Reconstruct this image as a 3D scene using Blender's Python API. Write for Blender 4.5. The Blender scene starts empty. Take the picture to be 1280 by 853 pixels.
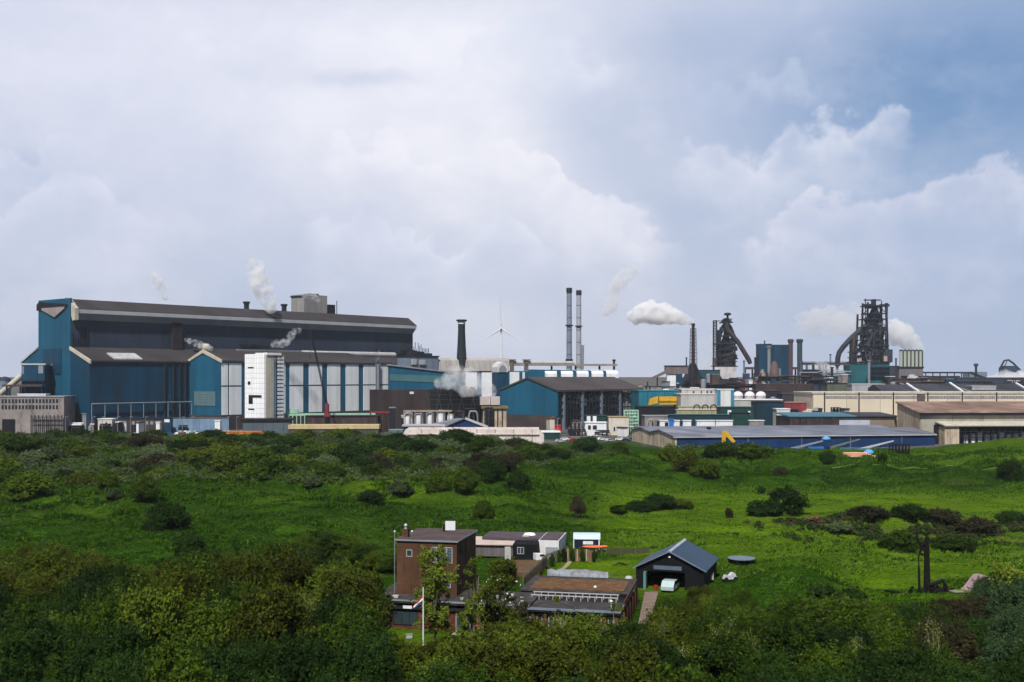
import bpy, math, random
import numpy as np
from mathutils import Vector, Matrix
random.seed(7); RNG = np.random.default_rng(7)
SC = bpy.context.scene
COL = SC.collection
F, HZ, CX, CH = 1400.0, 470.0, 640.0, 30.0     # focal length in photo pixels, horizon row, centre column, camera height
R = math.radians

# ------------------------------------------------------------------ terrain height
COLS = {
 -400: [(0,4),(100,3.5),(150,3.5),(190,4.8),(235,6.3),(270,7),(320,8),(360,8.3),(400,8),(425,5),(455,.3),(470,0)],
 0:    [(0,4),(100,3.5),(150,3.5),(165,3.9),(190,4.8),(215,5.7),(235,6.3),(270,7),(320,8),(360,8.3),(400,8),(425,5),(455,.3),(470,0)],
 250:  [(0,4),(100,3.5),(150,3.5),(165,3.9),(190,5.0),(215,6.0),(235,6.9),(270,7.6),(320,8),(360,8.3),(400,7.8),(425,5),(455,.3),(470,0)],
 430:  [(0,4),(100,3.0),(130,2.2),(150,2.6),(165,3.2),(190,5.0),(215,6.5),(235,7.4),(270,7.8),(320,8),(360,8.2),(400,7.3),(425,5),(455,.3),(470,0)],
 520:  [(0,4),(100,2.5),(118,1.6),(140,1.8),(160,2.5),(180,3.2),(205,5.5),(230,7.3),(260,7.8),(320,8),(370,7.5),(410,5),(450,0)],
 640:  [(0,4),(100,2.5),(118,1.6),(140,2.0),(165,2.6),(185,3),(210,5),(235,7),(270,7.5),(330,7),(380,6),(420,3),(450,0)],
 720:  [(0,4),(100,2.5),(118,1.6),(140,2.1),(165,2.6),(190,3),(215,3.5),(240,5),(265,6.5),(300,6),(350,4),(400,1.8),(450,0)],
 800:  [(0,4),(100,2.5),(125,2.2),(150,2.5),(190,2.6),(230,2.8),(250,3.5),(275,6),(300,6.8),(340,5.5),(390,2.5),(440,0)],
 960:  [(0,4),(100,2.5),(150,2.6),(230,2.8),(262,3.2),(285,5.8),(305,7.6),(330,7.6),(370,5),(410,2),(445,0)],
 1120: [(0,4),(100,2.5),(150,2.8),(230,2.6),(265,2.8),(290,6.3),(310,6.5),(350,4.6),(390,2.5),(430,.5),(450,0)],
 1280: [(0,4),(100,2.5),(150,3),(240,2.9),(262,3.6),(290,6),(320,7),(360,8.2),(385,8.5),(420,7),(460,3),(500,0)],
 1700: [(0,4),(100,2.5),(150,3),(240,2.9),(262,3.6),(290,6.5),(320,9),(360,11),(385,11),(420,9),(460,4),(500,0)],
}
_ck = sorted(COLS)
_YS = np.arange(0, 521, 2.0)
_TAB = np.array([np.interp(_YS, [p[0] for p in COLS[k]], [p[1] for p in COLS[k]]) for k in _ck])
_k = np.exp(-np.linspace(-2, 2, 9)**2); _k /= _k.sum()
_TAB = np.array([np.convolve(np.pad(r, 4, mode='edge'), _k, 'valid') for r in _TAB])
_PXS = np.linspace(-400, 1700, 211)
_TAB2 = np.array([np.interp(_PXS, _ck, _TAB[:, j]) for j in range(len(_YS))]).T      # px, Y
_k2 = np.exp(-np.linspace(-2, 2, 11)**2); _k2 /= _k2.sum()
_TAB2 = np.array([np.convolve(np.pad(_TAB2[:, j], 5, mode='edge'), _k2, 'valid') for j in range(len(_YS))]).T

def _hash(ix, iy, s):
    h = (ix*374761393 + iy*668265263 + s*2246822519) & 0xffffffff
    h = ((h ^ (h >> 13))*1274126177) & 0xffffffff
    return ((h ^ (h >> 16)) & 0xffff)/65535.0
def vnoise(x, y, s=0):
    x = np.asarray(x, float); y = np.asarray(y, float)
    ix = np.floor(x).astype(np.int64); iy = np.floor(y).astype(np.int64)
    fx = x-ix; fy = y-iy; fx = fx*fx*(3-2*fx); fy = fy*fy*(3-2*fy)
    a = _hash(ix, iy, s); b = _hash(ix+1, iy, s); c = _hash(ix, iy+1, s); d = _hash(ix+1, iy+1, s)
    return (a*(1-fx)+b*fx)*(1-fy)+(c*(1-fx)+d*fx)*fy - .5
def sstep(a, b, x):
    t = np.clip((x-a)/(b-a), 0, 1); return t*t*(3-2*t)

def height(x, y):
    x = np.asarray(x, float); y = np.asarray(y, float)
    ys = np.clip(y, 0, 519.9); px = np.clip(CX+F*x/np.maximum(y, 25), -400, 1699.9)
    fi = (px+400)/10; i = np.floor(fi).astype(int); i = np.minimum(i, 209); fi = fi-i
    fj = ys/2; j = np.floor(fj).astype(int); j = np.minimum(j, len(_YS)-2); fj = fj-j
    z = (_TAB2[i, j]*(1-fi)+_TAB2[i+1, j]*fi)*(1-fj)+(_TAB2[i, j+1]*(1-fi)+_TAB2[i+1, j+1]*fi)*fj
    # knoll and scrubby ridge at the right
    def g(cx, cy, sx, sy, a=0):
        c, s = math.cos(a), math.sin(a); dx = x-cx; dy = y-cy
        return np.exp(-((dx*c+dy*s)/sx)**2-((-dx*s+dy*c)/sy)**2)
    z = z+2.3*g(38, 152, 5, 13, -.25)+1.3*g(33, 140, 4, 8, -.6)+1.8*g(66, 196, 26, 7, -.05)+1.0*g(50, 190, 12, 8)
    z = z+1.6*g(50, 300, 14, 8)+1.4*g(76, 306, 12, 7)+1.2*g(24, 296, 12, 8)-1.3*g(62, 290, 5, 10)-1.2*g(38, 285, 4, 9)-1.0*g(10, 262, 6, 12)
    z = z+1.2*g(46, 318, 30, 12)+1.5*g(-60, 260, 14, 9)+1.2*g(-120, 300, 20, 10)+1.0*g(-20, 290, 14, 8)
    damp = 1-.93*np.exp(-((x-4)/24)**4-((y-140)/32)**4)
    wild = (1-sstep(420, 455, y))*damp
    field = sstep(20, 45, x)*0+1-.75*np.exp(-((y-230)/32)**4)*sstep(15, 35, x)   # the flat valley field
    n = 1.9*vnoise(x/23, y/17, 1)+2.0*vnoise(x/10, y/7, 2)+.85*vnoise(x/3.6, y/2.8, 3)+.5*vnoise(x/1.5, y/1.2, 4)+1.6*sstep(268, 285, y)*(1-sstep(340, 370, y))*(.25-np.abs(vnoise(x/12, y/16, 6)))*2
    return z+n*wild*field*(.35+.65*sstep(120, 180, y))
def hz(x, y): return float(height(x, y))
def X(px, Y): return (px-CX)/F*Y
def Zp(py, Y): return CH-(py-HZ)/F*Y
def hit(px, py, y0=60, y1=640):
    """the ground point seen at a photo pixel"""
    Y = np.arange(y0, y1, .5); x = (px-CX)/F*Y; h = height(x, Y); p = HZ+(CH-h)*F/Y
    k = np.nonzero(p <= py)[0]
    k = k[0] if len(k) else len(Y)-1
    return float(x[k]), float(Y[k]), float(h[k])

# ------------------------------------------------------------------ node helpers and materials
def srgb(r, g, b):
    f = lambda c: (c/255/12.92) if c/255 <= .04045 else ((c/255+.055)/1.055)**2.4
    return (f(r), f(g), f(b))
def newmat(name):
    m = bpy.data.materials.new(name); m.use_nodes = True
    nt = m.node_tree; return m, nt, nt.nodes['Principled BSDF']
def nd(nt, typ, **kw):
    n = nt.nodes.new(typ)
    for k, v in kw.items(): setattr(n, k, v)
    return n
def mth(nt, op, a, b=None, c=None, clamp=False):
    n = nt.nodes.new('ShaderNodeMath'); n.operation = op; n.use_clamp = clamp
    for i, v in enumerate((a, b, c)):
        if v is None: continue
        if isinstance(v, (int, float)): n.inputs[i].default_value = v
        else: nt.links.new(v, n.inputs[i])
    return n.outputs[0]
def mixc(nt, fac, a, b, blend='MIX'):
    n = nt.nodes.new('ShaderNodeMix'); n.data_type = 'RGBA'; n.blend_type = blend
    for i, v in ((0, fac), (6, a), (7, b)):
        if isinstance(v, (int, float)): n.inputs[i].default_value = v
        elif isinstance(v, tuple): n.inputs[i].default_value = (*v[:3], 1)
        else: nt.links.new(v, n.inputs[i])
    return n.outputs[2]
def noise(nt, vec, scale, detail=4, rough=.55, out=0, dist=0):
    n = nt.nodes.new('ShaderNodeTexNoise'); n.inputs['Scale'].default_value = scale
    n.inputs['Detail'].default_value = detail; n.inputs['Roughness'].default_value = rough
    n.inputs['Distortion'].default_value = dist
    if vec is not None: nt.links.new(vec, n.inputs['Vector'])
    return n.outputs[out]
def mapr(nt, v, a, b, c=0., d=1., smooth=False):
    n = nt.nodes.new('ShaderNodeMapRange'); n.clamp = True
    if smooth: n.interpolation_type = 'SMOOTHSTEP'
    nt.links.new(v, n.inputs[0])
    for i, x in enumerate((a, b, c, d)): n.inputs[i+1].default_value = x
    return n.outputs[0]
def stretch(nt, vec, s):
    n = nt.nodes.new('ShaderNodeMapping'); nt.links.new(vec, n.inputs[0]); n.inputs['Scale'].default_value = s
    return n.outputs[0]

MATS = {}
def M(name, col, rough=.75, var=.25, scale=.12, streak=.3, seam=0, seamw=.06, seamd=.55, rows=0, metal=0, dirt=None, dirtamt=.0, bump=0, spec=.15):
    """painted metal, concrete, brick... : colour with blotches, rain streaks and joints"""
    if name in MATS: return MATS[name]
    m, nt, b = newmat(name)
    oc = nd(nt, 'ShaderNodeTexCoord').outputs['Object']
    n1 = noise(nt, oc, scale, 6, .65)
    f = mapr(nt, n1, .3, .7, 1-var, 1+var*.6)
    if streak:
        n2 = noise(nt, stretch(nt, oc, (1, 1, .03)), scale*5, 3, .6)
        f = mth(nt, 'MULTIPLY', f, mapr(nt, n2, .35, .75, 1+streak*.12, 1-streak*.5))
    sep = nd(nt, 'ShaderNodeSeparateXYZ'); nt.links.new(oc, sep.inputs[0])
    if seam:
        s = mth(nt, 'DIVIDE', mth(nt, 'ADD', sep.outputs[0], sep.outputs[1]), seam)
        fr = mth(nt, 'FRACT', s)
        f = mth(nt, 'MULTIPLY', f, mth(nt, 'SUBTRACT', 1, mth(nt, 'MULTIPLY', mth(nt, 'LESS_THAN', fr, seamw), seamd)))
        w = nt.nodes.new('ShaderNodeTexWhiteNoise'); w.noise_dimensions = '1D'
        nt.links.new(mth(nt, 'FLOOR', s), w.inputs['W'])
        f = mth(nt, 'MULTIPLY', f, mapr(nt, w.outputs[0], 0, 1, 1-var*.5, 1+var*.5))
    if rows:
        fr = mth(nt, 'FRACT', mth(nt, 'DIVIDE', sep.outputs[2], rows))
        f = mth(nt, 'MULTIPLY', f, mth(nt, 'SUBTRACT', 1, mth(nt, 'MULTIPLY', mth(nt, 'LESS_THAN', fr, seamw*1.5), seamd)))
    base = nt.nodes.new('ShaderNodeRGB'); base.outputs[0].default_value = (*col, 1)
    c = base.outputs[0]
    if dirt:
        n3 = noise(nt, stretch(nt, oc, (1, 1, .35)), scale*2.3, 5, .7)
        c = mixc(nt, mapr(nt, n3, .5, .72, 0, dirtamt), c, dirt)
    vm = nt.nodes.new('ShaderNodeVectorMath'); vm.operation = 'SCALE'
    nt.links.new(c, vm.inputs[0]); nt.links.new(f, vm.inputs['Scale'])
    nt.links.new(vm.outputs[0], b.inputs['Base Color'])
    b.inputs['Roughness'].default_value = rough; b.inputs['Metallic'].default_value = metal
    b.inputs['Specular IOR Level'].default_value = spec
    if bump:
        bp = nd(nt, 'ShaderNodeBump'); bp.inputs['Strength'].default_value = .6; bp.inputs['Distance'].default_value = bump
        nt.links.new(noise(nt, oc, 3, 4), bp.inputs['Height']); nt.links.new(bp.outputs[0], b.inputs['Normal'])
    MATS[name] = m; return m

def leafmat(name, c1, c2, c3=None, rnd=.35):
    if name in MATS: return MATS[name]
    m, nt, b = newmat(name)
    at = nd(nt, 'ShaderNodeAttribute', attribute_name='tone')
    oi = nd(nt, 'ShaderNodeObjectInfo')
    c = mixc(nt, at.outputs['Fac'], c1, c2)
    if c3: c = mixc(nt, mapr(nt, oi.outputs['Random'], .35, 1, 0, .8), c, mixc(nt, at.outputs['Fac'], tuple(x*.6 for x in c3), c3))
    vm = nt.nodes.new('ShaderNodeVectorMath'); vm.operation = 'SCALE'
    nt.links.new(c, vm.inputs[0]); nt.links.new(mapr(nt, oi.outputs['Random'], 0, 1, 1-rnd, 1+rnd), vm.inputs['Scale'])
    nt.links.new(vm.outputs[0], b.inputs['Base Color']); b.inputs['Roughness'].default_value = .6
    b.inputs['Specular IOR Level'].default_value = .06
    tr = nd(nt, 'ShaderNodeBsdfTranslucent'); nt.links.new(vm.outputs[0], tr.inputs[0])
    ms = nd(nt, 'ShaderNodeMixShader'); ms.inputs[0].default_value = .12
    nt.links.new(b.outputs[0], ms.inputs[1]); nt.links.new(tr.outputs[0], ms.inputs[2])
    nt.links.new(ms.outputs[0], nt.nodes['Material Output'].inputs[0])
    MATS[name] = m; return m

# ------------------------------------------------------------------ mesh builder
class MB:
    def __init__(s): s.v = []; s.f = []; s.sm = []
    def add(s, vs, fs, smooth=False):
        o = len(s.v); s.v += [tuple(p) for p in vs]
        for f in fs: s.f.append([i+o for i in f]); s.sm.append(smooth)
        return s
    def box(s, x0, x1, y0, y1, z0, z1):
        x0, x1 = min(x0, x1), max(x0, x1); y0, y1 = min(y0, y1), max(y0, y1); z0, z1 = min(z0, z1), max(z0, z1)
        v = [(x, y, z) for z in (z0, z1) for y in (y0, y1) for x in (x0, x1)]
        return s.add(v, [(0, 2, 3, 1), (4, 5, 7, 6), (0, 1, 5, 4), (2, 6, 7, 3), (0, 4, 6, 2), (1, 3, 7, 5)])
    def prism(s, pts, a, b, axis='u'):
        """2D outline (v,z) extruded along u from a to b; axis 'v': outline (u,z) extruded along v"""
        n = len(pts)
        mk = (lambda t, p: (t, p[0], p[1])) if axis == 'u' else (lambda t, p: (p[0], t, p[1]))
        v = [mk(a, p) for p in pts]+[mk(b, p) for p in pts]
        fs = [tuple(range(n))[::-1], tuple(range(n, 2*n))]+[(i, (i+1) % n, n+(i+1) % n, n+i) for i in range(n)]
        return s.add(v, fs)
    def cyl(s, p0, p1, r0, r1=None, n=10, caps=True):
        r1 = r0 if r1 is None else r1
        p0 = Vector(p0); p1 = Vector(p1); d = (p1-p0)
        if d.length < 1e-6: return s
        q = d.to_track_quat('Z', 'Y'); vs = []
        for p, r in ((p0, r0), (p1, r1)):
            for k in range(n):
                a = 2*math.pi*k/n; vs.append(p+q @ Vector((r*math.cos(a), r*math.sin(a), 0)))
        s.add(vs, [(k, (k+1) % n, n+(k+1) % n, n+k) for k in range(n)], True)
        if caps: s.add(vs, [tuple(range(n))[::-1], tuple(range(n, 2*n))])
        return s
    def tube(s, pts, r, n=8):
        """bent pipe with mitred rings"""
        P = [Vector(p) for p in pts]; rr = r if isinstance(r, (list, tuple)) else [r]*len(P)
        vs = []; m = len(P)
        for i, p in enumerate(P):
            d = (P[min(i+1, m-1)]-P[max(i-1, 0)]).normalized(); q = d.to_track_quat('Z', 'Y')
            for k in range(n):
                a = 2*math.pi*k/n; vs.append(p+q @ Vector((rr[i]*math.cos(a), rr[i]*math.sin(a), 0)))
        fs = [(i*n+k, i*n+(k+1) % n, (i+1)*n+(k+1) % n, (i+1)*n+k) for i in range(m-1) for k in range(n)]
        s.add(vs, fs, True); s.add(vs, [tuple(range(n))[::-1], tuple(range((m-1)*n, m*n))]); return s
    def bar(s, p0, p1, w): return s.cyl(p0, p1, w*.7, w*.7, 4)
    def dome(s, c, r, h, n=16, m=5):
        vs = []; 
        for j in range(m):
            a = j/m*math.pi/2
            for k in range(n):
                t = 2*math.pi*k/n; vs.append((c[0]+r*math.cos(a)*math.cos(t), c[1]+r*math.cos(a)*math.sin(t), c[2]+h*math.sin(a)))
        vs.append((c[0], c[1], c[2]+h)); T = len(vs)-1
        fs = [(j*n+k, j*n+(k+1) % n, (j+1)*n+(k+1) % n, (j+1)*n+k) for j in range(m-1) for k in range(n)]
        fs += [((m-1)*n+k, (m-1)*n+(k+1) % n, T) for k in range(n)]
        return s.add(vs, fs, True)
    def lathe(s, c, prof, n=16):
        """profile (r,z) turned about the vertical at c"""
        vs = []; m = len(prof)
        for r_, z_ in prof:
            for k in range(n):
                t = 2*math.pi*k/n; vs.append((c[0]+r_*math.cos(t), c[1]+r_*math.sin(t), c[2]+z_))
        fs = [(j*n+k, j*n+(k+1) % n, (j+1)*n+(k+1) % n, (j+1)*n+k) for j in range(m-1) for k in range(n)]
        s.add(vs, fs, True); s.add(vs, [tuple(range(n))[::-1], tuple(range((m-1)*n, m*n))]); return s
    def build(s, name, m, parent=None, label=None):
        me = bpy.data.meshes.new(name); me.from_pydata(s.v, [], s.f); me.update()
        me.polygons.foreach_set('use_smooth', s.sm)
        me.materials.append(m)
        o = bpy.data.objects.new(name, me); COL.objects.link(o)
        if parent is not None: o.parent = parent
        if label: o['label'] = label
        return o

def tag(o, label, cat, group=None, kind=None):
    if label: o['label'] = label
    if cat: o['category'] = cat
    if group: o['group'] = group
    if kind: o['kind'] = kind
    return o
def thing(name, label, cat, loc=(0, 0, 0), rz=0, group=None):
    o = bpy.data.objects.new(name, None); COL.objects.link(o); o.empty_display_size = .5
    o.location = loc; o.rotation_euler = (0, 0, rz)
    return tag(o, label, cat, group)
def dup(root, loc, rz=0, label=None, group=None, scale=None):
    r = root.copy(); COL.objects.link(r); r.location = loc; r.rotation_euler = (0, 0, rz)
    if scale: r.scale = scale
    if label: r['label'] = label
    if group: r['group'] = group
    for ch in list(root.children):
        c = ch.copy(); COL.objects.link(c); c.parent = r
        for g_ in ch.children:
            d = g_.copy(); COL.objects.link(d); d.parent = c
    return r

class Fr:
    """a local frame: origin on the ground under photo column px at distance Y, u along the facade, v away"""
    def __init__(s, px, Y, deg, z=0.):
        s.x0 = X(px, Y); s.y0 = Y; s.a = R(deg); s.c = math.cos(s.a); s.s = math.sin(s.a); s.zg = z
    def u(s, px, v=0.):
        k = (px-CX)/F; return (k*(s.y0+v*s.c)-s.x0+v*s.s)/(s.c-k*s.s)
    def v(s, px, u=0.):
        k = (px-CX)/F; return (s.x0+u*s.c-k*(s.y0+u*s.s))/(s.s+k*s.c)
    def Y(s, u, v): return s.y0+u*s.s+v*s.c
    def z(s, py, u=0., v=0.): return CH-(py-HZ)*s.Y(u, v)/F-s.zg
    def w(s, u, v): return (s.x0+u*s.c-v*s.s, s.y0+u*s.s+v*s.c)
    def loc(s, wx, wy): 
        dx, dy = wx-s.x0, wy-s.y0; return dx*s.c+dy*s.s, -dx*s.s+dy*s.c
    def root(s, name, label, cat, group=None): return thing(name, label, cat, (s.x0, s.y0, s.zg), s.a, group)

# ------------------------------------------------------------------ camera and light
cam = bpy.data.objects.new('camera', bpy.data.cameras.new('camera')); COL.objects.link(cam)
cam.location = (0, 0, CH); cam.rotation_euler = (R(90), 0, 0)
cam.data.sensor_width = 36; cam.data.lens = F/1280*36; cam.data.shift_y = (HZ-426.5)/1280
cam.data.clip_start = 1; cam.data.clip_end = 60000; SC.camera = cam
SUN_EL, SUN_AZ = R(52), R(194)         # from behind the camera, to the left
S = Vector((math.sin(SUN_AZ)*math.cos(SUN_EL), math.cos(SUN_AZ)*math.cos(SUN_EL), math.sin(SUN_EL)))
sl = bpy.data.lights.new('sun', 'SUN'); sl.energy = 4.9; sl.angle = R(2.5); sl.color = (1, .96, .9)
so = bpy.data.objects.new('sun', sl); COL.objects.link(so); so.rotation_euler = (-S).to_track_quat('-Z', 'Y').to_euler()
so.location = (0, 0, 200)
SC.view_settings.view_transform = 'Standard'; SC.view_settings.look = 'None'; SC.view_settings.gamma = 1
SC.view_settings.exposure = 0.12; SC.view_settings.use_curve_mapping = False
SC.render.engine = 'CYCLES'; c = SC.cycles
c.max_bounces = 9; c.diffuse_bounces = 2; c.glossy_bounces = 2; c.transmission_bounces = 3; c.volume_bounces = 8; c.transparent_max_bounces = 6
c.use_denoising = True; c.use_adaptive_sampling = True; c.adaptive_threshold = .03
c.volume_step_rate = 1.0; c.caustics_reflective = False; c.caustics_refractive = False; c.sample_clamp_indirect = 6

# ------------------------------------------------------------------ world: Nishita sky behind broken cloud
W = bpy.data.worlds.new('World'); SC.world = W; W.use_nodes = True; nt = W.node_tree
bg = nt.nodes['Background']; bg.inputs[1].default_value = .1
sky = nd(nt, 'ShaderNodeTexSky', sky_type='NISHITA'); sky.sun_disc = False; sky.sun_elevation = SUN_EL; sky.sun_rotation = SUN_AZ
sky.air_density = 1.2; sky.dust_density = 1.5
gen = nd(nt, 'ShaderNodeTexCoord').outputs['Generated']
sp = nd(nt, 'ShaderNodeSeparateXYZ'); nt.links.new(gen, sp.inputs[0])
n1 = noise(nt, gen, 16, 7, .6, out=1); n1 = (nt.nodes.new('ShaderNodeSeparateXYZ'), nt.links.new(n1, nt.nodes[-1].inputs[0]))[0]
n2 = noise(nt, stretch(nt, gen, (1, 1, 2.0)), 4.5, 5, .55, out=1); n2 = (nt.nodes.new('ShaderNodeSeparateXYZ'), nt.links.new(n2, nt.nodes[-1].inputs[0]))[0]
az0 = mth(nt, 'ARCTAN2', sp.outputs[0], sp.outputs[1]); el0 = mth(nt, 'ARCSINE', sp.outputs[2])
def warp(base, nn, k, amp): return mth(nt, 'ADD', base, mth(nt, 'MULTIPLY', mth(nt, 'SUBTRACT', nn.outputs[k], .5), amp))
az = warp(warp(az0, n1, 0, .045), n2, 0, .09); el = warp(warp(el0, n1, 1, .035), n2, 1, .05)
def AZ(px): return math.atan((px-CX)/F)
def EL(px, py): a = AZ(px); return math.atan((HZ-py)/F*math.cos(a))
SK = 10.0
def sc(rgb): return tuple(v*SK for v in srgb(*rgb))
def gauss(px, py, sx, sy, amp=1.):
    a = mth(nt, 'DIVIDE', mth(nt, 'SUBTRACT', az, AZ(px)), sx/F); e = mth(nt, 'DIVIDE', mth(nt, 'SUBTRACT', el, EL(px, py)), sy/F)
    r2 = mth(nt, 'ADD', mth(nt, 'MULTIPLY', a, a), mth(nt, 'MULTIPLY', e, e))
    return mth(nt, 'MULTIPLY', mth(nt, 'EXPONENT', mth(nt, 'MULTIPLY', r2, -1)), amp)
# overall: pale grey-blue cloud deck, lighter with height
deck = mixc(nt, mapr(nt, el0, 0, .33, 0, 1, True), sc((190, 199, 218)), sc((206, 211, 229)))
deck = mixc(nt, mapr(nt, az, AZ(700), AZ(1350), 0, .75, True), deck, sc((152, 174, 208)))
# blue gaps where the real sky shows
blue = mixc(nt, .72, sky.outputs[0], sc((100, 138, 188)))
gap = mth(nt, 'MAXIMUM', gauss(1200, 110, 250, 100, 1.0), gauss(1290, 20, 200, 110, .6))
gap = mth(nt, 'MAXIMUM', gap, gauss(760, 150, 90, 80, .33)); gap = mth(nt, 'MAXIMUM', gap, gauss(880, 60, 160, 50, .35))
gap = mth(nt, 'MAXIMUM', gap, gauss(15, 215, 40, 26, .35)); gap = mth(nt, 'MAXIMUM', gap, gauss(860, 265, 60, 45, .25))
col = mixc(nt, gap, deck, blue)
for (px, py, sx, sy, am, cc) in [(540, 70, 200, 110, .9, (241, 241, 248)), (130, 245, 130, 40, .5, (188, 197, 218)), (150, 120, 130, 24, .35, (200, 206, 225)), (20, 210, 50, 40, .4, (170, 188, 216)), (340, 260, 120, 30, .35, (196, 203, 222)), (500, 300, 90, 30, .35, (196, 203, 221)), (740, 190, 50, 60, .5, (176, 190, 216)), (560, 262, 90, 30, .5, (202, 208, 227)), (255, 215, 60, 34, .55, (196, 204, 224)), (360, 225, 60, 26, .4, (204, 210, 228)), (60, 290, 120, 26, .45, (184, 195, 217)), (700, 330, 130, 40, .35, (188, 197, 218)), (480, 340, 160, 24, .3, (188, 198, 219)), (600, 195, 120, 75, .85, (240, 239, 245)), (60, 60, 260, 110, .5, (214, 217, 235)), (260, 90, 240, 90, .7, (232, 233, 244)), (420, 180, 150, 70, .6, (236, 236, 244)), (720, 260, 80, 60, .4, (222, 224, 237)),
                              (330, 260, 260, 90, .35, (205, 210, 228)), (700, 60, 60, 60, .35, (215, 220, 236)), (380, 105, 90, 14, -.0, (0, 0, 0)),
                              (640, 440, 300, 70, .75, (206, 210, 224)), (150, 400, 260, 50, .3, (180, 192, 212)), (1200, 400, 260, 60, .4, (176, 187, 209)), (620, 320, 140, 50, .25, (198, 205, 222)), (300, 90, 70, 25, .35, (196, 204, 224)), (440, 105, 80, 12, .5, (192, 200, 222)), (150, 300, 180, 50, .3, (186, 196, 218))]:
    if am > 0: col = mixc(nt, gauss(px, py, sx, sy, am), col, sc(cc))
def layer(col, pts, cc, thick, win, soft=6, dist=16, amt=1., fade=70):
    """a cumulus front: billowing top edge, fading away below it and towards both ends"""
    fc = nt.nodes.new('ShaderNodeFloatCurve'); cv = fc.mapping.curves[0]; fc.mapping.use_clip = False
    a0, a1 = AZ(-200), AZ(1480)
    P = [((AZ(p[0])-a0)/(a1-a0), EL(*p)/.4+.2) for p in pts]
    while len(cv.points) < len(P): cv.points.new(.5, .5)
    for q, p in zip(cv.points, P): q.location = p; q.handle_type = 'AUTO'
    fc.mapping.update()
    u = mapr(nt, az, a0, a1); nt.links.new(u, fc.inputs['Value'])
    edge = mth(nt, 'MULTIPLY', mth(nt, 'SUBTRACT', fc.outputs[0], .2), .4)
    edge = mth(nt, 'ADD', edge, mth(nt, 'MULTIPLY', mth(nt, 'SUBTRACT', billow, .68), dist*4.6/F))
    d = mth(nt, 'MULTIPLY', mth(nt, 'SUBTRACT', edge, el), F)       # px below the edge
    up = mapr(nt, d, -soft, soft, 0, 1, True)
    dn = mth(nt, 'EXPONENT', mth(nt, 'DIVIDE', mth(nt, 'MAXIMUM', d, 0), -thick))
    w = mth(nt, 'MULTIPLY', mapr(nt, az, AZ(win[0]-fade/2), AZ(win[0]+fade/2), 0, 1, True), mapr(nt, az, AZ(win[1]-fade/2), AZ(win[1]+fade/2), 1, 0, True))
    w = mth(nt, 'MULTIPLY', w, mapr(nt, mott, .3, .6, .55, 1.))
    return mixc(nt, mth(nt, 'MULTIPLY', mth(nt, 'MULTIPLY', up, dn), mth(nt, 'MULTIPLY', w, amt)), col, sc(cc))
vo = nt.nodes.new('ShaderNodeTexVoronoi'); vo.feature = 'SMOOTH_F1'; vo.inputs['Scale'].default_value = 26; vo.inputs['Smoothness'].default_value = .5
vo.inputs['Detail'].default_value = 1.5; vo.inputs['Roughness'].default_value = .55
nt.links.new(gen, vo.inputs['Vector'])
billow = mth(nt, 'ADD', mth(nt, 'MULTIPLY', mth(nt, 'SUBTRACT', 1, vo.outputs['Distance']), .6), mth(nt, 'MULTIPLY', noise(nt, gen, 46, 7, .66), .75))
billow = mth(nt, 'MINIMUM', billow, .9)
mott = noise(nt, stretch(nt, gen, (1, 1, 1.5)), 10, 8, .62)
col = layer(col, [(-200, 165), (0, 165), (80, 155), (200, 150), (270, 178), (350, 200), (1480, 240)], (214, 218, 235), 70, (-300, 330), amt=.8)
col = layer(col, [(-200, 235), (0, 235), (35, 200), (60, 190), (100, 195), (140, 230), (200, 250), (1480, 260)], (216, 219, 236), 60, (-300, 170), amt=.95)
col = layer(col, [(-200, 200), (520, 180), (600, 162), (640, 152), (665, 170), (700, 182), (720, 210), (780, 226), (815, 270), (1480, 330)], (239, 238, 245), 75, (560, 815), amt=.85)
col = layer(col, [(-200, 60), (540, 90), (580, 62), (610, 34), (660, 22), (705, 40), (760, 60), (1480, 90)], (220, 226, 240), 45, (570, 800), amt=.6, soft=7, fade=50)
col = layer(col, [(-200, 250), (690, 236), (715, 216), (745, 220), (770, 226), (800, 246), (1480, 300)], (226, 226, 239), 45, (705, 812), amt=.75, soft=7, fade=30)
col = layer(col, [(-200, 160), (380, 190), (410, 178), (450, 172), (500, 180), (540, 176), (580, 190), (1480, 200)], (240, 239, 246), 50, (398, 600), amt=.6, soft=8, fade=50)
col = layer(col, [(-200, 300), (360, 275), (397, 252), (430, 246), (460, 252), (500, 268), (545, 300), (590, 272), (612, 250), (640, 258), (680, 290), (1480, 300)], (222, 225, 240), 42, (385, 690), amt=.85, fade=50)
col = layer(col, [(-200, 130), (820, 125), (860, 104), (920, 97), (980, 76), (1020, 76), (1060, 100), (1480, 130)], (204, 212, 232), 26, (850, 1040), amt=.5, soft=12, fade=50)
col = layer(col, [(-200, 200), (830, 195), (870, 170), (960, 166), (1000, 150), (1050, 132), (1105, 118), (1150, 130), (1480, 150)], (222, 225, 239), 40, (855, 1125), amt=.8, soft=10, fade=40)
col = layer(col, [(-200, 330), (900, 325), (938, 298), (960, 268), (985, 246), (1010, 230), (1050, 222), (1100, 216), (1160, 212), (1220, 200), (1280, 196), (1480, 190)], (219, 220, 235), 55, (935, 1800), amt=.8, soft=9, fade=40)
col = mixc(nt, mapr(nt, mott, .3, .6, .2, 0), col, sc((160, 178, 210)))
col = mixc(nt, mapr(nt, mott, .5, .72, 0, .2), col, sc((238, 238, 246)))
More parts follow.
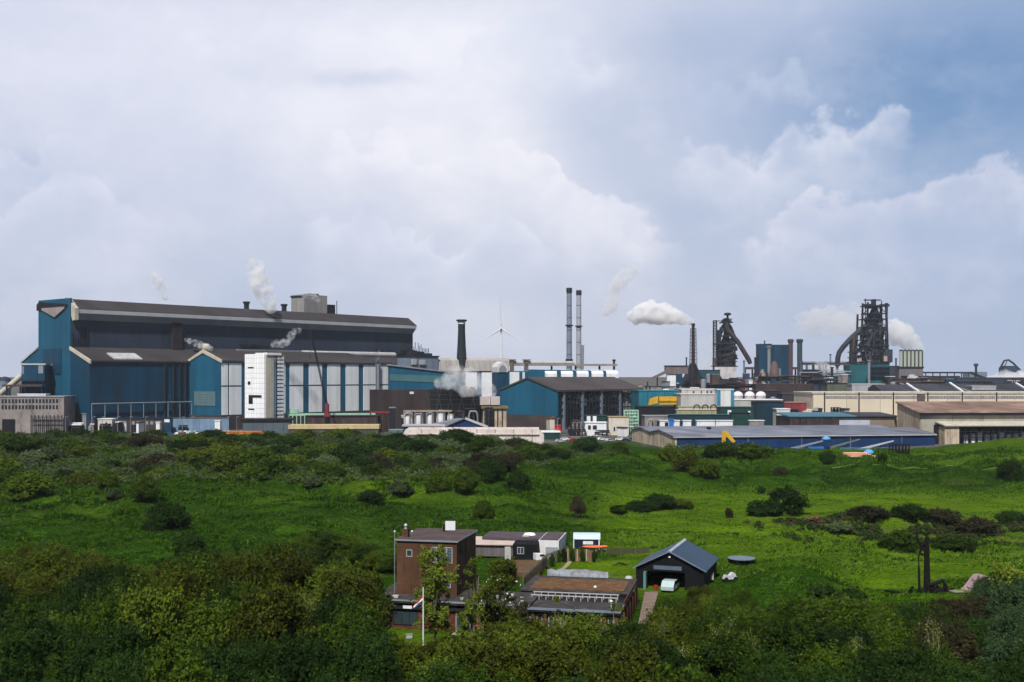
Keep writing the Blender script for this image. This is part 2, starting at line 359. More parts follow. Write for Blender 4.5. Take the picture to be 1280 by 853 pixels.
# haze toward the horizon
col = mixc(nt, mapr(nt, el0, 0, .06, .35, 0, True), col, sc((188, 196, 214)))
col = mixc(nt, mapr(nt, el0, .36, .62, 0, 1, True), col, sc((96, 106, 132)))
col = mixc(nt, mapr(nt, mth(nt, 'ABSOLUTE', az0), .75, 1.6, 0, .8, True), col, sc((112, 122, 146)))      # unseen sky overhead and behind, darkened to cut the fill light
nt.links.new(col, bg.inputs[0])
# ------------------------------------------------------------------ the ground
def ground():
    th_in = np.arange(-28.5, 28.51, .08); th = np.concatenate([np.arange(-180, -28.5, 4.5), th_in, np.arange(30, 180, 4.5)])
    th = np.radians(th)
    r = np.concatenate([np.arange(2, 100, 4), np.arange(100, 130, 1), np.arange(130, 330, .6), np.arange(330, 470, 1.0), 470*1.06**np.arange(0, 70)])
    T, Rr = np.meshgrid(th, r); x = Rr*np.sin(T); y = Rr*np.cos(T); z = height(x, y)
    z[y < 0] = 4
    V = np.stack([x, y, z], -1).reshape(-1, 3); V = np.vstack([V, [[0, 0, 4]]])
    nr, na = x.shape; i = np.arange(nr-1)[:, None]*na; j = np.arange(na)[None, :]; j2 = (j+1) % na
    Q = np.stack([i+j, i+j2, i+na+j2, i+na+j], -1).reshape(-1, 4)
    c0 = len(V)-1; tri = np.stack([np.full(na, c0), j2[0], j[0]], -1)
    me = bpy.data.meshes.new('ground'); me.vertices.add(len(V)); me.vertices.foreach_set('co', V.ravel())
    nl = Q.size+tri.size; me.loops.add(nl); me.loops.foreach_set('vertex_index', np.concatenate([Q.ravel(), tri.ravel()]).astype(np.int32))
    me.polygons.add(len(Q)+len(tri))
    me.polygons.foreach_set('loop_start', np.concatenate([np.arange(len(Q))*4, Q.size+np.arange(len(tri))*3]).astype(np.int32))
    me.update(calc_edges=True)
    me.polygons.foreach_set('use_smooth', np.ones(len(me.polygons), bool))
    xx, yy = V[:, 0], V[:, 1]; px = CX+F*xx/np.maximum(yy, 20); zz = V[:, 2]; py = HZ+(CH-zz)*F/np.maximum(yy, 20)
    big = vnoise(xx/14, yy/11, 11)+.6*vnoise(xx/5, yy/4, 12)
    edge = np.interp(px, [-400, 480, 640, 700, 800, 840, 1700], [440, 440, 440, 500, 500, 440, 440])
    plant = sstep(-6, 6, yy+big*8-edge)*(yy > 60)
    # sunny-green meadow: the flat valley and lawns
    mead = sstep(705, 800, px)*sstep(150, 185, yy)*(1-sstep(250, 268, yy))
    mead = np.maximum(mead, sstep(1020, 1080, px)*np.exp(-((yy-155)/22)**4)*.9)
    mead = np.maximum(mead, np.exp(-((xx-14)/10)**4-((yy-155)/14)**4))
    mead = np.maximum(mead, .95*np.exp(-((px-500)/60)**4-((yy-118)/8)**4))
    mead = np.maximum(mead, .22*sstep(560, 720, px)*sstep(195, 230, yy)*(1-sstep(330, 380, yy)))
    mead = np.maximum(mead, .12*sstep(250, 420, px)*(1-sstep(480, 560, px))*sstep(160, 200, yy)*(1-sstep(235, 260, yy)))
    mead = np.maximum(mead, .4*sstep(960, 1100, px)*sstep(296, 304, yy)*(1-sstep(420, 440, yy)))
    for (a_, b_, ra, rb, am) in ((480, 232, 70, 26, .55), (670, 285, 40, 22, .7), (350, 215, 60, 16, .3), (1190, 330, 90, 26, .6), (100, 205, 60, 16, .25), (590, 212, 40, 16, .35)):  # sunlit patches of slope, painted in as brighter grass
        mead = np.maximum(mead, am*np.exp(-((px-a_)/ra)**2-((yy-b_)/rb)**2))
    bank = np.exp(-((yy-279)/14)**4)*sstep(620, 700, px)  # shade of the steep bank, painted in by holding back the meadow green
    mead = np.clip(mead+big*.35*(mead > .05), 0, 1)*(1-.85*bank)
    dry = np.clip(.5*np.exp(-((xx-70)/30)**4-((yy-193)/7)**2)*(.8+2*big)+ .55*sstep(.28, .6, big)*(1-mead)*(yy > 120), 0, 1)
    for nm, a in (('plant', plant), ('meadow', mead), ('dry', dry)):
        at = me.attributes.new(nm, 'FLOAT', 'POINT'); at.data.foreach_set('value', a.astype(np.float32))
    m, nt, b = newmat('dune_ground')
    oc = nd(nt, 'ShaderNodeTexCoord').outputs['Object']
    A = lambda n: nd(nt, 'ShaderNodeAttribute', attribute_name=n).outputs['Fac']
    nA = noise(nt, stretch(nt, oc, (.35, .6, 1)), .35, 8, .7); nB = noise(nt, oc, 1.6, 6, .7); nC = noise(nt, oc, .05, 4, .6)
    g = mixc(nt, mapr(nt, nA, .3, .72), (.006, .027, .002), (.034, .095, .004))
    g = mixc(nt, mapr(nt, nC, .42, .65, 0, .6), g, (.022, .048, .006))
    g = mixc(nt, mapr(nt, noise(nt, stretch(nt, oc, (.4, .9, 1)), .9, 5, .75), .5, .68, 0, .55), g, (.006, .018, .002))
    g = mixc(nt, mapr(nt, noise(nt, stretch(nt, oc, (.6, 1.2, 1)), .09, 6, .7), .48, .62, 0, .7), g, (.007, .022, .003))
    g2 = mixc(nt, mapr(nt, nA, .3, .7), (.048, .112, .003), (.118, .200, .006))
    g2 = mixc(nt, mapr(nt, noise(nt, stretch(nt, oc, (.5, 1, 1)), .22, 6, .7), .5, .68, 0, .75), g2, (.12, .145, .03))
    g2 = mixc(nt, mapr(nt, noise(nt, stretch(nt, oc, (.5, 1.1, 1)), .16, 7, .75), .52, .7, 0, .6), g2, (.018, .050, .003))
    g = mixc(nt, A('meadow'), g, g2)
    g = mixc(nt, mapr(nt, mth(nt, 'MULTIPLY', A('dry'), mth(nt, 'ADD', nA, .4)), .3, .8), g, mixc(nt, nB, (.030, .024, .012), (.085, .065, .035)))
    g = mixc(nt, mapr(nt, nB, .6, .8, 0, .5), g, (.008, .022, .003))
    sk_ = noise(nt, stretch(nt, oc, (.7, 1.3, 1)), 2.2, 5, .75)
    g = mixc(nt, mapr(nt, sk_, .46, .62, 0, .62), g, mixc(nt, .62, g, (.006, .016, .001)))
    g = mixc(nt, mapr(nt, sk_, .36, .46, .35, 0), g, (.10, .15, .02))
    yard = mixc(nt, mapr(nt, noise(nt, oc, .08, 6, .65), .38, .62), (.055, .055, .055), (.14, .13, .115))
    sk_ = noise(nt, stretch(nt, oc, (.7, 1.3, 1)), 2.2, 5, .75)
    g = mixc(nt, mapr(nt, sk_, .46, .62, 0, .62), g, mixc(nt, .62, g, (.006, .016, .001)))
    g = mixc(nt, mapr(nt, sk_, .36, .46, .35, 0), g, (.10, .15, .02))
    yard = mixc(nt, mapr(nt, noise(nt, oc, .02, 5, .6), .5, .62, 0, .7), yard, (.05, .09, .02))
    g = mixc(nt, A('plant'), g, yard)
    nt.links.new(g, b.inputs['Base Color']); b.inputs['Roughness'].default_value = .95; b.inputs['Specular IOR Level'].default_value = 0
    bp = nd(nt, 'ShaderNodeBump'); bp.inputs['Strength'].default_value = .9; bp.inputs['Distance'].default_value = .35
    nt.links.new(mth(nt, 'ADD', nB, noise(nt, stretch(nt, oc, (.6, 1, 1)), .8, 5, .7)), bp.inputs['Height']); nt.links.new(bp.outputs[0], b.inputs['Normal'])
    me.materials.append(m); o = bpy.data.objects.new('ground', me); COL.objects.link(o); o['kind'] = 'structure'
ground()

# ------------------------------------------------------------------ foliage
def quads(name, C, N, size, tone, mat, parent=None, aspect=.62):
    """many small leaf faces: centres C, facing N"""
    n = len(C); N = N/np.maximum(np.linalg.norm(N, axis=1, keepdims=True), 1e-6)
    r = RNG.normal(size=(n, 3)); T = np.cross(N, r); T /= np.maximum(np.linalg.norm(T, axis=1, keepdims=True), 1e-6); B = np.cross(N, T)
    s = (size*(.6+.8*RNG.random((n, 1)))); T = T*s; B = B*s*aspect
    V = np.stack([C-T, C-B*.9+T*.1, C+T, C+B], 1).reshape(-1, 3)
    me = bpy.data.meshes.new(name); me.vertices.add(4*n); me.vertices.foreach_set('co', V.ravel().astype(np.float32))
    me.loops.add(4*n); me.loops.foreach_set('vertex_index', np.arange(4*n, dtype=np.int32))
    me.polygons.add(n); me.polygons.foreach_set('loop_start', np.arange(0, 4*n, 4, dtype=np.int32)); me.update(calc_edges=True)
    at = me.attributes.new('tone', 'FLOAT', 'FACE'); at.data.foreach_set('value', np.clip(tone, 0, 1).astype(np.float32))
    me.materials.append(mat); o = bpy.data.objects.new(name, me); COL.objects.link(o)
    if parent is not None: o.parent = parent
    return o
def crown_pts(centres, radii, n, flat=.85, fill=.5):
    """leaf positions on and inside a set of clumps; returns positions, normals, tones"""
    k = len(centres); w = radii**2; idx = RNG.choice(k, n, p=w/w.sum())
    d = RNG.normal(size=(n, 3)); d /= np.linalg.norm(d, axis=1, keepdims=True); d[:, 2] = np.where(d[:, 2] < -.45, -d[:, 2], d[:, 2])
    rad = radii[idx]*(fill+(1.12-fill)*RNG.random(n)**.55); lump = 1+.28*np.sin(d[:, 0]*5+idx)*np.sin(d[:, 1]*6+idx*2)
    P = centres[idx]+d*(rad*lump)[:, None]*np.array([1, 1, flat])
    N = d*.8+RNG.normal(size=(n, 3))*.55+np.array([0, 0, .45])
    ct = RNG.random(k)
    return P, N, .30*RNG.random(n)+.40*ct[idx]+.3*RNG.random(n)**2
BARK = M('bark', (.055, .045, .032), .9, .3, 1.5, .3)
BARKP = M('pale_bark', (.19, .17, .13), .9, .3, 1.5, .3)
def limbs(h, cr, tips, bark, parent, r0=.16, base=.22):
    m = MB(); top = (RNG.normal()*.2, RNG.normal()*.2, h*.62)
    m.tube([(0, 0, -.5), (.05, .02, h*.25), top, (top[0]*1.4, top[1]*1.2, h*.86)], [r0*1.3, r0, r0*.55, r0*.15], 6)
    for t in tips:
        f = base+.5*RNG.random(); s = Vector((top[0]*f, top[1]*f, h*f*.8)); t = Vector(t)
        mid = s.lerp(t, .5)+Vector((RNG.normal()*.15, RNG.normal()*.15, -.1*cr)); m.tube([s, mid, t], [r0*.45, r0*.3, r0*.08], 5)
    return m.build('trunk', bark, parent)
TREE_MATS = dict(
 olive=leafmat('olive_leaves', (.006, .012, .002), (.088, .106, .007), (.080, .125, .010)),
 green=leafmat('green_leaves', (.004, .011, .002), (.052, .098, .006), (.060, .095, .006)),
 dark=leafmat('dark_leaves', (.007, .020, .003), (.026, .056, .007)),
 brown=leafmat('brown_twigs', (.012, .012, .005), (.045, .040, .016)),
 blue=leafmat('greyish_leaves', (.012, .028, .010), (.045, .080, .028)),
 grey=leafmat('silver_leaves', (.028, .046, .016), (.115, .155, .062)),
 mauve=leafmat('mauve_twigs', (.014, .015, .007), (.052, .048, .022)),
 fresh=leafmat('fresh_leaves', (.05, .085, .008), (.16, .20, .02)))
def make_tree(kind, h, cr, nclump, nleaf, leaf=.17, mat='olive', bark=None, sparse=.5, low=.18, name='tree', cat='tree', label=None):
    root = thing(name, label or kind, cat)
    a = RNG.random(nclump)*2*math.pi; zz = low+(1-low)*RNG.random(nclump)**.8; prof = np.sin(np.clip(zz-low*.6, 0, 1)*math.pi*.93+.25)**.6
    rr = cr*prof*np.sqrt(RNG.random(nclump))*.8
    C = np.stack([rr*np.cos(a), rr*np.sin(a), zz*h*.86], 1); rad = cr*(.13+.22*RNG.random(nclump))
    tips = C[RNG.choice(nclump, min(9, nclump), replace=False)]
    P, N, t = crown_pts(C, rad, nleaf, .8, sparse)
    # thin shoots that break the outline
    nsp = 260 if nleaf > 12000 else 90; per = max(4, nleaf//(5*nsp)); k = RNG.choice(nclump, nsp); d = RNG.normal(size=(nsp, 3))*[.55, .55, .3]+[0, 0, .75]; d += (C[k]-[0, 0, h*.45])*[1, 1, .2]/cr*.8
    d /= np.linalg.norm(d, axis=1, keepdims=True); L_ = rad[k]*RNG.uniform(1.1, 1.9, nsp); tt = RNG.random((nsp, per))**.8; ns = nsp*per
    P2 = (C[k][:, None, :]+d[:, None, :]*(L_[:, None]*(.6+.4*tt))[:, :, None]+RNG.normal(size=(nsp, per, 3))*leaf*.9).reshape(-1, 3)
    P = np.vstack([P, P2]); N = np.vstack([N, RNG.normal(size=(ns, 3))+[0, 0, .6]]); t = np.concatenate([t, .4+.6*RNG.random(ns)])
    P[:, 2] *= h/np.percentile(P[:, 2], 99.7)
    limbs(h, cr, tips, bark or BARK, root)
    quads('crown', P, N, leaf, t, TREE_MATS[mat], root)
    return root
PROTO = {}
def proto(key, n, **kw):
    PROTO[key] = [make_tree(key, **kw) for _ in range(n)]
proto('olive', 4, h=6.0, cr=3.3, nclump=64, nleaf=24000, leaf=.105, mat='olive', sparse=.35)
proto('green', 4, h=5.6, cr=3.4, nclump=66, nleaf=24000, leaf=.102, mat='green', sparse=.4)
proto('dark', 2, h=5.0, cr=3.4, nclump=66, nleaf=32000, leaf=.08, mat='dark', sparse=.45)
proto('brown', 2, h=5.0, cr=3.2, nclump=50, nleaf=20000, leaf=.08, mat='brown', sparse=.2)
proto('blue', 1, h=5.0, cr=3.2, nclump=50, nleaf=26000, leaf=.08, mat='blue', sparse=.3)
proto('pale', 2, h=6.0, cr=2.1, nclump=30, nleaf=7000, leaf=.13, mat='fresh', sparse=.2, bark=BARKP)
proto('Lbush', 3, h=3.8, cr=3.2, nclump=60, nleaf=13000, leaf=.15, mat='green', sparse=.7, low=.05, name='bush', cat='bush')
proto('Lobush', 3, h=3.8, cr=3.2, nclump=60, nleaf=13000, leaf=.15, mat='olive', sparse=.7, low=.05, name='bush', cat='bush')
proto('Ldbush', 3, h=3.8, cr=3.2, nclump=60, nleaf=13000, leaf=.15, mat='dark', sparse=.75, low=.05, name='bush', cat='bush')
proto('Lgbush', 2, h=3.6, cr=3.0, nclump=50, nleaf=11000, leaf=.15, mat='grey', sparse=.6, low=.05, name='bush', cat='bush')
proto('Lbbush', 2, h=3.6, cr=3.0, nclump=50, nleaf=9000, leaf=.14, mat='mauve', sparse=.4, low=.05, name='bush', cat='bush')
proto('bush', 4, h=1.9, cr=1.7, nclump=26, nleaf=3800, leaf=.17, mat='green', sparse=.6, low=.05, name='bush', cat='bush')
proto('dbush', 3, h=1.9, cr=1.7, nclump=28, nleaf=4200, leaf=.16, mat='dark', sparse=.7, low=.05, name='bush', cat='bush')
proto('gbush', 2, h=1.8, cr=1.6, nclump=22, nleaf=3200, leaf=.17, mat='blue', sparse=.4, low=.05, name='bush', cat='bush')
proto('bbush', 2, h=1.9, cr=1.6, nclump=22, nleaf=2600, leaf=.16, mat='brown', sparse=.2, low=.05, name='bush', cat='bush')
proto('obush', 2, h=1.9, cr=1.7, nclump=26, nleaf=3800, leaf=.17, mat='olive', sparse=.6, low=.05, name='bush', cat='bush')
USED = set()
def put(key, x, y, sx, sz, label, group=None, z=None, name=None, cat=None, sink=.1):
    p = random.choice(PROTO[key]); loc = (x, y, (hz(x, y) if z is None else z)-sink); rz = random.random()*6.28
    if p.name not in USED:
        USED.add(p.name); o = p; o.location = loc; o.rotation_euler = (0, 0, rz); o['label'] = label
        if group: o['group'] = group
    else: o = dup(p, loc, rz, label, group)
    if group is None and 'group' in o: del o['group']
    o.scale = (sx, sx*random.uniform(.9, 1.1), sz); 
    return o

SKYL = [(-60, 690), (0, 688), (60, 682), (130, 702), (175, 712), (215, 706), (262, 690), (300, 692), (345, 678), (400, 686), (440, 705), (458, 740), (468, 790), (500, 812), (560, 806), (600, 786), (640, 782), (690, 780), (760, 779), (800, 776), (822, 752), (880, 737), (930, 742), (960, 752), (1040, 752), (1120, 757), (1190, 748), (1215, 735), (1245, 712), (1290, 706), (1400, 700)]
_sx = [p[0] for p in SKYL]; _sy = [p[1] for p in SKYL]
HF = Fr(571, 127, -12, 1.6)       # the brick house's frame
def thicket():
    pts = []; n = 0; rnd = random.Random(3)
    def ok(x, y, r): return all((x-a)**2+(y-b)**2 > (r*.9)**2 for a, b in pts)
    for it in range(9000):
        y = 66+(158-66)*rnd.random()**.85; px = -30+1340*rnd.random(); x = X(px, y)
        if px > 455 and y > 112: 
            if px < 830 or y > 131: continue
        if 1240 > px > 830 and y > 128: continue
        if px < 455 and y > 148+6*math.sin(px/40): continue
        u, v = HF.loc(x, y)
        if -9 < u < 24 and v > -6.5 and px < 800: continue
        if 470 < px < 566 and y > 107: continue
        sky_y = np.interp(px, _sx, _sy); zg = hz(x, y)
        hmax = Zp(sky_y, y)-zg+.3
        h = min(hmax*(1 if rnd.random() < .5 else rnd.uniform(.72, 1)), 3.6+4.6*rnd.random()+ (1.0 if px < 455 else 0))
        if h < 1.3: continue
        r = (3.5 if px < 455 else 3.05)*(1.0 if h > 2.6 else .8)
        if not ok(x, y, r*1.3): continue
        # outside the picture from below: skip
        if HZ+(CH-zg-h)*F/y > 862: continue
        pts.append((x, y)); q = vnoise(np.array(x/13), np.array(y/11), 21)+.25*rnd.random()-.12
        if y < 90 and rnd.random() < .6: key = 'dark'  # nearest trees get dark leaves, painting in the deep shadow there
        elif px > 1235 and y < 128: key = 'blue'
        elif px > 1120 and y < 128: key = 'brown' if rnd.random() < .3 else ('dark' if rnd.random() < .6 else 'green')
        elif 900 < px <= 1120: key = 'green' if rnd.random() < .7 else 'dark'
        elif px > 1235: key = 'olive'
        elif px < 455 and y < 104: key = rnd.choice(['green', 'green', 'dark', 'dark', 'olive'])
        elif px > 780: key = rnd.choice(['olive', 'green', 'green', 'dark'])
        else: key = 'olive' if q > .02 else ('green' if rnd.random() < .65 else 'dark')
        s = h/5.6; sx = min(max(s, .7), 1.15)*rnd.uniform(.8, 1.04)
        where = 'left of the house' if px < 460 else ('before the house' if px < 820 else 'right of the drive')
        kind = {'olive': 'yellowish olive leafy tree', 'green': 'mid green leafy tree', 'dark': 'dark green dense tree', 'brown': 'dark brown thinly leaved tree', 'blue': 'greyish green tree', 'pale': 'pale tree'}[key]
        put(key, x, y, sx, s, f'{kind} in the foreground thicket {where}', f'{kind}s in the thicket {where}')
        n += 1
    return n
NT = thicket()
def bare_sapling(px, Y, top, label):
    x = X(px, Y); z = hz(x, Y); h = Zp(top, Y)-z; t = thing('bare_sapling', label, 'sapling', (x, Y, z-.1), 0, 'pale stemmed saplings in the thicket'); m = MB(); rnd = random.Random(px); tips = []
    for k in range(4):
        a = rnd.uniform(0, 6.28); l_ = rnd.uniform(.2, .75); p0 = Vector((0, 0, h*.15)); p1 = Vector((math.cos(a)*l_*.5, math.sin(a)*l_*.5, h*.55)); p2 = Vector((math.cos(a)*l_*1.2, math.sin(a)*l_, h*rnd.uniform(.85, 1)))
        m.tube([(0, 0, 0), p0, p1, p2], [.07, .06, .045, .012], 5)
        for q in range(7):
            f = rnd.uniform(.2, .95); b0 = p1.lerp(p2, f); b1 = b0+Vector((rnd.uniform(-.6, .6), rnd.uniform(-.6, .6), rnd.uniform(.2, .8))); m.tube([b0, b1], [.022, .006], 4); tips.append(b1); tips.append(b0.lerp(b1, .6))
    m.build('trunk', BARKP, t)
    T_ = np.array([list(v) for v in tips]); k = RNG.integers(0, len(T_), 420); P = T_[k]+RNG.normal(size=(420, 3))*.16; quads('leaves', P, RNG.normal(size=(420, 3))+[0, 0, .6], .075, RNG.random(420), TREE_MATS['fresh'], t)
for px, Y, top in ((826, 97, 775), (905, 92, 772), (935, 95, 790), (748, 100, 770), (702, 98, 762), (672, 95, 785), (1010, 92, 800), (1170, 90, 772), (858, 88, 800), (300, 100, 740), (385, 104, 735), (268, 98, 760), (150, 100, 745), (610, 96, 778), (1075, 93, 790)):
    bare_sapling(px, Y, top, 'thin pale stemmed sapling with few fresh leaves in the thicket')
print('thicket trees', NT)
# ------------------------------------------------------------------ materials of the works
TEAL = M('teal_cladding', (.010, .088, .155), .55, .22, .03, .35, seam=9, seamw=.03, seamd=.4)
TEALD = M('dark_teal_cladding', (.006, .052, .105), .55, .25, .03, .4, seam=8, seamw=.03, seamd=.4, dirt=(.02, .022, .025), dirtamt=.8)
SLATE = M('slate_cladding', (.034, .048, .074), .6, .22, .02, .4, seam=14, seamw=.02, seamd=.35, dirt=(.035, .034, .04), dirtamt=.8)
BROOF = M('brown_roof', (.048, .043, .045), .85, .25, .03, .2, seam=7, seamw=.04, seamd=.25)
BAND = M('pale_eave', (.42, .43, .45), .6, .15, .03, .3)
SOFF = M('soffit_grey', (.26, .27, .29), .7, .2, .03, .3)
CREAM = M('cream_trim', (.50, .46, .38), .7, .2, .1, .4)
WPAN = M('white_panels', (.76, .78, .80), .5, .12, .05, .3, seam=2.2, seamw=.06, seamd=.12)
WHITE = M('white_paint', (.72, .73, .75), .6, .15, .2, .25)
WSHEET = M('white_sheeting', (.88, .88, .90), .5, .06, .2, .1, seam=2.1, seamw=.08, seamd=.25, rows=2.6)
DBROWN = M('dark_brown_cladding', (.050, .036, .036), .8, .3, .06, .4, seam=4, seamw=.05, seamd=.4)
PLINTH = M('plinth_brick', (.060, .045, .044), .85, .3, .1, .3)
CONC = M('stained_concrete', (.27, .24, .23), .85, .3, .15, .15, dirt=(.06, .05, .05), dirtamt=.8)
CONC2 = M('tower_concrete', (.26, .25, .245), .85, .2, .08, .4)
STEEL = M('dark_steel', (.020, .023, .032), .6, .35, .2, .3)
RUST = M('rusty_steel', (.085, .055, .050), .85, .4, .15, .4)
GREY = M('grey_metal', (.22, .24, .27), .5, .25, .1, .3)
GREYB = M('grey_blue_metal', (.16, .20, .26), .55, .2, .1, .3)
PIPEW = M('pale_pipe', (.42, .42, .42), .5, .2, .2, .4)
BEIGE = M('beige_render', (.50, .44, .34), .8, .12, .1, .12, seam=12, seamw=.03, seamd=.5)
RUSTW = M('rust_streaked_beige', (.50, .42, .32), .8, .2, .15, .5, dirt=(.22, .10, .05), dirtamt=.9, seam=6, seamw=.03)
NAVY = M('navy_cladding', (.010, .035, .115), .55, .2, .05, .3, seam=5, seamw=.03, seamd=.4)
SHEDR = M('pale_blue_roof', (.165, .18, .225), .6, .4, .06, .1, seam=6, seamw=.06, seamd=.3, dirt=(.12, .12, .13), dirtamt=.6)
PINKR = M('faded_pink_roof', (.50, .40, .37), .8, .2, .1, .2, seam=6)
GLASS = M('dark_glass', (.02, .025, .035), .15, .2, .3, 0, spec=.6)
YEL = M('yellow_paint', (.62, .36, .02), .5, .2, .3, .3, dirt=(.1, .06, .02), dirtamt=.5)
REDP = M('red_paint', (.50, .03, .03), .5, .2, .3, .2)
GRNP = M('pale_green_steel', (.30, .50, .38), .6, .25, .3, .3)
DGRN = M('bottle_green', (.012, .05, .045), .6, .25, .2, .3)
MAROON = M('maroon_cladding', (.20, .035, .045), .7, .25, .2, .3, seam=4)
BLUEP = M('bright_blue_paint', (.02, .16, .55), .5, .15, .4, .2)
BLACK = M('black_steel', (.012, .013, .016), .5, .3, .3, .2)
DROOF = M('dark_roof', (.045, .045, .055), .8, .3, .04, .2, seam=9, seamw=.04)

# ------------------------------------------------------------------ the great steel hall
A = Fr(88, 600, 50.7)
D = A.v(48); U = A.u(516); wA = -A.v(112)
hall = A.root('steel_mill_hall', 'huge slate and teal steel mill hall with long overhanging brown roof', 'industrial hall')
zt = A.z(373); zb1 = A.z(386); zb0 = A.z(391.5); zs = A.z(396.5); za = A.z(452, 0, -wA); za1 = A.z(436)
MB().box(1.0, U, 0, D-1, 0, zs+2).build('front_wall', SLATE, hall)
MB().box(0, 1.0, -.01, D, 0, A.z(376, 0, D)).build('end_wall', TEAL, hall)
D2 = A.v(28)
MB().prism([(D, 0), (D, A.z(437, 0, D)), (D2, A.z(455, 0, D2)), (D2, 0)], 0, 60).build('side_aisle', TEAL, hall)
MB().prism([(D+.3, A.z(437, 0, D)+.4), (D2+1, A.z(455, 0, D2)+.4), (D2+1, A.z(455, 0, D2)+1.3), (D+.3, A.z(437, 0, D)+1.3)], -.6, 61).build('aisle_roof', BAND, hall)
MB().prism([(0, zs), (-3.2, zb0), (-3.2, zb0-.1), (-.1, zs-1.4)], 3, U).build('soffit', SOFF, hall)
MB().prism([(-3.2, zb0), (-3.2-.25, zb0), (-3.2-.25, zb1), (-3.2, zb1)], 2.5, U+.2).build('fascia', BAND, hall)
MB().prism([(-3.5, zb1), (5, zt), (D-5, zt), (D+1, zb1), (D+1, zb1-3), (0, zs), (-3.1, zb0+.1)], 2.6, U+.4).build('roof', BROOF, hall)
MB().prism([(-3.8, zb1+.3), (-3.8, zs-1.5), (-1.3, zs-2.0), (.6, zb1-2), (6, zt+.7), (4.2, zt+.7)], .4, 2.55).build('bargeboard', CREAM, hall)
MB().prism([(3, zb1+1), (3, zt-3), (D-2, A.z(378, 0, D)), (D+1, A.z(381, 0, D)), (D+1, zb1)], -.6, 0).build('louvre', BLACK, hall)  # black box for the dark recess, its shade put into the colour
tr = MB(); z0, z1 = A.z(387, 0, D/2), A.z(397, 0, D/2)
tr.prism([(5, z0), (5, z0+1), (D-5, z0+1), (D-5, z0), (D*.45, z1)], -.9, -.62); tr.build('truss', M('pinkish_steel', (.30, .25, .25), .7), hall)
MB().box(-.35, 0, A.v(77), A.v(54), A.z(468, 0, 12), A.z(436, 0, 12)).build('blind_panel', TEALD, hall)
MB().box(-2.2, -.1, A.v(66), A.v(57), A.z(457.5, 0, 14), A.z(455, 0, 14)).build('canopy', WHITE, hall)
MB().box(-.6, -.0, A.v(99), A.v(90, 0)+.5, 0, A.z(519)).build('door', M('door_dark', (.02, .012, .012), .8), hall)
pm = MB()
for q in range(7): pm.bar((1+q*1.5, -.35, zs-8-3*math.sin(q)), (1+q*1.5, -.35, za1), .35)
pm.build('downpipe', STEEL, hall)
st = MB().box(A.u(214), A.u(226), -1.6, 0, za1-2, A.z(404, A.u(220), 0)); st.build('smoke_duct', M('sooty_steel', (.04, .03, .035), .9, .5, .1, .6), hall)
# annex along the front
u2 = A.u(237, -wA)
an = MB().prism([(0, 0), (-wA, 0), (-wA, za), (0, za1-1)], 0, A.u(487, -wA)); an.build('annex', TEALD, hall)
MB().prism([(.1, za1), (-wA-.8, za-.3), (-wA-.8, za+.6), (.1, za1+.9)], .3, U-4).build('annex_roof', BROOF, hall)
MB().prism([(.4, za1-.6), (-wA-1.2, za-1.2), (-wA-1.2, za+.8), (.4, za1+1.2)], -.5, .28).build('annex_bargeboard', CREAM, hall)
um = A.u(137, -wA*.7); un = A.u(172, -wA*.7)
MB().prism([(-wA*.55, za+(za1-za)*.45+1.1), (-wA*.95, za+1.1), (-wA*.95, za+1.8), (-wA*.55, za+(za1-za)*.45+1.8)], um, un).build('skylight', M('grey_glazing', (.45, .46, .46), .5), hall)
for px in (205, 216, 224, 231):
    q = A.u(px, -wA); MB().cyl((q, -wA-.7, 2), (q, -wA-.7, za-1), .5, n=8).build('downpipe', STEEL, hall)
mm = MB()
q0, q1 = A.u(112, -wA), A.u(237, -wA); mm.cyl((q0, -wA-2, A.z(505, 0, -wA)), (q1, -wA-2, A.z(505, 0, -wA)), .35, n=6)
for k in range(9): uu = q0+(q1-q0)*k/8; mm.bar((uu, -wA-2, 0), (uu, -wA-2, A.z(505, 0, -wA)), .35)
mm.build('pipe_bridge', GREY, hall)
MB().box(q0-.0, q1, -wA-.4, -wA-.02, 0, 6.5).build('plinth', PLINTH, hall)
# roof plant
for px, pt in ((302, 380), (349, 383)):
    q = A.u(px, D/2); z = A.z(pt, q, D/2); MB().cyl((q, 12, zt), (q, 12, z), 1.6, n=10).cyl((q, 12, z), (q, 12, z+1.2), 2.2, n=10).build('roof_vent', STEEL, hall)
v0 = 14; qa = A.u(380, v0)
vv = A.v(364, qa)
b = MB().box(qa, A.u(409, v0), v0, vv, zt, A.z(368, qa, v0)); b.build('penthouse', CONC2, hall)
MB().box(qa-.5, A.u(395, v0), v0-.5, vv+.5, A.z(371, qa, v0), A.z(369.3, qa, v0)).build('penthouse_band', STEEL, hall)
MB().box(A.u(391, v0), A.u(401, v0), v0+2, v0+9, A.z(368, qa, v0), A.z(366, qa, v0)).build('penthouse_vent', STEEL, hall)
MB().box(A.u(411, v0), A.u(419, v0), v0, v0+8, zt, A.z(380, A.u(415), v0)).bar((A.u(421, v0), v0, zt), (A.u(421, v0), v0, A.z(375, A.u(421), v0)), .5).build('plant_box', BLACK, hall)
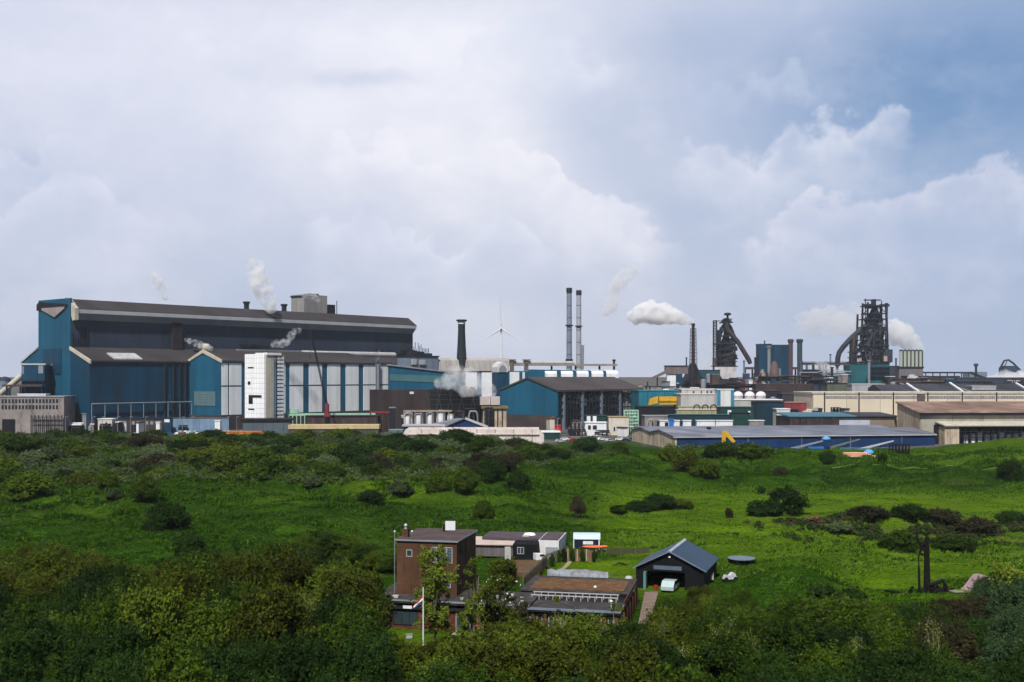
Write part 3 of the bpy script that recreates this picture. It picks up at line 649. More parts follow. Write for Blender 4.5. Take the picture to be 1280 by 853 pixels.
# pipes and clutter on the annex roof
ra, rb = A.u(377, -6), A.u(493, -6); zz = A.z(443, A.u(430, -6), -6)
MB().cyl((ra, -6, zz), (rb, -6, zz), 1.9, n=12).build('roof_pipe', PIPEW, hall)
ra, rb = A.u(296, -6), A.u(372, -6); zz = A.z(438.5, A.u(330, -6), -6)
MB().box(ra, rb, -8, -5, zz-1.5, zz+.6).box(ra+30, rb-20, -9, -8, zz-3, zz-1).build('roof_duct', GREY, hall)
cl = MB(); rnd = random.Random(5)
for k in range(26):
    q = A.u(rnd.choice([rnd.uniform(300, 330), rnd.uniform(470, 512)]), -5); cl.box(q, q+rnd.uniform(1, 7), -5, -3, za1, za1+rnd.uniform(1, 5)); cl.bar((q, -4, za1), (q, -4, za1+rnd.uniform(3, 7)), .3)
cl.build('roof_machinery', STEEL, hall)

# projecting wing with white panels
w2 = -A.v(276, u2); ue = A.u(487, -w2)
wing = A.root('panelled_wing', 'teal wing of the steel hall with two rows of tall white panels', 'industrial hall')
zw = A.z(452, u2, -w2); uu = u2; vA = (-wA-w2)/2
zr = A.z(441, u2, A.v(254, u2))
vr = A.v(254, u2)
MB().prism([(-w2, 0), (-w2, zw), (vr, zr), (-wA, zw), (-wA, 0)], u2, A.u(301, -w2), ).build('end_block', TEAL, wing)
MB().prism([(-w2, 0), (-w2, zw-.5), (-wA+4, zw+5), (-wA+4, 0)], A.u(301, -w2)+.01, ue).build('wall', TEAL, wing)
MB().prism([(-w2-.8, zw-.5), (vr, zr+.1), (-wA+1, zw+.2), (-wA+1, zw+1.2), (vr, zr+1.3), (-w2-.8, zw+.6)], u2+.3, A.u(301, -w2)).build('roof', BROOF, wing)
MB().prism([(-w2-1, zw-.8), (vr, zr-.2), (-wA+1, zw-.2), (-wA+1, zw+1.3), (vr, zr+1.7), (-w2-1, zw+.9)], u2-.5, u2+.28).build('bargeboard', CREAM, wing)
MB().prism([(-w2-.8, zw-.8), (-2, za1+.95), (-2, za1+1.6), (-w2-.8, zw+.3)], A.u(301, -w2)+.1, ue+1).build('long_roof', BROOF, wing)
MB().lathe((u2+2, vr, zr+1), [(1.2, 0), (2.2, 1.2), (2.2, 3.2), (1.2, 4)], 12).build('cowl', CREAM, wing)
g = (A.z(489, u2, -20), A.z(507, u2, -20))
MB().box(u2-.25, u2, A.v(269.5, u2), A.v(243, u2), g[1], g[0]).build('louvre', M('grey_teal_panel', (.10, .17, .19), .7, .15, .3, .1, rows=1.5), wing)
um = A.u(370, -w2); rT, rB = A.z(455, um, -w2), A.z(481.3, um, -w2); sT, sB = A.z(483, um, -w2), A.z(516, um, -w2)
for a, b_ in ((276.8, 284.6), (286.4, 301.5), (353.5, 356.5), (362, 378.6), (386, 402.2), (409, 425), (432, 448), (454, 469.5), (475, 486.5)):
    qa, qb = A.u(a, -w2), A.u(b_, -w2)
    MB().box(qa, qb, -w2-.3, -w2, rB, rT).build('panel', WPAN, wing)
    if a < 470: MB().box(qa, qb, -w2-.3, -w2, sB, sT).build('panel', WPAN, wing)
    else: MB().box(qa, qb, -w2-.3, -w2, A.z(492, um, -w2), sT).build('panel', WPAN, wing)
MB().box(u2, ue, -w2-.5, -w2-.02, 0, sB-.3).build('plinth', PLINTH, wing)
MB().box(u2-.4, u2-.02, -w2, -wA, 0, sB-.3).build('plinth', PLINTH, wing)
q = A.u(472.5, -w2-1.5); dd = MB()
for s_ in (-1, 1): dd.bar((q+s_*1.8, -w2-1.5, A.z(492, um, -w2)), (q+s_*1.8, -w2-1.5, rT+1), .5)
for k in range(12): zq = A.z(492, um, -w2)+k*2.2; dd.bar((q-1.8, -w2-1.5, zq), (q+1.8, -w2-1.5, zq+(2.2 if k % 2 else 0)), .3)
dd.cyl((q, -w2-1.4, A.z(492, um, -w2)), (q, -w2-1.4, rT), 1.2, n=8).build('riser', GREY, wing)

# scaffold tower wrapped in white
T = Fr(330.5, 575, 50.7)
twr = T.root('wrapped_scaffold_tower', 'tall scaffold tower wrapped in white sheeting with open side stair', 'scaffold tower')
tv, tu = T.v(306), T.u(355)
MB().box(0, 1, 0, tv, 2, T.z(442.5)).build('sheeting', WSHEET, twr)
for px0, px1, py0, py1 in ((310, 317, 459, 460.5), (310, 313, 477, 481), (311, 327, 494, 497), (311, 316, 497, 505), (310.5, 318, 511, 512.5)):
    MB().box(-.15, -.01, T.v(px1), T.v(px0), T.z(py1, 0, 10), T.z(py0, 0, 10)).build('torn_opening', BLACK, twr)
MB().box(1, 6, 0, tv, 2, T.z(444)).build('shaft', CREAM, twr)
ss = MB(); zt_ = T.z(446)
MB().box(1.01, T.u(337), .3, 6, 2, zt_).build('stair_core', PIPEW, twr)
fl = MB(); lv = 19
for k in range(lv):
    z = 3+(zt_-3)*k/(lv-1); fl.box(T.u(337), tu, .2, 9, z, z+.35)
fl.build('platform', STEEL, twr)
rl = MB()
for k in range(lv-1):
    z = 3+(zt_-3)*k/(lv-1); rl.box(T.u(347), tu, 0, .15, z+.8, z+2.1)
rl.build('guard_rail', WHITE, twr)
for q in (T.u(340), T.u(344), T.u(350), tu): ss.bar((q, .1, 0), (q, .1, zt_+1), .35); ss.bar((q, 9, 0), (q, 9, zt_+1), .35)
ss.build('standard', GREY, twr)
MB().box(T.u(333), T.u(351), -.5, 9, T.z(444), T.z(441)).build('top_slab', WHITE, twr)
B = Fr(303, 560, 8); b = B.root('switch_house', 'low dark slate box building under the white wrapped tower', 'building')
MB().box(0, B.u(363), 0, 16, 0, B.z(527)).build('wall', M('slate_box', (.085, .11, .135), .7, .15, .1, .3, seam=5), b)
MB().box(-.6, B.u(363)+.6, -.6, 16.6, B.z(527), B.z(524)).build('roof', BLACK, b)

# crane in front of the hall
C = Fr(409, 570, 0); cr = C.root('lattice_crane', 'slender dark lattice boom crane with red cab before the white panels', 'crane')
def lattice(mb, p0, p1, w, n, t=.18, w1=None, tri=False):
    p0 = Vector(p0); p1 = Vector(p1); d = (p1-p0); q = d.to_track_quat('Z', 'Y'); w1 = w if w1 is None else w1
    cs = [(-1, -1), (1, -1), (1, 1), (-1, 1)]
    P = [[p0+d*(k/n)+q @ Vector((c_[0]*(w+(w1-w)*k/n), c_[1]*(w+(w1-w)*k/n), 0)) for c_ in cs] for k in range(n+1)]
    for j in range(4): mb.bar(P[0][j], P[n][j], t*1.4)
    for k in range(n):
        for j in range(4):
            mb.bar(P[k][j], P[k+1][(j+1) % 4], t); mb.bar(P[k+1][j], P[k+1][(j+1) % 4], t)
    return mb
kx = 570/F
lattice(MB(), (0, 0, C.z(508)), (-23*kx, 6, C.z(415)), .42, 30, .12, .25).build('boom', BLACK, cr)
lattice(MB(), (-23*kx, 6, C.z(415)), (-33*kx, 14, C.z(408)), .22, 6, .1).build('jib', BLACK, cr)
MB().bar((-23*kx, 6, C.z(415)), (-21*kx, -1, C.z(450)), .12).build('hoist_cable', BLACK, cr)
MB().box(-.9, .8, -1.2, 1.2, C.z(517), C.z(505)).box(-1.4, 1.5, -1.4, 1.4, C.z(521), C.z(517)).build('cab', M('dull_red', (.22, .03, .04), .7), cr)
MB().box(-4, 4, -2.6, -1.4, 0, 1.3).box(-4, 4, 1.4, 2.6, 0, 1.3).cyl((0, 0, 1.2), (0, 0, C.z(521)), 1.2).build('crawler', BLACK, cr)

# trestle, canopy and low walls at the wing's foot
B = Fr(355, 590, 6); b = B.root('green_canopy_trestle', 'pale green steel canopy on trestle legs below the white panels', 'canopy')
m = MB(); q0, q1 = 0, B.u(470)
m.box(q0, q1, 0, 8, B.z(520), B.z(517.6)); m.box(B.u(359), B.u(372), 1, 5, B.z(517), B.z(512)); m.build('deck', GRNP, b)
m = MB()
for px in (356, 361, 366, 371, 376, 381): m.bar((B.u(px), 0, 0), (B.u(px), 0, B.z(519)), .5)
m.build('leg', GRNP, b)
B = Fr(383, 585, 4); b = B.root('brown_store', 'long low brown clad store behind the beige parapet', 'building')
MB().box(0, B.u(472), 0, 20, 0, B.z(520.5)).build('wall', DBROWN, b)
MB().box(-.5, B.u(472)+.5, -.5, 20.5, B.z(520.5), B.z(519.6)).build('roof', BROOF, b)
for px in (390, 402, 415, 428, 441, 455): MB().box(B.u(px), B.u(px+3.5), -.15, 0, B.z(531), B.z(524)).build('pillar', RUST, b)
B = Fr(361, 520, 2); b = B.root('low_beige_shed', 'long low shed with beige fascia and dark grey wall behind the bushes', 'shed')
MB().box(0, B.u(473), 0, 10, 0, B.z(536.5)).build('wall', M('grey_dark_wall', (.07, .07, .075), .8, .3, .2, .3, seam=6), b)
MB().box(-.3, B.u(473)+.3, -.4, 10.3, B.z(536.5), B.z(531.5)).build('fascia', M('straw_fascia', (.50, .40, .22), .8), b)

# teal link hall with grey band, and grey boxes on its roof
L = Fr(487, 640, 16); b = L.root('banded_teal_hall', 'teal hall with a sloping top and a grey green band beside the white panels', 'industrial hall')
ul = L.u(580)
MB().prism([(0, 0), (ul, 0), (ul, L.z(468, ul)), (0, L.z(456.8))], 0, 5, 'v').build('wall', TEAL, b)
MB().prism([(0, L.z(476)), (L.u(556), L.z(479, L.u(556))), (L.u(556), L.z(470, L.u(556))), (0, L.z(468))], -.25, -.01, 'v').build('band', M('grey_green_band', (.06, .15, .17), .7, .2, .05, .2), b)
MB().prism([(-1, L.z(457)), (ul, L.z(468.3, ul)), (ul, L.z(466.8, ul)), (-1, L.z(455.2))], -.8, 5.5, 'v').build('roof', GREY, b)
L2 = Fr(513, 680, 40); b = L2.root('grey_plant_room', 'grey blue plant room at the right end of the long roof', 'plant room')
MB().box(0, L2.u(548), 0, 14, 0, L2.z(446)).build('wall', GREYB, b); MB().box(-.5, L2.u(548)+.5, -.5, 14.5, L2.z(446), L2.z(444.5)).build('roof', STEEL, b)
MB().box(L2.u(514), L2.u(519), -1.5, 0, L2.z(456), L2.z(449)).box(L2.u(524), L2.u(530), -1.5, 0, L2.z(456), L2.z(450)).build('duct', PIPEW, b)
rm = MB()
for px in np.linspace(514, 538, 14): q = L2.u(px); h = random.uniform(3, 8); rm.bar((q, 2, L2.z(446)), (q, 2, L2.z(444)+h), .35); rm.box(q, q+random.uniform(1, 3), 2, 5, L2.z(446), L2.z(445)+h*.4)
rm.build('roof_machinery', STEEL, b)

# black flared stack
K = Fr(577, 700, 0); b = K.root('black_chimney', 'squat black chimney with flared foot and white ring under its cap', 'chimney')
kk = 700/F
MB().lathe((0, 0, 0), [(7*kk, 0), (6.2*kk, K.z(447)), (5.2*kk, K.z(432)), (4.5*kk, K.z(415)), (4.4*kk, K.z(405))], 16).build('shaft', M('chimney_black', (.022, .028, .036), .6, .3, .1, .4), b)
MB().lathe((0, 0, 0), [(4.8*kk, K.z(405.3)), (4.8*kk, K.z(402.5))], 16).build('ring', WHITE, b)
MB().lathe((0, 0, 0), [(4.6*kk, K.z(402.5)), (6.8*kk, K.z(401.4)), (6.8*kk, K.z(400)), (4.4*kk, K.z(399.6))], 16).build('cap', STEEL, b)

# white hall with stripes beyond
Wh = Fr(620, 690, 52); b = Wh.root('striped_white_hall', 'white roofed hall with blue and white striped wall', 'industrial hall')
Wu = -(abs(Wh.u(546))); vw = Wh.v(620)
q1 = Wh.u(660)
# its long front runs left-to-right away; the rounded gable faces right
B2 = Fr(549, 695, 12); W2 = B2.u(665)
ze = B2.z(464, B2.u(600)); zr = B2.z(448, B2.u(600), 6)
for o_ in (b,): bpy.data.objects.remove(o_)
b = B2.root('striped_white_hall', 'white roofed hall with blue and white striped wall left of the twin chimneys', 'industrial hall')
MB().box(0, W2, 0, 12, 0, ze).build('wall', TEAL, b)
ur = B2.u(636)
MB().prism([(-1, ze), (0, zr-1.5), (2.5, zr), (9, zr), (11.5, zr-1.2), (13, ze)], -.5, ur).build('roof', M('off_white_roof', (.36, .34, .32), .7, .2, .05, .2, seam=3.5, seamw=.12, seamd=.3), b)
MB().prism([(0, ze+.2), (1, zr-2), (3, zr-1.2), (9, zr-1.2), (11, zr-2), (12, ze+.2)], -.3, -.0).build('gable', GREY, b)
for a, c_ in ((548, 560), (565, 577), (580, 596), (602, 615), (620, 632), (637, 649), (653, 664)):
    MB().box(B2.u(a), B2.u(c_), -.35, 0, 4, ze-.6).build('panel', WPAN, b)
G2 = Fr(622, 668, 22); g2 = G2.root('arched_end_bay', 'small white arched bay at the end of the striped hall roof', 'roof bay')
kk = 668/F; pts = [(0, 0), (14*kk, 0), (14*kk, 6.5*kk), (11*kk, 11*kk), (7*kk, 13.4*kk), (3*kk, 11*kk), (0, 6.5*kk)]
zo = G2.z(465.5); pp = [(p[0], p[1]+zo) for p in pts]
MB().prism(pp, 0, 10, 'v').build('wall', M('white_bay', (.55, .55, .56), .6, .1, .2, .2), g2)
MB().prism([(p[0]*.7+2*kk, (p[1]-zo)*.7+zo) for p in pp], -.15, -.01, 'v').build('louvre', GREY, g2)
MB().box(0, 14*kk, .5, 9.5, 0, zo).build('support', TEALD, g2)
# pipe bridge beyond
B = Fr(637, 760, 6); b = B.root('pipe_bridge', 'long beige pipe bridge crossing behind the teal roof monitors', 'pipe bridge')
q1 = B.u(772); m = MB(); m.box(0, q1, 0, 4, B.z(457.5), B.z(455)); m.build('deck', M('tan_steel', (.28, .24, .20), .8), b)
MB().cyl((0, 2, B.z(453.6)), (q1*.6, 2, B.z(453.6)), 1.2).build('pipe', PIPEW, b)
for px in (640, 658): MB().box(B.u(px-2), B.u(px+2.6), 0, 4, 0, B.z(449.5)).box(B.u(px-4), B.u(px+5), -.5, 4.5, B.z(451), B.z(449.4)).build('leg', M('brown_steel', (.13, .10, .09), .8), b)
for px in (690, 720, 750): MB().bar((B.u(px), 2, 0), (B.u(px), 2, B.z(457)), 1).build('leg', STEEL, b)

# teal roof monitors
Mo = Fr(671, 700, 8); b = Mo.root('roof_monitor_hall', 'teal hall with five white monitor boxes behind the open sided shed', 'industrial hall')
MB().prism([(Mo.u(658), 0), (Mo.u(770), 0), (Mo.u(770), Mo.z(464)), (Mo.u(664), Mo.z(462)), (Mo.u(658), Mo.z(465))], 0, 22, 'v').build('wall', TEAL, b)
for a in (681, 701, 720.5, 739, 757.5):
    q = Mo.u(a); w_ = Mo.u(a+14.5)-q; m = MB(); m.prism([(-2, Mo.z(480)), (-2, Mo.z(467)), (0, Mo.z(464)), (8, Mo.z(462.5)), (8, Mo.z(480))], q, q+w_); m.build('monitor', WPAN, b)

# blue gabled shed with the open, framed front
P = Fr(697, 620, 50.7); b = P.root('open_sided_shed', 'brown roofed shed with blue gable and open steel framed front', 'industrial hall')
pv = P.v(625); pu = P.u(803); vr = P.v(660); ze = P.z(490); zr = P.z(474, 0, vr)
MB().prism([(0, 0), (0, ze), (vr, zr), (pv, P.z(489, 0, pv)), (pv, 0)], 0, 1).build('gable', TEAL, b)
MB().prism([(-1, ze), (vr, zr+.2), (pv+.5, P.z(489, 0, pv)+.2), (pv+.5, P.z(489, 0, pv)+1), (vr, zr+1.2), (-1, ze+1)], -.6, pu).build('roof', M('shed_roof', (.065, .055, .055), .85, .2, .03, .2, seam=10, seamw=.03), b)
MB().box(-.4, -.02, 0, pv, 0, P.z(519, 0, 15)).build('plinth', PLINTH, b)
MB().box(1.01, pu, 14, pv-1, 0, ze-.5).build('back_wall', M('grimy_inside', (.06, .06, .07), .8, .5, .12, .6), b)
MB().box(1.01, pu, 1, 14, 0, 1).build('floor_slab', CONC, b)
for px in (705, 728, 752, 775, 796): MB().box(P.u(px)-.9, P.u(px)+.9, -.4, 1.2, 0, ze).build('column', GREYB, b)
m = MB()
for py in (494, 503, 512, 520): z = P.z(py); m.box(1, pu, -.1, .5, z-.4, z+.4)
for px in range(701, 800, 4): m.bar((P.u(px), 0, 0), (P.u(px), 0, ze), .4)
m.build('rail', STEEL, b)
rnd = random.Random(9)
for k in range(22):
    px = rnd.uniform(710, 792); q = P.u(px, 6); z = P.z(rnd.uniform(495, 512), q, 6)
    MB().box(q, q+rnd.uniform(1, 4), 6, 9, z, z+rnd.uniform(1, 4.5)).build('machine_panel', rnd.choice([WPAN, GREY, PIPEW, STEEL]), b)
MB().box(P.u(748, 5), P.u(756, 5), 5, 6, P.z(508.5, 30, 5), P.z(507, 30, 5)).box(P.u(765, 5), P.u(776, 5), 5, 6, P.z(508.5, 40, 5), P.z(507, 40, 5)).build('lamp_strip', WHITE, b)

# dark cooling house that steams, beige structure, tanks
B = Fr(538, 610, 3); b = B.root('cooling_house', 'black louvred cooling house with sloping right side and steam above', 'cooling tower')
q1 = B.u(595); q2 = B.u(604)
MB().prism([(0, B.z(514)), (q2, B.z(514)), (q1, B.z(486.5)), (0, B.z(486.5))], 0, 16, 'v').build('casing', BLACK, b)
m = MB()
for k in range(9): q = q1*k/8; m.bar((q, -.2, B.z(514)), (q+ (2.5 if k % 2 else -2.5), -.2, B.z(488)), .35)
for py in (489, 494, 500, 506): m.box(.3, B.u(596+(py-489)*.3), -.3, -.05, B.z(py), B.z(py)+.25)
m.build('louvre', M('grimy_brace', (.07, .075, .07), .8), b)
fn = MB()
for k in range(6): fn.lathe((3.5+k*3.9, 8, B.z(486.5)), [(1.6, 0), (1.4, .6), (1.6, 1.1)], 12)
fn.build('fan_ring', STEEL, b)
m = MB()
for k in range(12): m.bar((q2*k/11, 0, 0), (q2*k/11, 0, B.z(514)), .7)
m.box(0, q2, 4, 15, 0, B.z(514)-.1); m.build('leg', PLINTH, b)
B = Fr(604, 600, 5); b = B.root('beige_filter_plant', 'rusty beige filter plant with two pale boxes on top beside the blue gable', 'filter plant')
q1 = B.u(633); MB().box(0, q1, 0, 12, 0, B.z(511)).build('wall', RUSTW, b)
MB().box(-1, q1+1, -1, 13, B.z(511), B.z(508)).build('deck', M('ochre_deck', (.20, .15, .08), .8), b)
for a in (600.5, 613.5): MB().box(B.u(a), B.u(a+11.5), 1, 7, B.z(506.5), B.z(496)).build('filter_box', M('pale_pink_box', (.50, .44, .43), .7), b)
MB().box(B.u(600), B.u(625), 2, 6, B.z(509), B.z(506.5)).build('box_stand', BLACK, b)
m = MB()
for px in (606, 611, 617, 622, 628): m.bar((B.u(px), -.3, 0), (B.u(px), -.3, B.z(511)), .5)
m.build('pilaster', RUST, b)
B = Fr(472, 600, 25); b = B.root('dark_brown_annexe', 'dark brown clad block behind the storage tanks', 'building')
MB().box(0, B.u(541), 0, 14, 0, B.z(487.5)).build('wall', DBROWN, b)
MB().box(B.u(512), B.u(517), -.2, 0, B.z(493), B.z(490)).build('sign_panel', WHITE, b)
B = Fr(505, 560, 4); kk = 560/F
tk = None
for i, (px, w_, yt) in enumerate(((510.5, 11, 516), (523.5, 11, 517), (538, 9, 516), (551, 11, 515.5), (563, 8, 517))):
    lb = ['white storage tank, leftmost of the tanks behind the pink roofed shed', 'white storage tank second from left behind the pink roofed shed', 'pale storage tank in the middle of the row behind the small blue gable', 'domed white storage tank fourth from left by the small blue gable', 'slim pale storage tank at the right end of the row'][i]
    t_ = thing('storage_tank', lb, 'tank', (X(px, 560), 560, 0), 0, 'storage tanks behind the pink roofed shed')
    r_ = w_*kk/2; h_ = Zp(yt, 560)
    MB().lathe((0, 0, 0), [(r_, 0), (r_, h_-.8)], 16).build('shell', WHITE, t_); MB().dome((0, 0, h_-.8), r_+.1, 1.0 if i != 3 else 2.2, 16, 4).build('lid', PIPEW, t_)
b = B.root('tank_gantry', 'rusty cream pipe gantry above the white storage tanks', 'gantry')
m = MB(); m.box(0, B.u(565), -4, -3, B.z(514.5), B.z(513)); 
for px in range(505, 566, 7): m.bar((B.u(px), -3.5, 0), (B.u(px), -3.5, B.z(513)), .3)
m.build('frame', M('cream_rust', (.40, .32, .25), .8, .3, .4, .5), b)
MB().box(0, B.u(565), -3.8, -3.2, B.z(512.6), B.z(511.8)).build('hand_rail', RUST, b)
B = Fr(462, 570, 2); b = B.root('red_gantry', 'dark gantry with a red beam left of the storage tanks', 'gantry')
MB().box(0, B.u(487), 0, 1.5, B.z(516.5), B.z(514.6)).build('beam', M('dull_red', (.22, .03, .04), .7), b)
m = MB()
for px in (463, 470, 478, 486): m.bar((B.u(px), .7, 0), (B.u(px), .7, B.z(516)), .5)
m.build('leg', RUST, b)
B = Fr(571, 540, -12); b = B.root('small_blue_gable_shed', 'small dark blue gabled shed with pale grey roof', 'shed')
# ridge runs away to the left-front; gable faces right
B = Fr(548, 535, 0, 0); 
bpy.data.objects.remove(b); b = B.root('small_blue_gable_shed', 'small dark blue gabled shed with pale grey roof behind the pink roof', 'shed')
qx = lambda px: B.u(px); ze = B.z(534.5); zr = B.z(524.5)
MB().prism([(qx(556), 0), (qx(608), 0), (qx(608), ze), (qx(581), zr), (qx(556), ze)], 0, 14, 'v').build('wall', NAVY, b)
MB().prism([(qx(609.5), ze-.4), (qx(581), zr+.05), (qx(581), zr+.5), (qx(609.5), ze+.1)], -.6, 14, 'v').build('roof_slope', BAND, b)
m = MB(); m.add([(qx(552), -1, ze-.3), (qx(581), -1, zr+.5), (qx(568), 24, B.z(522.5, 0, 24)), (qx(528), 20, ze+.2)], [(0, 1, 2, 3)]); m.add([(qx(552), -1, ze-.5), (qx(581), -1, zr+.3), (qx(568), 24, B.z(522.5, 0, 24)-.2), (qx(528), 20, ze)], [(3, 2, 1, 0)]); m.build('roof', SHEDR, b)
MB().box(qx(503), qx(556), 2, 12, 0, B.z(533.5)).build('lean_to', NAVY, b)
MB().box(qx(503)-.4, qx(556), 1.5, 12.5, B.z(533.5), B.z(531.5)).build('lean_to_roof', BAND, b)
B = Fr(486, 500, 0); b = B.root('teal_grey_container', 'teal grey site container left of the pink roofed shed', 'container')
MB().box(0, B.u(503.5), 0, 6, 0, B.z(538)).build('body', M('teal_grey', (.10, .17, .17), .7, .15, .3, .3, seam=1), b); MB().box(-.1, B.u(503.5)+.1, -.1, 6.1, B.z(538), B.z(537.3)).build('roof', GREY, b)
B = Fr(503, 485, 0); b = B.root('pink_roofed_shed', 'long low white shed with faded pink roof behind the dune bushes', 'shed')
q1 = B.u(680); ze = B.z(543.5); zr = B.z(537)
m = MB().prism([(0, 0), (q1, 0), (q1, ze), (B.u(673), zr), (B.u(507), zr), (0, ze)], 0, 12, 'v'); m.build('wall', M('off_white_wall', (.62, .56, .52), .75, .15, .1, .4, seam=8), b)
MB().prism([(-.6, ze-.1), (6, zr+.2), (12.6, ze-.1), (12.6, ze+.3), (6, zr+.7), (-.6, ze+.3)], B.u(509), B.u(674)).build('roof', PINKR, b)
for px in (506, 540, 566, 610, 632, 650): MB().box(B.u(px), B.u(px)+.5, -.3, 0, 0, ze).build('pilaster', CREAM, b)
for px in (568, 612, 634): MB().box(B.u(px), B.u(px+14), -.1, 0, 0, ze-2).build('door', M('tan_door', (.42, .33, .2), .8), b)

# small things round the open shed
def simple(name, label, cat, px0, px1, pt, Y, d, wall, roof=None, ang=0, pb=None, group=None, rt=.9, wins=None, wm=None, parapet=0):
    B = Fr(px0, Y, ang, 0 if pb is None else max(0, Zp(pb, Y))); b = B.root(name, label, cat, group)
    q = B.u(px1); z = B.z(pt); zz = z-rt*Y/F
    MB().box(0, q, 0, d, 0 if pb is None else 0, zz).build('wall', wall, b)
    MB().box(-.3, q+.3, -.3, d+.3, zz, z).build('roof', roof or GREY, b)
    for w in (wins or []): MB().box(B.u(w[0]), B.u(w[1]), -.15, 0, B.z(w[3]), B.z(w[2])).build('window', wm or GLASS, b)
    return b
simple('white_office', 'small white flat roofed office with dark windows before the open shed', 'building', 731.5, 758, 528, 560, 9, WHITE, WHITE, wins=[(735, 738.5, 532, 537), (741, 746, 532, 537)])
b = simple('green_topped_cabin', 'white and dark green upper cabin behind the small white office', 'cabin', 732, 758, 519.5, 572, 8, DGRN, DGRN)
B = Fr(732, 571.5, 0)
for a, c_ in ((733.5, 738), (741, 745.5)): MB().box(X(a, 572)-X(732, 572), X(c_, 572)-X(732, 572), -.4, -.05, Zp(528, 572), Zp(520.4, 572)).build('white_panel', WHITE, b)
simple('cream_office', 'cream office block with a row of dark openings beside the green scaffold', 'building', 761, 786, 521, 565, 10, M('cream_wall', (.60, .55, .48), .8, .15, .2, .4), M('ochre_roof', (.33, .26, .15), .8), wins=[(767, 769, 534, 539), (771, 773.5, 534, 539), (776, 778, 534, 539), (781, 783, 534, 539)])
B = Fr(781, 575, 0); b = B.root('green_scaffold', 'pale green scaffold frame right of the cream office', 'scaffold')
m = MB(); q = B.u(798)
for k in range(6):
    for w_ in (0, 4): m.bar((q*k/5, w_, 0), (q*k/5, w_, B.z(513)), .45)
for k in range(7): z = B.z(538-k*4.1); m.bar((0, 0, z), (q, 0, z), .45); m.bar((0, 4, z), (q, 4, z), .35)
m.build('frame', GRNP, b)
m = MB(); rnd = random.Random(2)
for k in range(14): q_ = rnd.uniform(0, q*.85); z = B.z(rnd.uniform(517, 536)); m.box(q_, q_+1.6, .5, 3, z, z+1.2)
m.build('plank', WHITE, b)
simple('red_tipper', 'red tipper body parked at the corner of the blue gable', 'truck body', 692, 701, 531.8, 560, 5, REDP, REDP, pb=539)
simple('teal_shed', 'low bright teal shed right of the open sided shed', 'shed', 798, 848, 488, 640, 20, M('bright_teal', (.02, .16, .22), .6, .2, .1, .3, seam=5), M('teal_roof', (.05, .20, .26), .7), ang=5)
B = Fr(811, 632, 5); b = B.root('yellow_crane_girder', 'yellow overhead crane girder hanging before the teal shed', 'gantry crane')
MB().box(B.u(824), B.u(846), 0, 3, B.z(506), B.z(496)).box(B.u(824), B.u(846), -.5, -.02, B.z(502), B.z(500.6)).build('girder', YEL, b)
MB().prism([(B.u(811), B.z(507)), (B.u(822.5), B.z(504)), (B.u(822.5), B.z(496)), (B.u(813), B.z(499))], 0, 3, 'v').build('trolley', YEL, b)
MB().bar((B.u(813), 3, 0), (B.u(813), 3, B.z(507)), 1).bar((B.u(845), 3, 0), (B.u(845), 3, B.z(506)), 1).build('leg', STEEL, b)
simple('dark_machinery_hall', 'dark low machinery hall below the yellow girder', 'building', 797, 843, 508, 625, 12, BLACK, STEEL)

# twin chimneys and the distant slim stack
for (px, w_, yt, ring, lat, lb) in ((711.5, 6.6, 360, 407, False, 'tall grey steel chimney with dark cap, left one of the pair'), (723.5, 6.2, 363, 408, True, 'tall pale steel chimney with lattice ladder, right one of the pair')):
    K = Fr(px, 820, 0); kk = 820/F; b = K.root('tall_chimney', lb, 'chimney', 'pair of tall chimneys'); r_ = w_/2*kk
    MB().lathe((0, 0, 0), [(r_*1.15, 0), (r_*1.05, K.z(440)), (r_*.95, K.z(yt+3))], 16).build('shaft', M('chimney_grey' if not lat else 'chimney_pale', (.19, .23, .29) if not lat else (.33, .36, .41), .5, .25, .05, .4, rows=9), b)
    MB().lathe((0, 0, 0), [(r_*1.1, K.z(yt+6)), (r_*1.15, K.z(yt+1)), (r_*.9, K.z(yt))], 16).build('cap', STEEL, b)
    MB().lathe((0, 0, 0), [(r_*1.5, K.z(ring+.7)), (r_*1.5, K.z(ring-.7))], 16).build('platform', STEEL, b)
    if lat:
        m = MB(); lattice(m, (4*kk, 0, 20), (4*kk, 0, K.z(432)), 2.4*kk/2, 14, .4, 1.2); m.build('ladder_tower', GREY, b)
    else: MB().lathe((0, 0, 0), [(r_*1.4, K.z(452)), (r_*1.4, K.z(449))], 16).build('platform', STEEL, b)
K = Fr(767.5, 900, 0); b = K.root('slim_stack', 'slim dark stack beyond the roof monitors', 'chimney')
MB().lathe((0, 0, 0), [(1, 0), (.9, K.z(452))], 10).build('shaft', STEEL, b); MB().lathe((0, 0, 0), [(1.3, K.z(452)), (1.3, K.z(449.5))], 10).build('cap', BLACK, b)

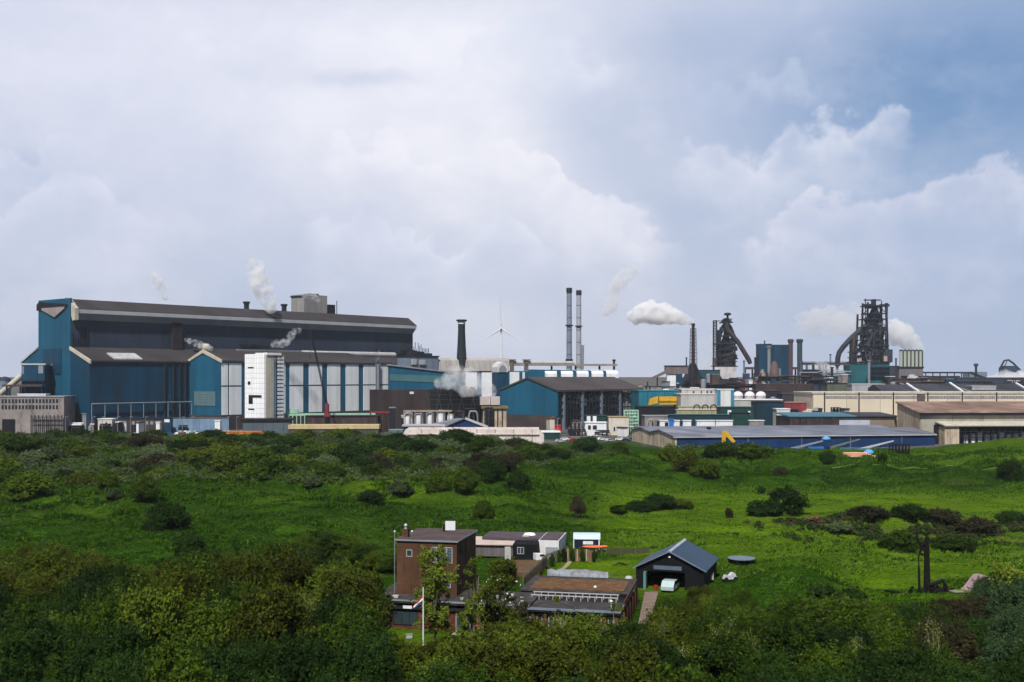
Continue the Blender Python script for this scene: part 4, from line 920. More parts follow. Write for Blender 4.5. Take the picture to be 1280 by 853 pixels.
# wind turbine
K = Fr(626.5, 1500, 0); kk = 1500/F; b = K.root('wind_turbine', 'white three bladed wind turbine far behind the white hall', 'wind turbine')
MB().lathe((0, 0, 0), [(2.0, 0), (1.2, K.z(412))], 14).build('tower', WHITE, b)
MB().box(-1.6, 1.6, -3, 7, K.z(413), K.z(409.6)).build('nacelle', WHITE, b)
hub = MB().dome((0, 0, 0), 1.6, 2.2, 12, 4).build('hub', WHITE, b); hub.location = (0, -3, K.z(411)); hub.rotation_euler = (R(90), 0, 0)
for ang, bl in ((92, 41), (214, 27), (325, 33)):
    a = R(ang); L_ = bl*kk; m = MB(); n = 8; vs = []
    for k in range(n+1):
        t = k/n; w_ = (1.6*(1-t)**.8+.18) if k > 0 else .8; d = Vector((math.cos(a), 0, math.sin(a)))*L_*t; s_ = Vector((-math.sin(a), 0, math.cos(a)))
        for (cx_, cy_) in ((-.4, 0), (0, -.28), (.6, 0), (0, .28)): vs.append(Vector((0, -4.2, K.z(411)))+d+s_*cx_*w_*1.2+Vector((0, cy_*w_, 0)))
    m.add(vs, [(k*4+j, k*4+(j+1) % 4, k*4+4+(j+1) % 4, k*4+4+j) for k in range(n) for j in range(4)], True)
    m.build('blade', WHITE, b)
# ------------------------------------------------------------------ left edge: concrete office, hoppers
B = Fr(80, 575, 4); b = B.root('concrete_office', 'stained concrete two storey office with strip windows at the far left', 'office building')
q0 = B.u(-40)
MB().box(q0, 0, 0, 18, 0, B.z(496.5)).build('wall', CONC, b); MB().box(q0, .3, -.3, 18.3, B.z(496.5), B.z(495.4)).build('roof', SOFF, b)
for row in (501.5, 509):
    for k in range(17):
        px = 2+k*4.25; MB().box(B.u(px), B.u(px+2.6), -.12, 0, B.z(row+2.6), B.z(row-2.4)).build('window', GLASS, b)
MB().box(B.u(3), B.u(19), -.3, 0, 0, B.z(524)).build('opening', BLACK, b)
m = MB()
for py in (521, 527): m.box(B.u(40), -.5, -1.5, -1.2, B.z(py+.8), B.z(py))
for k in range(9): m.bar((B.u(40+k*4.8), -1.3, 0), (B.u(40+k*4.8), -1.3, B.z(519)), .4)
m.build('railing', STEEL, b)
simple('white_roof_duct', 'fat white duct lying on the concrete office roof', 'duct', 22, 57, 492.5, 582, 5, WHITE, WHITE, pb=495.5)
B = Fr(27, 600, 6); b = B.root('teal_hopper_house', 'square teal hopper house with grey posts against the end of the hall', 'hopper house')
MB().box(0, B.u(56), 0, 12, 6, B.z(456.5)).build('wall', TEALD, b); MB().box(-.5, B.u(56)+.5, -.5, 12.5, B.z(456.5), B.z(454.5)).build('roof', BAND, b)
MB().box(B.u(48), B.u(54), -.25, 0, B.z(467), B.z(457)).box(B.u(28), B.u(30), -.25, 0, B.z(468), B.z(458)).build('panel', GREY, b)
m = MB(); m.box(B.u(5), B.u(55), -3, 9, B.z(483.5), B.z(481)); m.build('deck', RUST, b)
m = MB(); m.box(B.u(27), B.u(56), -1, -.3, B.z(477), B.z(475.5))
for px in (10, 27, 33, 54): m.bar((B.u(px), -2, 0), (B.u(px), -2, B.z(481)), .7)
m.build('post', STEEL, b)
B = Fr(0, 640, 0); b = B.root('conveyor_bridge', 'pale sloping conveyor tube rising to the teal hopper house', 'conveyor')
MB().cyl((B.u(-14), 0, B.z(505)), (B.u(28), 0, B.z(469)), 1.7, n=8).build('tube', CREAM, b)
MB().bar((B.u(8), 0, 0), (B.u(8), 0, B.z(488)), 1).build('leg', STEEL, b)
for px, r_, lb in ((-3, 8, 'dark domed silo partly outside the picture at the far left'), (6, 7, 'dark domed silo beside the conveyor bridge at the far left')):
    K = Fr(px, 660, 0); b = K.root('domed_silo', lb, 'silo', 'domed silos'); MB().lathe((0, 0, 0), [(r_*.47, 0), (r_*.47, K.z(476))], 16).build('shell', GREYB, b); MB().dome((0, 0, K.z(476)), r_*.49, 2.4).build('dome', SLATE, b)

# low things at the hall's foot
BRK = M('dark_brick', (.060, .050, .050), .85, .25, .3, .2, rows=1.2, seam=3)
simple('dark_brick_office', 'long single storey dark brick office with white framed windows before the hall', 'building', 130, 208, 523, 585, 9, BRK, STEEL, ang=3,
       wins=[(145, 148.5, 527, 531), (152, 155.5, 527, 531), (165, 168.5, 527, 531), (171, 174.5, 527, 531), (182, 185.5, 527, 531), (188, 191.5, 527, 531)], wm=GREY)
simple('white_gatehouse', 'square cream gatehouse block standing before the dark brick office', 'building', 122.5, 140, 523.5, 578, 7, M('gate_cream', (.56, .52, .46), .8, .15, .2, .4), WHITE, wins=[(132, 134, 528, 536)])
simple('pale_blue_fence_wall', 'long pale blue hoarding behind the parked cars', 'hoarding', 214, 286, 522.5, 600, .4, M('pale_blue_panels', (.16, .25, .36), .7, .2, .2, .2, seam=3), GREY, rt=.4)
simple('notice_kiosk', 'dark blue kiosk with a white board left of the hoarding', 'kiosk', 203.5, 214, 523, 580, 3, M('kiosk_navy', (.01, .04, .08), .6), BLACK, wins=[(205.5, 212, 524, 528)], wm=WHITE)
simple('white_booth', 'narrow white booth left of the dark blue kiosk', 'booth', 195, 199.5, 527.5, 576, 2.5, WHITE, WHITE)
simple('white_switch_box', 'tall white switch box among the parked cars', 'box', 268.5, 275, 525.5, 592, 2.5, WHITE, WHITE)
simple('grey_pump_house', 'small grey pump house at the foot of the hall end wall', 'building', 103, 114, 517, 590, 6, CONC, GREY)
# cars
CARP = {}
def make_car(key, paint):
    t = thing('parked_car', 'car', 'car', group='parked cars')
    MB().prism([(-2.1, .35), (2.1, .35), (2.15, .75), (1.3, .95), (.7, 1.42), (-1.2, 1.45), (-1.95, .95), (-2.15, .8)], -.85, .85, 'v').build('body', paint, t)
    MB().prism([(1.2, .97), (.68, 1.36), (-1.15, 1.39), (-1.8, .97)], -.87, .87, 'v').build('windows', GLASS, t)
    for sx in (-1.3, 1.3):
        for sy in (-.8, .8): MB().cyl((sx, sy-.1, .33), (sx, sy+.1, .33), .33, n=12).build('wheel', BLACK, t)
    return t
CARC = dict(white=(.75, .75, .77), silver=(.42, .44, .47), black=(.02, .02, .025), blue=(.03, .08, .22), red=(.4, .03, .03), grey=(.16, .17, .18))
def car(color, px, Y, rz, where, z=0):
    x = X(px, Y); lb = f'{color} car {where}'
    if color not in CARP:
        CARP[color] = make_car(color, M('car_'+color, CARC[color], .3, .05, .5, 0, spec=.6)); o = CARP[color]; o.location = (x, Y, z); o.rotation_euler = (0, 0, rz); o['label'] = lb; o['group'] = 'parked cars'
    else: o = dup(CARP[color], (x, Y, z), rz, lb, 'parked cars')
    return o
rnd = random.Random(11)
for row, Yr in ((0, 566), (1, 574), (2, 582)):
    for k in range(19):
        px = 222+k*5.9+rnd.uniform(-.8, .8)+row*2
        if px > 332 or rnd.random() < .12: continue
        cc = rnd.choice(['white', 'silver', 'white', 'black', 'blue', 'grey', 'silver', 'white', 'red'])
        car(cc, px, Yr, rnd.choice([0, 3.14])+R(85)+rnd.uniform(-.1, .1), 'parked in the packed car park left of the wrapped tower')
for px, cc in ((139, 'white'), (155, 'silver'), (170, 'white'), (186, 'grey'), (148, 'black'), (205, 'silver'), (212, 'blue')): car(cc, px, 562, .1, 'parked before the dark brick office')
for px, Y, cc in ((706, 520, 'white'), (716, 512, 'red'), (727, 508, 'black'), (741, 515, 'blue'), (752, 520, 'white'), (762, 510, 'silver'), (775, 520, 'white'), (783, 512, 'black'), (790, 520, 'blue'), (700, 505, 'silver'), (735, 498, 'red')): car(cc, px, Y, rnd.uniform(-.4, .6), 'parked on the yard below the open sided shed', hz(X(px, Y), Y))
simple('orange_barrier', 'low orange and white site barrier by the car park', 'barrier', 276, 332, 539, 560, .6, M('orange_barrier', (.65, .22, .03), .6), M('orange_b2', (.6, .25, .05), .6))
# lamp posts
lp = thing('lamp_post', 'slim grey lamp post standing before the steel hall', 'lamp post', (0, 0, 0), 0, 'lamp posts before the steel hall')
MB().cyl((0, 0, 0), (0, 0, 9.5), .16, .09, 8).build('pole', GREY, lp); MB().box(-.1, 1.3, -.15, .15, 9.4, 9.6).build('lamp_head', GREY, lp)
for i, px in enumerate((82, 116, 128, 147, 163, 182, 228, 240, 284, 296)):
    loc = (X(px, 560), 560, 0)
    if i == 0: lp.location = loc
    else: dup(lp, loc, 0)
for px, Y in ((697, 540), (727, 500), (690, 560)): dup(lp, (X(px, Y), Y, 0), 0, 'slim grey lamp post in the yard below the open sided shed', 'lamp posts in the yard')

# ------------------------------------------------------------------ middle right: pale plant, domes, containers
simple('arched_pipe_plant', 'pale concrete plant building with three hooped pipes on its front', 'building', 848, 902, 508, 600, 6, M('pale_render', (.50, .49, .47), .8, .2, .12, .4), M('ochre_slab', (.42, .38, .22), .8), ang=2)
b = simple('pale_process_hall', 'large pale grey process hall behind the hooped pipes', 'building', 851, 905, 492.5, 625, 20, M('pale_hall', (.46, .46, .45), .8, .22, .08, .4), M('stained_white_roof', (.56, .55, .53), .8, .3, .1, .3), ang=3)
B = Fr(858, 598, 0); b = B.root('hooped_pipes', 'row of three dark hooped pipes against the pale plant front', 'pipework')
for px in (871, 881.5, 892):
    q = B.u(px); r_ = 1.5; MB().tube([(q-r_, 0, B.z(516)), (q-r_, 0, B.z(509)), (q-r_*.7, 0, B.z(507.2)), (q, 0, B.z(506.3)), (q+r_*.7, 0, B.z(507.2)), (q+r_, 0, B.z(509)), (q+r_, 0, B.z(511))], .35).build('pipe', STEEL, b)
simple('ochre_base_wall', 'stained ochre retaining wall below the hooped pipes', 'wall', 846, 906, 512, 592, 4, M('ochre_wall', (.36, .32, .17), .85, .3, .2, .5), CREAM, ang=2)
simple('roof_parapet_block', 'stained white roof block with vents left of the white tower', 'building', 852, 901, 486.5, 660, 18, M('stained_white', (.58, .54, .5), .8, .3, .1, .5), WHITE, wins=[(866, 868, 489, 492), (876, 877.5, 489, 492), (883, 885, 489, 492), (888, 890, 489, 492)])
b = simple('white_lift_tower', 'square white tower with blue corner strips beside the domed tanks', 'tower', 897, 917, 486.5, 612, 9, M('tower_white', (.66, .66, .66), .6, .1, .1, .3), WHITE)
for a, c_ in ((896.6, 900.6), (913.4, 917.4)): MB().box(X(a, 612)-X(897, 612), X(c_, 612)-X(897, 612), -.3, -.02, 0, Zp(487.6, 612)).build('corner_strip', M('blue_strip', (.03, .20, .33), .6), b)
for i, px in enumerate((922.5, 937, 951)):
    K = Fr(px, 640, 0); b = K.root('domed_tank', ['white domed tank nearest the square white tower', 'white domed tank, middle one of three', 'white domed tank farthest from the square white tower'][i], 'tank', 'white domed tanks')
    MB().lathe((0, 0, 0), [(2.9, 0), (2.9, K.z(495))], 16).build('shell', M('dome_shell', (.52, .48, .46), .6, .2, .2, .5), b); MB().dome((0, 0, K.z(495)), 3.0, 2.6, 16, 5).build('dome', M('dome_white', (.66, .66, .70), .4, .1, .2, .2), b)
simple('long_white_roof_block', 'long flat block with white roof edge under the domed tanks', 'building', 916, 978, 499.5, 615, 16, M('pale_grey_wall', (.44, .44, .42), .8, .2, .1, .4), WHITE)
simple('dark_teal_block', 'dark blank teal block right of the domed tanks', 'building', 946, 980, 502, 600, 14, M('ink_teal', (.006, .03, .05), .7), BLACK)
simple('maroon_workshop', 'maroon workshop with a dark door opening', 'building', 979.5, 1008, 503, 605, 14, MAROON, M('rosy_roof', (.30, .16, .15), .8), wins=[(988, 998, 512, 520)], wm=BLACK)
simple('white_cube_store', 'white cube shaped store beside the maroon workshop', 'building', 971, 987.5, 511, 590, 9, M('cube_white', (.62, .60, .58), .7, .1, .2, .4), WHITE)
simple('dark_green_block', 'dark green block with two white windows', 'building', 901, 942, 509, 580, 12, DGRN, DGRN, wins=[(909.5, 914, 513, 521), (917.5, 921, 516, 521), (935, 938, 514, 520)], wm=WHITE)
simple('dark_green_step', 'lower dark green step of the block before the containers', 'building', 914, 938, 516, 570, 6, DGRN, BLACK)
simple('long_dark_wall', 'long dark blue green wall behind the white containers', 'wall', 836, 915, 518, 572, 3, M('inky_wall', (.01, .035, .05), .7, .3, .1, .3), M('dull_green_cap', (.05, .12, .13), .8))
cols = [('white', (825, 849.5)), ('blue', (836.5, 842)), ('white', (854, 864)), ('white', (871, 894)), ('white', (895, 916)), ('grey', (937, 955))]
for i, (cc, (a, b_)) in enumerate(cols):
    lab = ['white container with a dark opening, leftmost behind the navy shed roof', 'bright blue container end standing before the leftmost white container', 'short white container second in the row behind the navy shed', 'long white container in the middle of the row behind the navy shed', 'long white container at the right end of the row', 'stained grey container beside the grassy bank'][i]
    bb = simple('container', lab, 'container', a, b_, 525.5 if i != 1 else 524, 552 if i != 1 else 551, 3.5, WHITE if cc == 'white' else (BLUEP if cc == 'blue' else CONC), WHITE if cc != 'blue' else BLUEP, group='containers behind the navy shed')
    if i == 0: MB().box(X(831, 552)-X(825, 552), X(835.5, 552)-X(825, 552), -.1, 0, 0, Zp(528, 552)).build('opening', BLACK, bb)
def sheet(name, x0, x1, y0, y1, m_, z=.02, n=6):
    o = MB().add([(x0, y0, z), (x1, y0, z), (x1, y1, z), (x0, y1, z)], [(0, 1, 2, 3)]).build(name, m_); o['kind'] = 'structure'; return o
GRASSP = M('plant_grass', (.06, .12, .015), .95, .35, .12, 0)
sheet('grass_verge', X(950, 560), X(1000, 560), 548, 640, GRASSP)
sheet('road', X(690, 530), X(812, 530), 524, 534, M('asphalt', (.05, .05, .052), .9, .2, .1, 0), .03)
sheet('road', X(690, 590)-30, X(860, 590), 586, 596, MATS['asphalt'], .03)

# ------------------------------------------------------------------ big sheds on the right
B = Fr(843, 455, 10); b = B.root('long_navy_shed', 'very long navy shed with pale roof and two rust streaked gables', 'shed')
ze = B.z(546.5); q1 = B.u(1168.5)
vA_, vV, vB_, vE = B.v(824.8), B.v(813), B.v(801), B.v(790)
zA, zV, zB, zE = B.z(538.5, 0, vA_), B.z(541, 0, vV), B.z(535, 0, vB_), B.z(538, 0, vE)
MB().prism([(0, 0), (0, ze), (vA_, zA), (vV, zV), (vB_, zB), (vE, zE), (vE, 0)], 0, 1).build('gable', RUSTW, b)
MB().box(1.01, q1, 0, .6, 0, ze).build('front_wall', NAVY, b)
MB().box(q1-1, q1, .61, vE, 0, ze).build('end_wall', NAVY, b)
MB().prism([(-.6, ze), (vA_, zA+.1), (vV, zV+.1), (vB_, zB+.1), (vE+.4, zE), (vE+.4, zE+.4), (vB_, zB+.6), (vV, zV+.5), (vA_, zA+.6), (-.6, ze+.35)], -.5, q1+.5).build('roof', SHEDR, b)
MB().box(-.7, q1+.6, -.75, -.6, ze-.3, ze+.15).build('gutter', BAND, b)
MB().box(B.u(883, vA_), B.u(887, vA_), vA_-2, vA_, zA, zA+1.4).build('roof_vent', BLACK, b)
for px in (935, 1002, 1063, 1127): MB().cyl((B.u(px), -.2, 0), (B.u(px), -.2, ze), .12, n=6).build('downpipe', GREY, b)
B = Fr(987, 520, 3); b = B.root('teal_roofed_store', 'dark brown store with low teal roof behind the navy shed', 'building')
ze = B.z(521.5); q1 = B.u(1121); zr = B.z(516.8, 0, 22)
MB().box(0, q1, 0, 22, 0, ze).build('wall', DBROWN, b)
MB().prism([(-.5, ze), (22, zr), (22, zr+.5), (-.5, ze+.5)], -.5, q1*.62).build('roof', M('teal_sheet_roof', (.06, .15, .20), .6, .2, .05, .1), b)
MB().prism([(-.5, ze), (22, zr), (22, zr+.5), (-.5, ze+.5)], q1*.62+.01, q1+.5).build('roof', DROOF, b)
MB().box(B.u(1049), B.u(1087), -.3, 0, 0, B.z(525.5)).build('white_panel', M('lilac_white', (.42, .44, .50), .6), b)
MB().box(B.u(1087), q1, -.3, 0, 0, B.z(525.5)).build('tan_panel', M('tan_wall', (.22, .17, .13), .8, .2, .1, .3), b)
m = MB()
for px in range(992, 1048, 8): m.bar((B.u(px), -.2, 0), (B.u(px), -.2, ze), .3)
m.build('pilaster', STEEL, b)
B = Fr(1151, 490, 3); b = B.root('brown_roofed_hall', 'beige hall with broad rusty brown roof at the right edge', 'industrial hall')
ze = B.z(518); vL = B.v(1122); zr = B.z(504, 0, vL); q1 = B.u(1420)
MB().prism([(0, 0), (0, ze), (vL, zr), (vL, 0)], 0, q1).build('wall', M('hall_beige', (.36, .34, .29), .85, .15, .1, .2, seam=14, seamw=.02, dirt=(.16, .12, .08), dirtamt=.6), b)
MB().prism([(.05, .1), (.05, ze-.4), (vL-.2, zr-.5), (vL-.2, .1)], -.25, -.02).build('end_cladding', M('hall_end', (.42, .34, .24), .85, .2, .1, .5, dirt=(.2, .1, .05), dirtamt=.7), b)
MB().prism([(-1, ze), (vL+.5, zr), (vL+.5, zr+.7), (-1, ze+.7)], -.8, q1).build('roof', M('rusty_roof', (.20, .13, .10), .8, .3, .05, .3, seam=11, seamw=.04, dirt=(.42, .30, .24), dirtamt=.8), b)
MB().box(-1, q1, -1.3, -1.02, ze-.5, ze+.6).build('gutter', BLACK, b)
b2 = B.root('lean_to_loading_bay', 'low lean to loading bay with dark openings on the beige hall', 'loading bay')
a0 = B.u(1181, -9); 
MB().prism([(-.4, B.z(528.5, a0)), (-10, B.z(533, a0, -9)), (-10, B.z(533, a0, -9)+.5), (-.4, B.z(528.5, a0)+.6)], a0-.5, q1).build('roof', CREAM, b2)
MB().box(a0, B.u(1199, -9), -9, -.5, 0, B.z(534, a0, -9)).build('wall', RUSTW, b2)
MB().box(B.u(1199, -9), q1, -2, -.5, 0, B.z(533, a0, -9)-1).build('back_wall', BLACK, b2)
m = MB()
for px in range(1200, 1420, 7): m.bar((B.u(px, -9), -9, 0), (B.u(px, -9), -9, B.z(534, a0, -9)), .25)
for py in (540, 543.5, 547): m.bar((B.u(1199, -9), -9, B.z(py, a0, -9)), (q1, -9, B.z(py, a0, -9)), .2)
m.build('railing', STEEL, b2)
MB().box(B.u(1168, -1), a0, -3, -.3, 0, B.z(531)).build('door', BLACK, b2)
m = MB()
for k in range(14): q = B.u(1205+k*9, -5); m.box(q, q+1.8, -5, -3.5, 0, B.z(544, a0, -5)+(k % 3)*.5)
m.build('stacked_goods', WHITE, b2)
B = Fr(1016, 600, 0); b = B.root('long_cream_hall', 'very long cream rendered hall with grey window band on the right', 'industrial hall')
q1 = B.u(1430); zt = B.z(490.5)
MB().box(0, q1, 0, 40, 0, zt-.8).build('wall', M('cream_render', (.62, .54, .42), .8, .1, .06, .12, seam=18, seamw=.02, seamd=.4), b)
MB().box(-.4, q1, -.4, 40, zt-.8, zt).build('coping', CREAM, b)
MB().prism([(0, 0), (-4, 0), (-4.5, B.z(515)), (0, B.z(512))], 0, 14, 'v').build('buttress', M('cream_plain', (.62, .55, .44), .8), b)
k = 0
for a in range(1032, 1420, 43):
    MB().box(B.u(a), B.u(min(a+40, 1420)), -.12, 0, B.z(498.5), B.z(495)).build('window_band', M('band_grey', (.30, .29, .28), .6, .3, .5, .2, seam=1.6, seamw=.15), b)
    MB().cyl((B.u(a-1.5), -.4, 0), (B.u(a-1.5), -.4, zt), .35, n=6).build('downpipe', STEEL, b)
MB().box(B.u(1146), B.u(1156), -.3, 0, B.z(504), B.z(490.5)).build('soot_panel', M('soot', (.10, .08, .08), .9, .5, .3, .8), b)
# dark pitched roofs behind it, with white gutters between
for i, (a, c_, pt) in enumerate(((1105, 1150, 481), (1150, 1205, 480), (1205, 1290, 480.5))):
    B = Fr(a, 660+i*12, 0); b = B.root('dark_pitched_roof_hall', ['dark pitched roof hall left of three behind the cream hall', 'dark pitched roof hall, middle one behind the cream hall', 'dark pitched roof hall at the right edge behind the cream hall'][i], 'industrial hall', 'dark roofed halls')
    q = B.u(c_); zr = B.z(pt); ze = B.z(491)
    MB().box(0, q, 0, 40, 0, ze).build('wall', CONC, b); MB().prism([(-.3, ze), (20, zr), (40, ze), (40, ze-.5), (-.3, ze-.5)], 0, q).build('roof', DROOF, b)
    MB().prism([(-.4, ze+.02), (20, zr+.1), (20, zr+.9), (-.4, ze+.9)], q-1.3, q-.1).build('valley_gutter', WHITE, b)
    MB().add([(q*.1, -.2, ze+.4), (q*.1+2.2, -.2, ze+.4), (q*.1-7, 19, zr+.3), (q*.1-9, 19, zr+.3)], [(0, 1, 2, 3), (3, 2, 1, 0)]).build('skylight', PIPEW, b) if i else None
for px0, px1, pt, lb in ((1065, 1106, 480, 'grey low hall with pale right end below the big furnace'), (1215, 1245, 482.5, 'white canopy roof beyond the cream hall'),):
    simple('low_white_hall', lb, 'building', px0, px1, pt, 690, 16, M('greyish_white', (.36, .36, .38), .7, .2, .1, .3), M('gr_white_roof', (.5, .5, .52), .7, .2, .1, .2))
simple('olive_tank_building', 'olive grey flat building with dark roof left of the big furnace', 'building', 1034, 1063, 479, 700, 14, M('olive_grey', (.10, .11, .08), .8, .3, .1, .4), STEEL)

# machines and stores before the navy shed
E = Fr(902.5, 415, 0, hz(X(902.5, 415), 415)); b = E.root('yellow_excavator', 'yellow excavator with its arm bent high above the dune bushes', 'excavator')
q = E.u(918); zt = E.z(539)
MB().prism([(-.2, 2.0), (1.2, 2.0), (1.35, zt-.6), (.9, zt+.1), (.1, zt-.2)], -.35, .35, 'v').build('boom', YEL, b)
MB().prism([(.5, zt+.15), (.9, zt-1.3), (q-.6, E.z(554)), (q+.4, E.z(552)), (q*.55, zt-.9), (1.4, zt+.2)], -.4, .4, 'v').build('stick', YEL, b)
MB().cyl((1.2, 0, zt-2.6), (2.4, 0, zt-1.6), .12).build('hydraulic_ram', GREY, b)
MB().prism([(q-.8, E.z(555)), (q+.7, E.z(552)), (q+1.4, E.z(560)), (q, E.z(563)), (q-1, E.z(560))], -.7, .7, 'v').build('bucket', STEEL, b)
MB().box(-3.6, .6, -1.3, 1.3, 1.0, 2.6).build('house', YEL, b); MB().box(-.9, .7, -1.35, -.3, 1.6, 3.0).build('cab', GLASS, b)
MB().box(-3, 1.4, -1.5, -.8, 0, .9).box(-3, 1.4, .8, 1.5, 0, .9).build('track', BLACK, b)
for i, (px0, py0, px1, py1, Y, lb, c1, c2) in enumerate((
    (988, 562, 1036, 549, 425, 'blue tarped mobile conveyor with raised grey arm, leftmost of three', BLUEP, GREY),
    (1028, 563, 1074, 549, 428, 'teal grey mobile conveyor in the middle of three', M('dusty_teal', (.06, .16, .22), .7), M('olive_arm', (.14, .15, .11), .7)),
    (1072, 563, 1116, 551, 423, 'mobile conveyor with pale raised arm beside the dark trestle', M('dusty_teal', (.06, .16, .22), .7), PIPEW))):
    B = Fr(px0, Y, 0, hz(X(px0+10, Y), Y)); b = B.root('mobile_conveyor', lb, 'conveyor', 'mobile conveyors before the navy shed')
    q = B.u(px1); z0, z1 = B.z(py0)+.3, B.z(py1)
    MB().prism([(0, z0-.6), (q, z1-.35), (q+.3, z1+.1), (0, z0+.3)], -.5, .5, 'v').build('arm', c2, b)
    MB().box(-1.5, 3.4, -1.2, 1.2, 0, max(z0, .8)+.2).build('hopper', c1, b)
    MB().box(q*.45, q*.85, -1.3, 1.3, .4, z0+.7).build('chassis', c1, b)
    MB().bar((q*.6, 0, .6), (q*.72, 0, z0+(z1-z0)*.7), .3).build('strut', STEEL, b)
    if i == 0: MB().lathe((q-1, 0, z1-.1), [(.6, -.6), (1.6, -.3), (1.7, .4), (.8, 1.0), (.2, 1.1)], 10).build('tarp', M('sky_blue_tarp', (.10, .34, .66), .6), b)
    for s_ in (-1, 1): MB().cyl((q*.55, s_*1.2, .55), (q*.55, s_*1.5, .55), .55, n=12).build('wheel', BLACK, b)
x, y, z = hit(1068, 572); 
b = thing('orange_pipe_stack', 'low stack of faded orange and pink pipes lying on the grass', 'pipe stack', (x, y, z))
kk = y/F
for j in range(3):
    for k in range(4-j): MB().cyl((-24*kk+j*1.3, k*.55+j*.27, .25+j*.45), (26*kk-j*1.1, k*.55+j*.27, .25+j*.45), .26, n=10).build('pipe', M('salmon_pipe', (.62, .27, .17), .6, .2, .5, .3) if (j+k) % 2 else M('peach_pipe', (.66, .42, .32), .6, .2, .5, .3), b)
x, y, z = hit(1086, 568); b = thing('blue_tarped_heap', 'small heap under a bright blue tarp behind the orange pipes', 'tarped heap', (x, y, z))
MB().lathe((0, 0, 0), [(1.7, 0), (1.55, .7), (1.0, 1.25), (.3, 1.45)], 9).build('tarp', M('sky_blue_tarp', (.10, .34, .66), .6), b); MB().box(-1.2, 1.2, -1, 1, -.3, .1).build('pallet', RUST, b)
x, y, z = hit(1126, 568); b = thing('dark_trestle', 'short dark timber trestle on the grass right of the conveyors', 'trestle', (x, y, z)); kk = y/F
m = MB()
for k in range(6): m.box(-11*kk+k*4.2*kk, -11*kk+k*4.2*kk+.35, 0, .4, -.4, 2.9); m.box(-11*kk+k*4.2*kk, -11*kk+k*4.2*kk+.35, 2.6, 3, -.4, 2.7)
m.build('post', BLACK, b); MB().box(-11.5*kk, 11*kk, -.1, .5, 2.9, 3.2).box(-11.5*kk, 11*kk, .1, 2.9, 1.4, 1.6).build('beam', BLACK, b)

# ------------------------------------------------------------------ blast furnaces
def local(px0, Y):
    kk = Y/F; return (lambda px: (px-px0)*kk), (lambda py: CH-(py-HZ)*kk), kk
def bf_common(b, m_legs): pass
# the big one
Y = 1100; x_, z_, kk = local(1090, Y); b = thing('blast_furnace', 'towering black blast furnace with curved downcomer pipe at the right', 'blast furnace', (X(1090, Y), Y, 0))
m = MB()
for px, pt in ((1068, 420), (1076.5, 392), (1083, 378), (1107, 379)):
    for dy in (0, 16): m.bar((x_(px)-1.5, dy, 0), (x_(px+1.8), dy, z_(pt)), 1.5)
for dy in (0, 16): m.bar((x_(1112), dy, 0), (x_(1107.5), dy, z_(379)), 1.8)
for px in (1086, 1092, 1099, 1104):
    for dy in (2, 14): m.bar((x_(px), dy, 0), (x_(px), dy, z_(410 if px > 1090 else 430)), 1.0)
m.build('leg', STEEL, b)
for py, a, c_ in ((382, 1082, 1108), (392, 1083, 1107), (399, 1079, 1109), (409, 1078, 1109), (418, 1073, 1110), (425, 1078, 1110), (432, 1068, 1111), (440, 1066, 1111), (447, 1066, 1112), (453, 1065, 1113), (460, 1065, 1113), (467, 1064, 1113)):
    MB().box(x_(a), x_(c_), -2, 18, z_(py)-.5, z_(py)+.4).build('platform', STEEL, b)
m = MB(); rnd = random.Random(4)
lv = [382, 392, 399, 409, 418, 425, 432, 440, 447, 453, 460]
for i in range(len(lv)-1):
    for a, c_ in ((1085, 1096), (1096, 1108)):
        if rnd.random() < .8: m.bar((x_(a), -1, z_(lv[i])), (x_(c_), -1, z_(lv[i+1])), .6); 
        if rnd.random() < .6: m.bar((x_(c_), 17, z_(lv[i])), (x_(a), 17, z_(lv[i+1])), .6)
m.build('brace', STEEL, b)
MB().lathe((x_(1096), 8, 0), [(9, z_(475)), (9.5, z_(455)), (7, z_(440)), (5.5, z_(425)), (3.2, z_(410)), (2.4, z_(402))], 16).build('furnace_shell', M('furnace_black', (.016, .018, .025), .7, .4, .1, .4), b)
for pts, r_ in (([(1089, 425), (1084, 412), (1085, 402), (1092, 392), (1096, 384)], 2.3), ([(1103, 428), (1106, 412), (1104, 400), (1098, 390), (1095, 383)], 2.3), ([(1098, 415), (1099, 404), (1097, 392)], 1.8)):
    MB().tube([(x_(p[0]), 6, z_(p[1])) for p in pts], r_, 10).build('uptake', STEEL, b)
MB().tube([(x_(px), 3, z_(py)) for px, py in ((1096, 382), (1097, 392), (1092, 400), (1083, 408), (1074, 415), (1064, 424), (1055, 434), (1050, 441), (1048.3, 448), (1048, 458))], [2.3, 2.6, 2.6, 2.6, 2.6, 2.6, 2.6, 2.6, 2.6, 2.6], 12).build('downcomer', M('pipe_black', (.03, .034, .045), .55, .3, .1, .3), b)
MB().box(x_(1082), x_(1102), 2, 6, z_(375.6), z_(374.4)).box(x_(1092), x_(1096), 2, 8, z_(384), z_(374)).box(x_(1086), x_(1098), 0, 14, z_(385), z_(382.5)).build('top_crane', STEEL, b)
MB().bar((x_(1082.5), 2, z_(400)), (x_(1082.5), 2, z_(373.5)), .7).bar((x_(1102), 0, z_(386)), (x_(1102), 0, z_(376)), .7).build('mast', STEEL, b)
for px, w_ in ((1081, 6), (1088, 4), (1104, 7)): MB().box(x_(px), x_(px)+w_, 2, 10, z_(383), z_(379+rnd.random()*2)).build('winch_house', STEEL, b)
m1, m2, m3 = MB(), MB(), MB()
